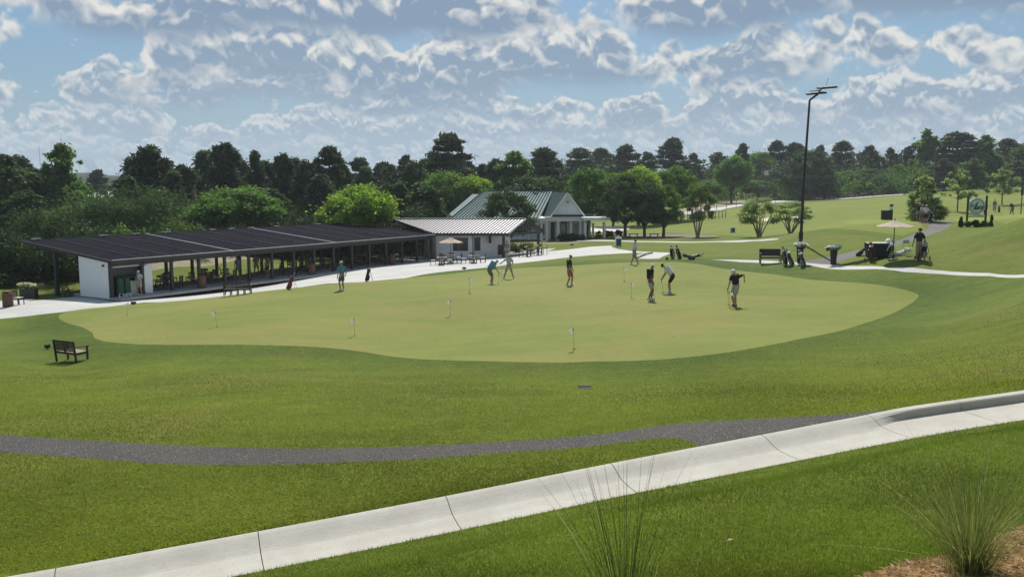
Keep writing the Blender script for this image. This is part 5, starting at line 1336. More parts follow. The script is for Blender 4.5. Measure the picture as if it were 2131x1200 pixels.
golf_bag(G(1933, 463.5), rad(-60), 'golf trolley pushed by the golfers at the path bend', tilt=0.5, wheels=True, stand=False, trim=M_baggrey, group='golf trolleys')
golf_bag(on(2078, 134), rad(10), 'upright dark bag beside the far standing golfer', tilt=0.15)
golf_bag(pl(16.9, 1.4), prz + rad(90), 'black bag standing under the pavilion right of the pink shirted person', tilt=0.2)
golf_bag(pl(14.4, 2.5), prz + rad(30), 'black bag with orange cover beside the man in the pavilion\'s middle bays', trim=mat('orange_cover', (0.5, 0.1, 0.05), 0.7), tilt=0.2)
golf_bag(pl(18.1, 1.0), prz + rad(30), 'black bag leaning next to the wooden bin in the pavilion', tilt=0.3)

M_flag = mat('flag_cloth', (0.78, 0.78, 0.76), 0.8, var=0.03, trans=0.55); M_cup = mat('cup_dark', (0.02, 0.022, 0.015), 0.9)
def flag(px, pyt, pyb, px_top, label, d):
    p = G(px, pyb); Y = p.y; h_ = (at(px, pyt, Y).z - p.z)
    r = thing('practice_flag', p, 0, label, 'flag', 'practice flags on the putting green')
    lean = (px_top - px) / F_PX * Y
    MB().tube([(0, 0, 0), (lean * 0.88, 0, h_ * 0.88)], 0.0085, 6).build('pole', M_steel, r)
    MB().tube([(lean * 0.86, 0, h_ * 0.86), (lean, 0, h_)], 0.016, 6).build('pole_tip', M_blk, r)
    t_ = Vector((lean, 0, h_)); fw_, fh = 0.17, 0.20
    pts = []; 
    for i in range(5):
        x = i / 4
        for k in range(3): pts.append(t_ + Vector((d * fw_ * x, 0.03 * math.sin(x * 4), -0.03 - fh * k / 2 * (1 - 0.35 * x) - 0.05 * x)))
    fs = [(i * 3 + k, (i + 1) * 3 + k, (i + 1) * 3 + k + 1, i * 3 + k + 1) for i in range(4) for k in range(2)]
    MB().add(pts + [p_ + Vector((0, 0.006, 0)) for p_ in pts], fs + [tuple(i_ + 15 for i_ in reversed(f_)) for f_ in fs]).build('flag_cloth', M_flag, r)
    MB().lathe([(0.054, 0.004), (0.054, 0.010)], 12).build('hole_cup', M_cup, r)
for (px, pt, pb, tx, lb, d) in ((265, 629, 656, 268, 'faint white flag near the green\'s far left end by the store room', -1), (452, 647, 680, 448, 'white flag left of centre on the green, opposite the patio bench', -1), (738, 662, 699, 737, 'white flag in front of the green\'s wavy near edge, left of centre', -1), (937, 624, 656, 937, 'white flag mid green below the bending blue shirted man', -1),
        (977, 578, 608, 977, 'white flag just left of the bending blue shirted man', 1), (1044, 562, 585, 1045, 'white flag between the bending man and the striding man', 1), (1299, 557, 584, 1298, 'white flag on the far right part of the green below the walking older man', 1), (1314, 588, 619, 1313, 'white flag left of the man in the loose black shirt', 1), (1195, 682, 726, 1192, 'nearest white flag, low in the middle of the green', -1), (1519, 606, 641, 1517, 'white flag at the feet of the man with one arm thrown back', 1)):
    flag(px, pt, pb, tx, lb, d)
M_ball = mat('golf_ball', (0.8, 0.8, 0.78), 0.4, var=0.02)
ball_me = MB().lathe([(0.003, -0.0213), (0.015, -0.015), (0.0213, 0), (0.015, 0.015), (0.003, 0.0213)], 10).mesh('golf_ball', M_ball, True)
for (px, py, lb) in ((367, 665, 'ball left of the opposite-bench flag'), (349, 701, 'ball near the green\'s near left edge'), (265, 708, 'leftmost ball of the small cluster at the green\'s left corner'), (270, 710, 'second ball of the small cluster at the green\'s left corner'), (272, 706, 'upper ball of the small cluster at the green\'s left corner'), (284, 707, 'rightmost ball of the small cluster at the green\'s left corner'), (501, 622, 'ball just in front of the patio bench'), (766, 593, 'ball just in front of the black golf bag'), (900, 590, 'farther ball of the two left of the bending man\'s flag'), (910, 601, 'nearer ball of the two left of the bending man\'s flag'), (1093, 635, 'ball alone in the middle of the green'), (1028, 694, 'ball left of the nearest flag'), (1272, 648, 'ball alone right of the middle of the green'), (1402, 700, 'ball alone toward the green\'s near right edge'), (1147, 594, 'ball left of the salmon shorts man'), (1294, 594, 'ball between the two right-hand flags'), (1551, 640, 'ball right of the man with one arm thrown back'), (1377, 609, 'ball at the crouching man\'s putter head'), (842, 591, 'ball in line with the kiosk parasol on the far side'), (1784, 672, 'ball in the rough beside the green\'s right edge')):
    o = bpy.data.objects.new('golf_ball', ball_me); C.objects.link(o); o.location = G(px, py, 0.03); s_ = 1.35; o.scale = (s_,) * 3
    tag(o, 'white golf ' + lb, 'golf ball', 'golf balls on the putting green')
# ---------------------------------------------------------------- furniture
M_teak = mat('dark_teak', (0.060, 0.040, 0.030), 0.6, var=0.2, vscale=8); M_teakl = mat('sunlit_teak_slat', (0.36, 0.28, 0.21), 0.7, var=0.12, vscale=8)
M_barrel = mat('brown_bin_wood', (0.15, 0.075, 0.045), 0.7, var=0.2); M_canvas = mat('cream_canvas', (0.66, 0.55, 0.42), 0.9, var=0.05, trans=0.35)
M_weave = mat('dark_wicker', (0.045, 0.036, 0.030), 0.7, var=0.2, vscale=14)
def bench(w, loc, rz, label, back='slats', h=0.92, seatm=None, split=2, group=None, legs=4):
    """faces +Y locally (sitter looks to +Y)"""
    r = thing('bench', loc, rz, label, 'bench', group); hw = w / 2
    xs = [-hw + 0.03, hw - 0.03] + ([0.0] if legs > 4 else []) + ([-hw / 2, hw / 2] if legs > 6 else [])
    for x in xs:
        MB().beam((x, -0.24, 0), (x, -0.24 if abs(x) < hw - .1 else -0.34, 0.45 if abs(x) < hw - .1 else h), 0.06, 0.06, (1, 0, 0)).build('leg', M_teak, r)
        MB().beam((x, 0.26, 0), (x, 0.26, 0.63 if abs(x) >= hw - .1 else 0.42), 0.06, 0.06, (1, 0, 0)).build('leg', M_teak, r)
    for x in (-hw + .03, hw - .03):
        MB().beam((x, -0.32, 0.66), (x, 0.33, 0.65), 0.08, 0.035).build('armrest', M_teak, r)
        MB().beam((x, -0.24, 0.38), (x, 0.26, 0.38), 0.05, 0.07).build('side_rail', M_teak, r)
    MB().box((0, 0.26, 0.38), (w - .06, 0.04, 0.07)).build('front_rail', M_teak, r)
    MB().box((0, -0.24, 0.38), (w - .06, 0.04, 0.07)).build('rear_rail', M_teak, r)
    for k in range(6): MB().box((0, -0.19 + 0.088 * k, 0.43), (w - .02, 0.072, 0.022)).build('seat_slat', seatm or M_teak, r)
    MB().beam((-hw, -0.345, h - .03), (hw, -0.345, h - .03), 0.035, 0.08).build('top_rail', M_teak, r)
    MB().beam((-hw, -0.27, 0.50), (hw, -0.27, 0.50), 0.03, 0.05).build('lower_rail', M_teak, r)
    if back == 'slats':
        n = int(w / 0.085)
        for k in range(n):
            x = -hw + 0.09 + (w - .18) * k / (n - 1)
            MB().beam((x, -0.275, 0.5), (x, -0.343, h - .06), 0.05, 0.014, (0, 1, 0)).build('back_slat', M_teak, r)
        if split == 2: MB().beam((0, -0.265, 0.42), (0, -0.345, h), 0.06, 0.05, (0, 1, 0)).build('back_post', M_teak, r)
    else:
        MB().prism([(-hw + .05, -.285, .52), (hw - .05, -.285, .52), (hw - .05, -.265, .52), (-hw + .05, -.265, .52)], [(-hw + .05, -.355, h - .06), (hw - .05, -.355, h - .06), (hw - .05, -.335, h - .06), (-hw + .05, -.335, h - .06)]).build('back_panel', M_weave, r)
    return r
bench(1.22, G(150, 752), rad(-26), 'dark wooden two seat bench on the grass facing the green, lower left', seatm=M_teakl, h=0.90)
bench(1.70, G(495, 614), rad(8), 'long dark lattice back bench on the patio edge in front of the pavilion', h=0.92, legs=7)
bench(1.35, G(1603, 548), rad(200 - 28), 'dark wicker back bench beside the golf bags at the sidewalk', back='panel')
def mk_chair():
    r = thing('patio_chair', (0, 0, 0), 0, 'chair', 'chair'); 
    for sx in (-1, 1):
        MB().beam((sx * 0.22, -0.22, 0), (sx * 0.22, -0.27, 0.95), 0.045, 0.045, (1, 0, 0)).build('leg', M_teak, r)
        MB().beam((sx * 0.22, 0.22, 0), (sx * 0.22, 0.22, 0.44), 0.045, 0.045, (1, 0, 0)).build('leg', M_teak, r)
    MB().box((0, 0, 0.45), (0.50, 0.50, 0.04)).build('seat', M_teak, r)
    MB().box((0, 0.01, 0.485), (0.44, 0.44, 0.03)).build('cushion', M_pale, r)
    m_ = MB()
    MB().beam((-0.24, -0.27, 0.90), (0.24, -0.27, 0.90), 0.03, 0.10).build('top_rail', M_teak, r)
    for k in range(5): 
        x = -0.15 + 0.075 * k; MB().beam((x, -0.235, 0.46), (x, -0.268, 0.88), 0.045, 0.015, (0, 1, 0)).build('back_slat', M_barrel, r)
    return r
def mk_table(h=0.74, r0=0.5):
    r = thing('patio_table', (0, 0, 0), 0, 'table', 'table')
    MB().lathe([(r0 - .03, h - 0.05), (r0, h - 0.04), (r0, h), (r0 - .01, h + 0.004)], 16).build('tabletop', M_teakl, r)
    MB().tube([(0, 0, 0), (0, 0, h - .05)], 0.05, 8).build('pedestal', M_teak, r)
    MB().box((0, 0, 0.03), (0.6, 0.08, 0.05)).box((0, 0, 0.03), (0.08, 0.6, 0.05)).build('foot', M_teak, r)
    return r
CH = Proto(mk_chair); TB = Proto(mk_table)
def mk_stool():
    r = thing('bar_stool', (0, 0, 0), 0, 'stool', 'bar stool')
    for sx in (-1, 1):
        for sy in (-1, 1): MB().beam((sx * 0.2, sy * 0.2, 0), (sx * 0.18, sy * 0.18, 0.75 if sy > 0 else 1.12), 0.04, 0.04, (1, 0, 0)).build('leg', M_teak, r)
    MB().box((0, 0, 0.76), (0.44, 0.44, 0.05)).build('seat', M_teak, r)
    MB().box((0, -0.19, 1.04), (0.42, 0.03, 0.16)).build('backrest', M_barrel, r)
    MB().box((0, 0.19, 0.3), (0.36, 0.03, 0.03)).build('footrest', M_teak, r)
    return r
ST = Proto(mk_stool)
HT = Proto(lambda: mk_table(1.04, 0.38))
gC = 'chairs round the patio tables'
tb1 = G(919, 551); tb2 = G(938, 546.5)
TB.put(tb1, 0, 'round patio table nearer the green, left of the kiosk parasol pole', 'patio tables')
TB.put(tb2, 0.3, 'round patio table around the kiosk parasol pole', 'patio tables')
tb3 = G(985, 547); TB.put(tb3, 0, 'round patio table standing alone below the kiosk window', 'patio tables')
def ring(center, lst):
    for (deg, rr_, lab) in lst:
        a_ = rad(deg); p_ = center + Vector((math.sin(a_) * rr_, math.cos(a_) * rr_, 0)); p_.z = H(p_.x, p_.y)
        CH.put(p_, math.pi - a_, lab, gC)
ring(tb1, ((-95, .82, 'chair at the far left of the two tables near the kiosk parasol'), (175, .85, 'chair with its back to the green at the nearer parasol table'), (85, .8, 'chair between the two tables near the kiosk parasol'), (0, .8, 'chair behind the nearer parasol table')))
ring(tb2, ((80, .85, 'chair at the right of the table around the parasol pole'), (0, .85, 'chair behind the table around the parasol pole'), (-60, .95, 'chair left behind the table around the parasol pole')))
ring(tb3, ((-95, .95, 'high backed chair at the left of the lone table below the kiosk window'), (-10, .85, 'chair behind the lone table below the kiosk window'), (172, .85, 'chair with its back to the green at the lone table'), (95, .95, 'chair at the right of the lone table below the kiosk window')))
tb4 = G(1098, 534); tb5 = G(1121, 531)
HT.put(tb4, 0, 'left high table on the patio right of the kiosk porch', 'high patio tables'); HT.put(tb5, 0, 'right high table on the patio beside the porch post', 'high patio tables')
for c_, nm in ((tb4, 'left'), (tb5, 'right')):
    for (deg, w_) in ((-100, 'left side'), (170, 'side facing the green'), (90, 'right side'), (10, 'far side')):
        a_ = rad(deg); p_ = c_ + Vector((math.sin(a_) * .68, math.cos(a_) * .68, 0)); p_.z = H(p_.x, p_.y)
        ST.put(p_, math.pi - a_, 'bar stool on the %s of the %s high table' % (w_, nm), 'bar stools at the high tables')
# furniture in the shade of the pavilion
gI = 'chairs in the shade of the pavilion'
inn = [(3.9, 1.9, 80), (4.5, 3.2, -60), (5.6, 2.6, 100), (6.2, 1.2, 20), (6.9, 3.5, -80), (8.3, 2.2, 160), (8.9, 3.4, 40), (9.9, 1.6, -100), (10.6, 2.9, 80), (11.6, 1.5, 10), (12.3, 3.0, -60), (19.3, 2.6, 90), (20.0, 1.6, -20), (21.1, 3.2, 170), (21.8, 2.0, 60), (23.5, 2.8, -90), (24.1, 1.6, 90), (26.0, 3.0, 0), (27.2, 2.0, 80), (29.0, 2.6, -60), (30.4, 1.8, 100), (32.5, 2.6, 20), (34.0, 1.8, -80), (5.0, 4.2, 180), (7.4, 4.0, 170), (8.0, 4.3, 190), (11.0, 4.1, 180), (20.6, 4.2, 180), (22.8, 4.1, 175), (24.8, 4.2, 180), (27.0, 4.1, 185), (29.4, 4.2, 180), (31.6, 4.1, 175), (33.4, 4.2, 180), (35.2, 3.9, 180)]
for i, (s_, d_, a_) in enumerate(inn):
    CH.put(pl(s_, d_), prz + rad(a_), 'dark chair in the shade under the pavilion roof among the tables and posts', gI)
for (s_, d_, lb) in ((5.2, 1.6, 'high table nearest the store room under the pavilion'), (9.3, 2.3, 'high table behind the pavilion bin nearest the store room'), (20.6, 2.4, 'high table between the pavilion\'s hanging screens'), (27.9, 2.4, 'high table near the far end of the pavilion')):
    HT.put(pl(s_, d_), prz, lb, 'high tables under the pavilion')
for i, (s_, d_, a_) in enumerate(((5.3, 0.9, 180), (4.4, 1.3, 90), (9.0, 1.5, 180), (10.1, 2.6, -90), (20.6, 1.6, 180), (21.4, 2.6, -90), (27.9, 1.6, 180), (28.7, 2.5, -90))):
    ST.put(pl(s_, d_), prz + rad(a_), 'dark bar stool at one of the high tables under the pavilion roof', 'bar stools under the pavilion')
def mk_bagstand():
    r = thing('folding_bag_stand', (0, 0, 0), 0, 'stand', 'bag stand')
    for sx in (-1, 1):
        MB().beam((sx * 0.25, -0.35, 0), (sx * 0.25, 0.15, 0.95), 0.05, 0.05).build('leg', M_teak, r)
        MB().beam((sx * 0.22, 0.35, 0), (sx * 0.22, -0.05, 0.55), 0.05, 0.05).build('leg', M_teak, r)
    MB().box((0, -0.12, 0.45), (0.5, 0.05, 0.06)).build('cross_bar', M_teak, r); MB().box((0, 0.0, 0.68), (0.5, 0.05, 0.06)).build('cross_bar', M_teak, r)
    MB().box((0, -0.3, 0.10), (0.5, 0.2, 0.04)).build('shelf', M_teak, r)
    return r
BS = Proto(mk_bagstand)
BS.put(G(136, 618), rad(70), 'dark folding bag stand left of the white store room', 'folding bag stands')
BS.put(pl(12.8, 4.1), prz, 'dark folding bag stand at the rear edge beyond the long bench', 'folding bag stands')
BS.put(pl(17.3, 4.2), prz, 'dark folding bag stand right of the pink shirted person', 'folding bag stands')
def mk_bin():
    r = thing('wooden_litter_bin', (0, 0, 0), 0, 'bin', 'litter bin')
    n = 16
    for k in range(n):
        a_ = 2 * math.pi * k / n; MB().box((0.30 * math.cos(a_), 0.30 * math.sin(a_), 0.44), (0.03, 0.112, 0.84), (0, 0, a_)).build('stave', M_barrel, r)
    MB().lathe([(0.27, 0.05), (0.27, 0.8)], 12).build('liner', M_blk, r)
    MB().lathe([(0.33, 0.86), (0.33, 0.91), (0.15, 0.93)], 16).build('rim', M_barrel, r)
    return r
BN = Proto(mk_bin)
BN.put(pl(7.25, -0.2), 0, 'brown slatted bin at the pavilion edge left of the long bench', 'wooden litter bins')
BN.put(pl(18.9, -0.1), 0, 'brown slatted bin at the pavilion edge right of the red golf bag', 'wooden litter bins')
BN.put(pl(30.2, 0.2), 0, 'brown slatted bin in the pavilion\'s far bays near the kiosk', 'wooden litter bins')
b_ = BN.put(G(17, 638), 0, 'brown slatted bin with raised lid at the far left of the patio', 'wooden litter bins')
MB().box((0, 0, 1.0), (0.42, 0.42, 0.05)).box((-.18, 0, .95), (.04, .3, .1)).box((.18, 0, .95), (.04, .3, .1)).build('raised_lid', M_barrel, b_)
CH.put(G(39, 634), rad(-100), 'brown chair with pale seat between the left bin and the flower planter', gC)
L_flower = leaf_mat('cream_blossom', (0.50, 0.55, 0.34), 0.4, warm=0); L_flowerw = leaf_mat('white_blossom', (0.80, 0.80, 0.72), 0.45, warm=0)
def flowers(parent, cx, cy, cz, rx, rz_h, n, m, seed, droop=0.0, leafm=None):
    rg = np.random.default_rng(seed)
    cl = [(cx + rg.normal() * rx * .45, cy + rg.normal() * rx * .45, cz + rg.uniform(-.3, 1) * rz_h * .6, rx * .32, rx * .32, rz_h * .3) for _ in range(12)]
    me = clumps_mesh('blossoms', [(c[0], c[1], c[2] + rz_h * .12, c[3] * 1.1, c[4] * 1.1, c[5]) for c in cl], n, 0.10, m, seed); o = bpy.data.objects.new('blossoms', me); C.objects.link(o); o.parent = parent
    n = n // 3
    me = clumps_mesh('leaves', [(c[0], c[1], c[2] - rz_h * .25, c[3], c[4], c[5]) for c in cl], n, 0.08, leafm or L_mid, seed + 1); o = bpy.data.objects.new('leaves', me); C.objects.link(o); o.parent = parent
p_ = thing('planter_box', G(61, 621), rad(12), 'square black planter box of pale green flowers at the left of the patio', 'planter')
MB().box((0, 0, 0.36), (1.0, 0.8, 0.72)).build('box', M_blk, p_); flowers(p_, 0, 0, 0.85, 0.55, 0.35, 900, L_flower, 3)
def tall_planter(loc, lab, h=1.05):
    r = thing('tall_planter', loc, 0, lab, 'planter', 'tall black planters of white flowers at the sidewalk')
    MB().lathe([(0.16, 0), (0.17, 0.05), (0.22, h), (0.24, h), (0.24, h + .04), (0.2, h + .04)], 4 if False else 16).build('pot', M_blk, r, smooth=False)
    flowers(r, 0, 0, h + 0.16, 0.36, 0.24, 1100, L_flowerw, int(loc.x * 10))
    return r
tall_planter(G(1734, 550), 'tapered black planter of white flowers standing alone where the path meets the sidewalk', 0.85)
tall_planter(G(1664, 547), 'black planter with drooping white flowers hidden behind the leaning golf bags', 0.95)
def parasol(loc, label, R_, h0, h1, seed=0, group='cream parasols'):
    r = thing('parasol', loc, seed * 0.3, label, 'parasol', group)
    n = 8
    for k in range(n):
        a0, a1 = 2 * math.pi * k / n, 2 * math.pi * (k + 1) / n
        q = [(0.16 * math.cos(a0), 0.16 * math.sin(a0), h1 - 0.06), (0.16 * math.cos(a1), 0.16 * math.sin(a1), h1 - 0.06)]
        am = (a0 + a1) / 2
        v = [q[0], q[1], (R_ * math.cos(a1), R_ * math.sin(a1), h0), (R_ * .965 * math.cos(am), R_ * .965 * math.sin(am), h0 + .04), (R_ * math.cos(a0), R_ * math.sin(a0), h0)]
        v += [(x, y, z - 0.012) for x, y, z in v]
        MB().add(v, [(0, 4, 3), (0, 3, 1), (1, 3, 2), (5, 8, 9), (5, 6, 8), (6, 7, 8), (4, 9, 8, 3), (3, 8, 7, 2)]).build('canopy_panel', M_canvas, r)
        MB().beam((R_ * math.cos(a0), R_ * math.sin(a0), h0 - .02), (0.1 * math.cos(a0), 0.1 * math.sin(a0), h1 - .1), 0.02, 0.02).build('rib', M_teak, r)
    MB().lathe([(R_ * .30, h1 - .1), (0.05, h1 + .02), (0.02, h1 + .03)], 8).build('vent_cap', M_canvas, r)
    MB().tube([(0, 0, 0), (0, 0, h1 + .03)], 0.026, 8).build('pole', M_teak, r)
    MB().lathe([(0.03, h1), (0.035, h1 + .08), (0.01, h1 + .14)], 8).build('finial', M_blk, r)
    MB().lathe([(0.28, 0), (0.28, 0.05), (0.06, 0.09), (0.05, 0.3)], 14).build('base', M_blk, r)
    return r
parasol(tb2, 'cream parasol open over the tables in front of the kiosk', 1.25, 2.02, 2.5)
# starter's table on the right
um = G(1858, 541); parasol(um, 'cream parasol open over the black clothed table at the right', 1.12, 1.98, 2.34, 1)
tt = G(1828, 537); Ys = tt.y
tb = thing('clothed_table', tt, rad(-4), 'trestle table under a black cloth with pale top beside the cart path', 'table', None)
hw0, hw1 = 0.66, 0.78; hh = 0.92
MB().prism([(-hw0, -.36, .03), (hw0, -.36, .03), (hw0, .36, .03), (-hw0, .36, .03)], [(-hw1, -.38, hh), (hw1, -.38, hh), (hw1, .38, hh), (-hw1, .38, hh)]).build('cloth', M_cloth_blk, tb)
MB().box((0, 0, hh + .022), (hw1 * 2 + .02, .8, .04)).build('tabletop', M_pale, tb)
bk = thing('white_bucket', tt + Vector((0.52, -.1, hh + .045)), 0, 'white domed bowl on the right end of the black clothed table', 'bowl')
MB().lathe([(0.1, 0), (0.17, 0.06), (0.18, 0.12), (0.14, 0.2), (0.05, 0.25)], 14).build('bowl', M_white, bk, smooth=True)
fc = thing('folding_chair', G(1888, 532.5), rad(190), 'white metal folding chair between the parasol pole and the big man', 'chair')
for sx in (-1, 1):
    MB().tube([(sx * 0.2, 0.25, 0), (sx * 0.2, -0.15, 0.62), (sx * 0.19, -0.2, 0.95)], 0.014, 6).build('leg', M_steel, fc); MB().tube([(sx * 0.19, -0.28, 0), (sx * 0.19, 0.12, 0.46)], 0.014, 6).build('leg', M_steel, fc)
MB().box((0, 0.02, 0.46), (0.40, 0.38, 0.025)).build('seat', M_white, fc)
MB().tube([(-.19, -.2, .93), (-.1, -.21, .98), (.1, -.21, .98), (.19, -.2, .93)], 0.014, 6).build('back_frame', M_steel, fc); MB().box((0, -.19, 0.84), (0.36, 0.02, 0.18)).build('back_panel', M_baggrey, fc)

# ---- lamp pole
lampP = G(1666, 508); LY = lampP.y
lt = at(1673, 214, LY).z - lampP.z
la = thing('solar_street_lamp', lampP, 0, 'tall black lamp pole with angled arm carrying a lamp head and tilted solar panel', 'street lamp')
k = LY / F_PX
def L(px, py, dy=0.0): return Vector(((px - 1666) * k, dy, (508 - py) * k * 1.0))
top_ = L(1673, 214)
MB().tube([(0, 0, -.1), (top_.x * .3, 0, top_.z * .5), top_], [0.115, 0.095, 0.075], 8).build('pole', M_blk, la)
MB().tube([top_, L(1690, 201)], 0.07, 8).build('arm', M_blk, la)
MB().tube([L(1688, 201), L(1700, 187)], 0.05, 6).build('panel_bracket', M_blk, la)
MB().lathe([(0.19, 0), (0.19, 0.03), (0.12, 0.3)], 10).box((0, 0, 0.62), (0.24, 0.24, 0.55)).build('base_box', M_blk, la)
def slabpx(pts, th, m, name, dy):
    P_ = [L(a, b, c) for a, b, c in pts]; mb = MB().slab(P_, th); return mb.build(name, m, la)
slabpx([(1663, 202, -.4), (1703, 198.5, -.4), (1704, 194.6, .6), (1670, 198.0, .6)], 0.12, M_dkmetal, 'lamp_head', 0)
MB().box(L(1684, 196.5, 0.1) + Vector((0, 0, .06)), (0.72, 0.34, 0.05), (0, rad(-6), 0)).build('lamp_cover', M_white, la)
slabpx([(1688, 190.5, -.6), (1722, 187.5, -.6), (1729, 182.0, .8), (1694, 185.5, .8)], 0.13, M_blk, 'solar_panel', 0)
MB().tube([L(1705, 186), L(1709, 169)], 0.012, 5).build('aerial', M_blk, la)
def zrel(px, pyt, p): return at(px, pyt, p.y).z - p.z
def polething(name, px, Y, pyt, r_, m, label, cat, group=None, lean=0.0):
    p = on(px, Y); h_ = zrel(px, pyt, p); o = thing(name, p, 0, label, cat, group)
    MB().tube([(0, 0, -.3), (lean, 0, h_)], [r_, r_ * .7], 8).build('pole', m, o); return o, h_
M_pole = mat('weathered_utility_pole', (0.16, 0.14, 0.12), 0.9)
u1, h1_ = polething('utility_pole', 1940, 232, 312, 0.15, M_pole, 'tall grey utility pole with lamp arm behind the parked pickup', 'utility pole', 'utility poles')
MB().beam((0, 0, h1_ * .72), (-1.9, 0, h1_ * .70), 0.08, 0.08).build('arm', M_pole, u1); MB().box((-2.2, 0, h1_ * .70), (0.7, 0.3, 0.14)).build('lamp_head', M_pale, u1)
ups = []
for px, lb in ((1590, 'leftmost of the three close utility poles by the far road'), (1595, 'middle of the three close utility poles, with a pale transformer box'), (1601.5, 'rightmost of the three close utility poles by the far road')):
    u, h_ = polething('utility_pole', px, 205 + (px - 1590) * .3, 352 if px == 1595 else 366, 0.16, M_pole, lb, 'utility pole', 'utility poles'); ups.append((u, h_))
MB().box((0, 0, ups[1][1] - 1.1), (2.6, 0.12, 0.14)).build('cross_arm', M_pole, ups[1][0]); MB().box((-.4, -.3, ups[1][1] - .9), (0.9, 0.5, 1.1)).build('transformer', M_pale, ups[1][0])
MB().box((0, 0, ups[1][1] - 2.6), (2.2, 0.12, 0.14)).build('cross_arm', M_pole, ups[1][0])
M_wire = mat('wire', (0.10, 0.10, 0.10), 0.6)
def wire(a, b, sag, label, r_=0.022):
    a, b = Vector(a), Vector(b); pts = []
    for i in range(17):
        t_ = i / 16; q = a.lerp(b, t_); q.z -= sag * 4 * t_ * (1 - t_); pts.append(q)
    o = MB().tube(pts, r_, 4).build('overhead_wire', M_wire); tag(o, label, 'wire', 'overhead wires of the utility poles'); return o
U1 = u1.location; U2 = ups[1][0].location; U3 = on(2260, 225)
wire(U2 + Vector((1, 0, ups[1][1] - 1.0)), U1 + Vector((0, 0, h1_ * .78)), 2.2, 'upper overhead wire from the close poles to the tall utility pole')
wire(U2 + Vector((1, 0, ups[1][1] - 2.5)), U1 + Vector((0, 0, h1_ * .66)), 2.4, 'lower overhead wire from the close poles to the tall utility pole')
wire(U2 + Vector((1.2, .1, ups[1][1] - 1.0)), ups[1][0].location + Vector((13, 3, ups[1][1] - 1.6)), 0.4, 'short level wire right of the close utility poles', 0.03)
MB().tube([(0, 0, -.2), (0, 0, .1)], .1, 6)
for px, Y, yt, lb in ((88, 420, 302, 'thin radio mast on the skyline left of the twin peaked tree'), (134, 420, 288, 'thin radio mast on the skyline behind the twin peaked tree')):
    polething('radio_mast', px, Y, yt, 0.10, M_dkmetal, lb, 'mast', 'radio masts on the left skyline')
lp2, h2 = polething('lamp_post', 2122, 118, 384, 0.07, M_blk, 'short black post with a box near its top at the right edge', 'post'); MB().box((0, 0, h2 - .9), (0.22, 0.22, 1.1)).build('box', M_blk, lp2)
lp3, h3 = polething('lamp_post', 2126, 170, 312, 0.09, M_dkmetal, 'tall thin lamp post with bent arm at the right edge', 'street lamp'); MB().tube([(0, 0, h3), (.5, 0, h3 + 1.0), (1.6, 0, h3 + 1.3)], 0.07, 6).build('arm', M_dkmetal, lp3)
# box on the far post behind the lamp pole
o_, h_ = polething('signal_box_post', 1664.5, 150, 404, 0.16, M_blk, 'dark box on a post seen behind the lamp pole', 'post'); MB().box((0, 0, h_ - 1.0), (0.62, 0.4, 2.0)).build('box', M_blk, o_)
# yardage post with ball washer box
bp = on(1851, 86); hb_ = zrel(1851, 425, bp); o_ = thing('marker_post', bp, 0, 'black marker post with a white band near its top behind the parasol', 'post')
MB().box((0, 0, hb_ / 2), (0.24, 0.24, hb_)).build('post', M_blk, o_); MB().box((0, -.01, hb_ - .38), (0.25, 0.25, 0.32)).build('white_band', M_white, o_)
o_ = tag(MB().box((0, 0, .45), (0.70, 0.5, 0.86)).box((0, 0, .9), (0.74, .54, .05)).build('black_box', M_blk, loc=on(1839.5, 86)), 'black square box standing left of the marker post', 'box')

# ---- fence by the far road
fe = thing('chain_link_fence', (0, 0, 0), 0, 'long low dark wire fence along the far road', 'fence')
prev = None; M_fence = mat('fence_wire', (0.045, 0.045, 0.045), 0.5)
pxs = list(np.linspace(1430, 1920, 25)); rail = []
for i, px in enumerate(pxs):
    py = np.interp(px, [1420, 1500, 1560, 1620, 1680, 1760, 1880, 1920], [447, 436.5, 425.5, 420.5, 417, 413, 405, 402.5])
    g_ = G(px, py); 
    MB().tube([(g_.x, g_.y, g_.z - .2), (g_.x, g_.y, g_.z + 1.45)], 0.055, 5).build('fence_post', M_fence, fe); rail.append(g_)
for a_, b_ in zip(rail[:-1], rail[1:]):
    MB().tube([a_ + Vector((0, 0, 1.4)), b_ + Vector((0, 0, 1.4))], 0.02, 4).tube([a_ + Vector((0, 0, .75)), b_ + Vector((0, 0, .75))], 0.010, 4).tube([a_ + Vector((0, 0, .1)), b_ + Vector((0, 0, .1))], 0.010, 4).build('fence_rail', M_fence, fe)
# near retaining fence strip behind the trees
f2 = thing('black_paling_fence', (0, 0, 0), 0, 'black paling fence between the round trees and the crape myrtle', 'fence')
for i in range(16):
    px = 1402 + 7.2 * i; g_ = on(px, 150); t_ = zrel(px, 447, g_)
    MB().box((g_.x, g_.y, g_.z + .65), (0.09, 0.09, 1.3)).build('paling', M_blk, f2)
g0_, g1_ = on(1402, 150), on(1510, 150)
for z in (.3, 1.15): MB().beam(g0_ + Vector((0, 0, z)), g1_ + Vector((0, 0, z)), 0.06, 0.05).build('rail', M_blk, f2)

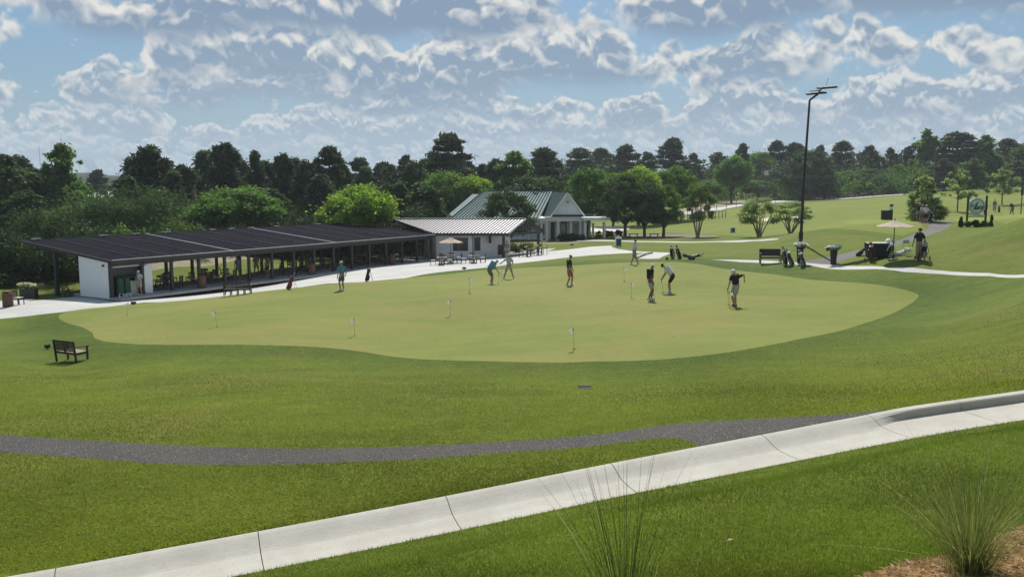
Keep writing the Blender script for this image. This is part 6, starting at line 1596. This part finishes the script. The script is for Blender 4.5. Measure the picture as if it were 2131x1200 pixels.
# ---- pickup beyond the tree
pk_p = on(1951, 236); pk = thing('pickup_truck', pk_p, rad(6), 'pale grey pickup truck parked at the end of the far road', 'pickup truck')
M_car = mat('grey_car_paint', (0.38, 0.42, 0.46), 0.3, 0.2, var=0.03)
pr = [(-2.6, .45), (2.6, .45), (2.65, .95), (0.7, 1.0), (0.35, 1.62), (-0.9, 1.62), (-1.3, 1.05), (-2.65, 0.92)]
MB().prism([(x, -.9, z) for x, z in pr], [(x, .9, z) for x, z in pr]).build('body', M_car, pk)
MB().prism([(x, -.92, z) for x, z in ((0.45, 1.1), (.25, 1.52), (-.8, 1.52), (-1.1, 1.1))], [(x, -.905, z) for x, z in ((0.45, 1.1), (.25, 1.52), (-.8, 1.52), (-1.1, 1.1))]).build('window', M_glass, pk)
for x in (-1.7, 1.75):
    for y in (-.85, .85): MB().lathe([(0.38, -.12), (0.38, .12)], 14, (x, y, .38), Matrix.Rotation(math.pi / 2, 3, 'X')).build('wheel', M_blk, pk)

# ---- round sign
sp = on(2027, 78); sg = thing('round_club_sign', sp, 0, 'round pale sign reading the Loop hung between two black posts', 'sign')
ks = 78 * 1.0 / F_PX
M_signbg = mat('sign_pale_green', (0.62, 0.68, 0.62), 0.6, var=0.03); M_signdk = mat('sign_dark_green', (0.012, 0.05, 0.04), 0.5)
zc = zrel(2027, 429, sp); Rr_ = 17 * ks
for px, yt, nm in ((2008, 409, 'post'), (2046.5, 409, 'post')):
    x = (px - 2027) * ks; MB().box((x, 0, zrel(px, yt, sp) / 2), (0.13, 0.13, zrel(px, yt, sp))).lathe([(0.09, 0), (0.05, .1), (0.02, .14)], 8, (x, 0, zrel(px, yt, sp))).build('post', M_blk, sg)
RX = Matrix.Rotation(math.pi / 2, 3, 'X')
MB().lathe([(Rr_, -.03), (Rr_, .03)], 40, (0, 0, zc), RX).build('board', M_signbg, sg)
m_ = MB(); n = 48
for rr0, rr1, nm in ((Rr_ * .80, Rr_ * .87, 'ring'),):
    vs = []; 
    for k_ in range(n):
        a_ = 2 * math.pi * k_ / n; vs += [(rr0 * math.cos(a_), -.036, zc + rr0 * math.sin(a_)), (rr1 * math.cos(a_), -.036, zc + rr1 * math.sin(a_))]
    m_.add(vs, [(2 * k_, 2 * k_ + 1, (2 * k_ + 3) % (2 * n), (2 * k_ + 2) % (2 * n)) for k_ in range(n)])
m_.build('ring', M_signdk, sg)
for z, sx in ((zc + .35, 1), (zc - .35, 1)): MB().box((0, 0.06, z), (38.5 * ks, 0.05, 0.06)).build('cross_bar', M_blk, sg)
MB().box((0, 0, zrel(2027, 450.3, sp)), (36 * ks, 0.05, 2.8 * ks)).build('lower_plank', M_signbg, sg); MB().box((0, -.03, zrel(2027, 450.3, sp)), (33 * ks, 0.01, 0.8 * ks)).build('plank_stripe', M_signdk, sg)
def text(body, size, loc, m, parent, shear=0.0, rx=math.pi / 2, rz=0.0, name='lettering', bold=0.0):
    cu = bpy.data.curves.new(name, 'FONT'); cu.body = body; cu.size = size; cu.shear = shear; cu.extrude = 0.004; cu.offset = bold; cu.align_x = 'CENTER'; cu.align_y = 'CENTER'
    cu.materials.append(m); t0 = bpy.data.objects.new(name, cu); C.objects.link(t0); dg = bpy.context.evaluated_depsgraph_get(); me = bpy.data.meshes.new_from_object(t0.evaluated_get(dg)); bpy.data.objects.remove(t0)
    o = bpy.data.objects.new(name, me); C.objects.link(o); o.parent = parent; o.location = loc; o.rotation_euler = (rx, 0, rz); return o
text('L', 0.92, (-Rr_ * .18, -.05, zc + .02), M_signdk, sg, 0.45, bold=0.012); text('oop', 0.50, (Rr_ * .30, -.05, zc - .06), M_signdk, sg, 0.4, bold=0.012); text('the', 0.24, (-Rr_ * .58, -.05, zc + .02), M_signdk, sg, 0.3, bold=0.004)
sw = []
for i in range(26):
    a_ = i / 25; sw.append(Vector((-0.28 + 0.25 * math.cos(2.2 + a_ * 4.6), -.045, zc + 0.28 + 0.16 * math.sin(2.2 + a_ * 4.6))))
MB().tube(sw, 0.018, 5).build('script_flourish', M_signdk, sg)
MB().tube([(-.35, -.045, zc - .27), (-.1, -.045, zc - .31), (.2, -.045, zc - .25), (.5, -.045, zc - .30)], 0.016, 5).build('script_flourish', M_signdk, sg)
# shrubs
def shrub(px, py, w, h_, m, label, group=None, cone=False, Y=None, n=1500, name='shrub'):
    p = G(px, py) if Y is None else on(px, Y)
    rg = np.random.default_rng(int(px)); cl = []
    for i in range(14):
        a_ = rg.uniform(0, 6.28); z = rg.uniform(.12, .88); r_ = (w / 2) * ((1 - z) * .9 if cone else math.sqrt(max(.05, 1 - (z * 1.2 - .45) ** 2)) * .7) * rg.uniform(.3, 1)
        cl.append((r_ * math.cos(a_), r_ * math.sin(a_), z * h_, w * .17, w * .17, h_ * .15))
    r = thing(name, p, 0, label, 'shrub', group)
    o = bpy.data.objects.new('foliage', clumps_mesh('foliage', cl, n, 0.06 + w * .04, m, int(px))); C.objects.link(o); o.parent = r
    MB().tube([(0, 0, -.05), (0, 0, h_ * .5)], 0.03, 5).build('stem', M_bark, r); return r
gS = 'shrubs under the round sign'
shrub(1996, 473, .55, .9, L_bush, 'dark pointed shrub at the left end under the round sign', gS, True, Y=77.2); shrub(2010, 471, .85, .55, L_mid, 'lighter low shrub second from left under the round sign', gS, Y=77); shrub(2027, 470, .95, .62, L_bush, 'round shrub in the middle under the round sign', gS, Y=77); shrub(2045, 470, .75, .55, L_mid, 'lighter low shrub second from right under the round sign', gS, Y=77); shrub(2059, 468, .42, 1.0, L_bush, 'narrow upright shrub at the right end under the round sign', gS, True, Y=77.2)
gB = 'clipped bushes along the clubhouse front'
for px, w, lb in ((1168, 1.3, 'clipped bush left of the row against the portico columns'), (1180, 1.6, 'largest clipped bush beneath the portico window'), (1192, 1.6, 'clipped bush third in the row beside the portico side door'), (1207, 1.6, 'clipped bush at the right end of the portico row')):
    shrub(px, 500, w, 1.0, L_bush, lb, gB, Y=115.5, n=1200)
gB2 = 'small round bushes beyond the pergola'
for i, (px, lb) in enumerate(((1245, 'small round bush just right of the pergola\'s middle column'), (1264, 'small round bush at the pergola\'s right column'), (1271, 'second small round bush right of the pergola'), (1284, 'third small round bush right of the pergola'), (1290, 'small round bush left of the first low bench'))):
    shrub(px, 492, .95, .9, L_bush, lb, gB2, Y=119, n=700)
for px, w, lb in ((1068, 2.0, 'leafy bush at the porch end of the kiosk bed'), (1082, 2.4, 'twiggy bush in the middle of the kiosk bed'), (1098, 2.0, 'sparse bush at the far end of the kiosk bed')):
    shrub(px, 520, w, 1.1, L_olive, lb, 'bushes in the bed right of the kiosk', Y=99.5, n=500)
# low benches / A-frame boards / ground lights / drain
for px, lb in ((1318.5, 'low black backless bench left, under the dark round trees'), (1361, 'low black backless bench right, under the round trees')):
    p = on(px, 115.5); o_ = thing('backless_bench', p, 0, lb, 'bench', 'low benches under the round trees'); MB().box((0, 0, .42), (1.25, .42, .08)).build('seat', M_blk, o_)
    for sx in (-1, 1): MB().box((sx * .5, 0, .2), (.08, .38, .4)).build('leg', M_blk, o_)
def aframe(px, Y, pyt, lab, w):
    p = on(px, Y); h_ = zrel(px, pyt, p); r = thing('sandwich_board', p, 0, lab, 'sandwich board', 'sandwich boards on the lawn')
    for s_ in (-1, 1):
        a_ = Matrix.Rotation(s_ * 0.18, 3, 'X')
        MB().box((0, s_ * .16, h_ / 2), (w, .04, h_), a_).build('frame', M_white, r); MB().box((0, s_ * .185, h_ * .47), (w * .78, .03, h_ * .76), a_).build('panel', M_signdk, r)
    MB().tube([(-.1, 0, h_), (-.06, 0, h_ + .07), (.06, 0, h_ + .07), (.1, 0, h_)], .015, 5).build('handle', M_white, r)
    return r
r_ = aframe(1287, 90, 493.5, 'white framed dark sandwich board at the bend of the patio', .64)
M_dim = mat('board_lettering', (0.35, 0.4, 0.38), 0.7)
aframe(1525, 119, 472.5, 'white framed dark board far out on the fairway', .62)
def glight(px, py, lab, w=0.28, g='small black ground light boxes'):
    p = G(px, py); r = thing('ground_light', p, rad(-10), lab, 'ground light', g)
    MB().box((0, 0, .13), (w, .18, .15)).build('housing', M_blk, r); MB().tube([(0, 0, -.05), (0, 0, .08)], .03, 6).build('stake', M_blk, r); MB().box((0, .092, .14), (w * .8, .006, .1)).build('lens', M_pale, r)
glight(278, 634, 'black ground light on the patio edge below the store doorway'); glight(966, 561, 'black ground light on the patio edge below the lone table'); glight(1190, 511, 'black ground light on the lawn between kiosk and clubhouse', .4); glight(99, 726, 'small dark ground light on the grass left of the lower left bench', .16); glight(1388, 541, 'pale and black ground light left of the four golf bags', .2)
dr = thing('irrigation_drain', G(1217, 807), 0, 'dark recessed drain slot in the grass below the nearest flag', 'drain'); MB().box((0, 0, .01), (.34, .30, .02)).build('grate', M_cup, dr); MB().box((0, .17, .02), (.36, .04, .03)).build('rim', M_blk, dr)
# low step kerb at the patio tongue
sk_ = thing('patio_step', (0, 0, 0), 0, 'low pale concrete step edge at the patio\'s right tongue', 'step'); m_ = MB(); pts = [G(*q) for q in ((1324, 538), (1334, 532.5), (1345, 529.5), (1355, 527.8))]
for a_, b_ in zip(pts[:-1], pts[1:]): m_.beam(a_ + Vector((0, 0, .08)), b_ + Vector((0, 0, .08)), .32, .16)
m_.build('kerb_stone', M_slab, sk_)

# ---------------------------------------------------------------- grasses in front
def blades_obj(name, X, Y, Z, hgt_, wid, m, rng, lean=0.5, tint=None):
    n = len(X); th = rng.uniform(0, 2 * math.pi, n); dx_, dy_ = np.cos(th), np.sin(th)
    hh_ = hgt_ * rng.uniform(0.55, 1.25, n); ww = wid * rng.uniform(.7, 1.3, n); lx = rng.normal(size=n) * lean * hh_; ly = rng.normal(size=n) * lean * hh_
    V = np.empty((n, 3, 3)); V[:, 0] = np.stack([X - dx_ * ww / 2, Y - dy_ * ww / 2, Z - .004], 1); V[:, 1] = np.stack([X + dx_ * ww / 2, Y + dy_ * ww / 2, Z - .004], 1); V[:, 2] = np.stack([X + lx, Y + ly, Z + hh_], 1)
    me = bpy.data.meshes.new(name); me.vertices.add(3 * n); me.vertices.foreach_set('co', V.astype(np.float32).ravel()); me.loops.add(3 * n); me.loops.foreach_set('vertex_index', np.arange(3 * n, dtype=np.int32)); me.polygons.add(n); me.polygons.foreach_set('loop_start', np.arange(0, 3 * n, 3, dtype=np.int32)); me.update(calc_edges=True)
    T_ = np.stack([rng.uniform(0, 1, n) if tint is None else np.clip(tint + rng.uniform(-.25, .25, n), 0, 1), rng.uniform(0, .6, n), np.zeros(n)], 1); at_ = me.attributes.new('tint', 'FLOAT_VECTOR', 'POINT'); at_.data.foreach_set('vector', np.repeat(T_, 3, axis=0).astype(np.float32).ravel())
    me.materials.append(m); o = bpy.data.objects.new(name, me); C.objects.link(o); o['kind'] = 'stuff'; return o
L_grass = leaf_mat('grass_blades', (0.130, 0.185, 0.030), 0.42, 0.5)
rgb = np.random.default_rng(12)
def scatter(n, vlo, vhi, ulo, uhi, pw):
    u = rgb.uniform(ulo, uhi, n); t_ = rgb.uniform(0, 1, n)
    Y = (vlo ** (1 - pw) + t_ * (vhi ** (1 - pw) - vlo ** (1 - pw))) ** (1 / (1 - pw)); return u * Y, Y, u, 0.5 * np.log(Y)
def zinterp(X, Y):
    # bilinear in a fine grid of the height field
    u, v = uv_of(X, Y); gu = np.linspace(-.8, .8, 260); gv = np.linspace(0.5 * math.log(4.5), 0.5 * math.log(45), 420)
    A, B_ = np.meshgrid(gu, gv); Yg = np.exp(2 * B_); Zg = hgt((A * Yg).ravel(), Yg.ravel()).reshape(A.shape)
    iu = np.clip((u - gu[0]) / (gu[1] - gu[0]), 0, len(gu) - 1.001); iv = np.clip((v - gv[0]) / (gv[1] - gv[0]), 0, len(gv) - 1.001); a = iu.astype(int); b = iv.astype(int); fu = iu - a; fv = iv - b
    return Zg[b, a] * (1 - fu) * (1 - fv) + Zg[b, a + 1] * fu * (1 - fv) + Zg[b + 1, a] * (1 - fu) * fv + Zg[b + 1, a + 1] * fu * fv
def keep(u, v, names):
    k_ = np.ones(len(u), bool)
    for nme in names: k_ &= ~in_poly(u, v, REG_UV[nme])
    return k_
X, Y, u, v = scatter(520000, 5.5, 15.5, -.66, .70, 1.3)
d_, kz_ = kerb_offset(X, Y); k_ = (d_ > KERB_W2 + 0.0) & keep(u, v, ['mulch_bed'])
X, Y = X[k_], Y[k_]; nz = np.sin(X * 2.1 + np.sin(Y * 3.3)) * .5 + np.sin(Y * 1.3 + X * .7) * .5
blades_obj('grass', X, Y, zinterp(X, Y), 0.040, 0.0085, L_grass, rgb, .45, .45 + .22 * nz)['label'] = 'short thick grass on the bank in front of the gutter'
X, Y, u, v = scatter(430000, 11, 34, -.66, .66, 1.6)
d_, kz_ = kerb_offset(X, Y); k_ = (d_ < 0) & keep(u, v, ['asphalt_path', 'putting_green', 'patio'])
X, Y = X[k_], Y[k_]; nz = np.sin(X * .9 + np.sin(Y * 1.3)) * .5 + np.sin(Y * .8 + X * .3) * .5
L_grass2 = leaf_mat('grass_blades_mown', (0.170, 0.200, 0.030), 0.42, 0.5)
blades_obj('grass', X, Y, zinterp(X, Y), 0.034, 0.014, L_grass2, rgb, .6, .5 + .25 * nz)['label'] = 'mown rough grass between the kerb and the putting green'
# pine straw needles on the mulch bed
M_needle = leaf_mat('straw_needles', (0.50, 0.38, 0.25), 0.1, 0.8)
mu = np.array(REG['mulch_bed']); 
X = rgb.uniform(3, 8, 60000); Y = rgb.uniform(4.6, 9.7, 60000); u, v = uv_of(X, Y); k_ = in_poly(u, v, REG_UV['mulch_bed']); X, Y = X[k_], Y[k_]; Z = zinterp(X, Y); n = len(X)
th = rgb.uniform(0, 6.28, n); L_ = rgb.uniform(.05, .13, n); dx_, dy_ = np.cos(th) * L_, np.sin(th) * L_; w_ = .0035
V = np.stack([np.stack([X, Y, Z + rgb.uniform(0, .03, n)], 1), np.stack([X + dx_ * .5 - dy_ * .02, Y + dy_ * .5 + dx_ * .02, Z + rgb.uniform(.01, .05, n)], 1), np.stack([X + dx_, Y + dy_, Z + rgb.uniform(0, .03, n)], 1), np.stack([X + dx_ * .5 + dy_ * w_ / .09, Y + dy_ * .5 - dx_ * w_ / .09, Z + rgb.uniform(.01, .03, n)], 1)], 1).reshape(-1, 3)
o_ = bpy.data.objects.new('pine_straw', quads_mesh('pine_straw', V, np.stack([rgb.uniform(0, 1, n), rgb.uniform(0, .5, n), np.zeros(n)], 1), M_needle)); C.objects.link(o_); o_['kind'] = 'stuff'; o_['label'] = 'loose pine straw mulch around the ornamental grass'
def tuft(loc, label, n, hmax, spread, seed, m, w=0.005, dense=0.5):
    r = thing('ornamental_grass', loc, 0, label, 'grass clump'); rg = np.random.default_rng(seed)
    for nm, cnt, hs, sp, mm in (('blades', n, 1.0, 1.0, m), ('dry_blades', n // 7, 0.8, 1.35, leaf_mat('dry_grass', (0.42, 0.38, 0.20), 0.3) if 'dry_grass' not in MATS else MATS['dry_grass'])):
        seg_ = 6; V = []; tin = []
        for i in range(cnt):
            a_ = rg.uniform(0, 6.28); r0_ = abs(rg.normal()) * .09; h_ = hmax * hs * rg.uniform(.35, 1.0); out = abs(rg.normal()) * spread * sp * h_ * .55 + .05; droop_ = rg.uniform(0, .35) * (out / (spread + .01))
            P_ = []
            for k_ in range(seg_ + 1):
                t_ = k_ / seg_; P_.append(np.array([math.cos(a_) * (r0_ + out * t_ ** 1.5), math.sin(a_) * (r0_ + out * t_ ** 1.5), h_ * (t_ - droop_ * t_ ** 3)]))
            sd_ = np.array([-math.sin(a_), math.cos(a_), 0]) if i % 2 else np.array([1, 0.2, 0])
            for k_ in range(seg_):
                w0, w1 = w * (1 - k_ / seg_ * .85), w * (1 - (k_ + 1) / seg_ * .85)
                V += [P_[k_] - sd_ * w0 / 2, P_[k_] + sd_ * w0 / 2, P_[k_ + 1] + sd_ * w1 / 2, P_[k_ + 1] - sd_ * w1 / 2]; tin.append((rg.uniform(0, 1), rg.uniform(0, .5), 0))
        o = bpy.data.objects.new(nm, quads_mesh(nm, np.array(V), np.array(tin), mm)); C.objects.link(o); o.parent = r
    return r
L_reed = leaf_mat('reed_blades', (0.12, 0.155, 0.055), 0.35)
pg_ = G(2020, 1196); tuft(pg_, 'dense clump of long fine ornamental grass rising from the pine straw at lower right', 620, 1.15, 1.25, 5, L_reed, 0.0055)
y2 = 5.9; p2 = on(1290, y2); tuft(p2, 'sparse clump of tall thin stems rising from below the bottom edge', 95, 1.62, .8, 9, leaf_mat('dark_reed', (0.05, 0.07, 0.025), 0.2), 0.0065)
p3 = on(1560, 5.6); tuft(p3, 'few low arching stems at the bottom edge left of the mulch bed', 26, .45, 1.9, 19, L_reed, 0.0045)
lf = thing('fallen_leaf', G(1519, 1131, .045), .4, 'small pale fallen leaf lying on the near grass bank', 'leaf'); MB().add([(-.045, 0, 0), (0, -.016, .01), (.05, 0, .004), (0, .018, .012), (-.045, 0, -.003), (0, -.016, .007), (.05, 0, .001), (0, .018, .009)], [(0, 1, 2, 3), (7, 6, 5, 4)]).build('blade', M_canvas, lf)

# ---------------------------------------------------------------- air
HAZE = True
if HAZE:
    hz_ = MB().box((0, 330, 15), (1500, 800, 56)).build('haze'); hz_['kind'] = 'stuff'; hz_['label'] = 'thin pale blue summer haze'
    mh = bpy.data.materials.new('haze'); mh.use_nodes = True; NH = NT(mh.node_tree); NH.n.clear()
    pvn = NH.node('ShaderNodeVolumePrincipled'); pvn.inputs['Color'].default_value = (0.86, 0.92, 1.0, 1); pvn.inputs['Density'].default_value = 0.00022; pvn.inputs['Anisotropy'].default_value = 0.35
    oh = NH.node('ShaderNodeOutputMaterial'); NH.l.new(pvn.outputs[0], oh.inputs[1]); hz_.data.materials.append(mh)
    hz_.display_type = 'WIRE'
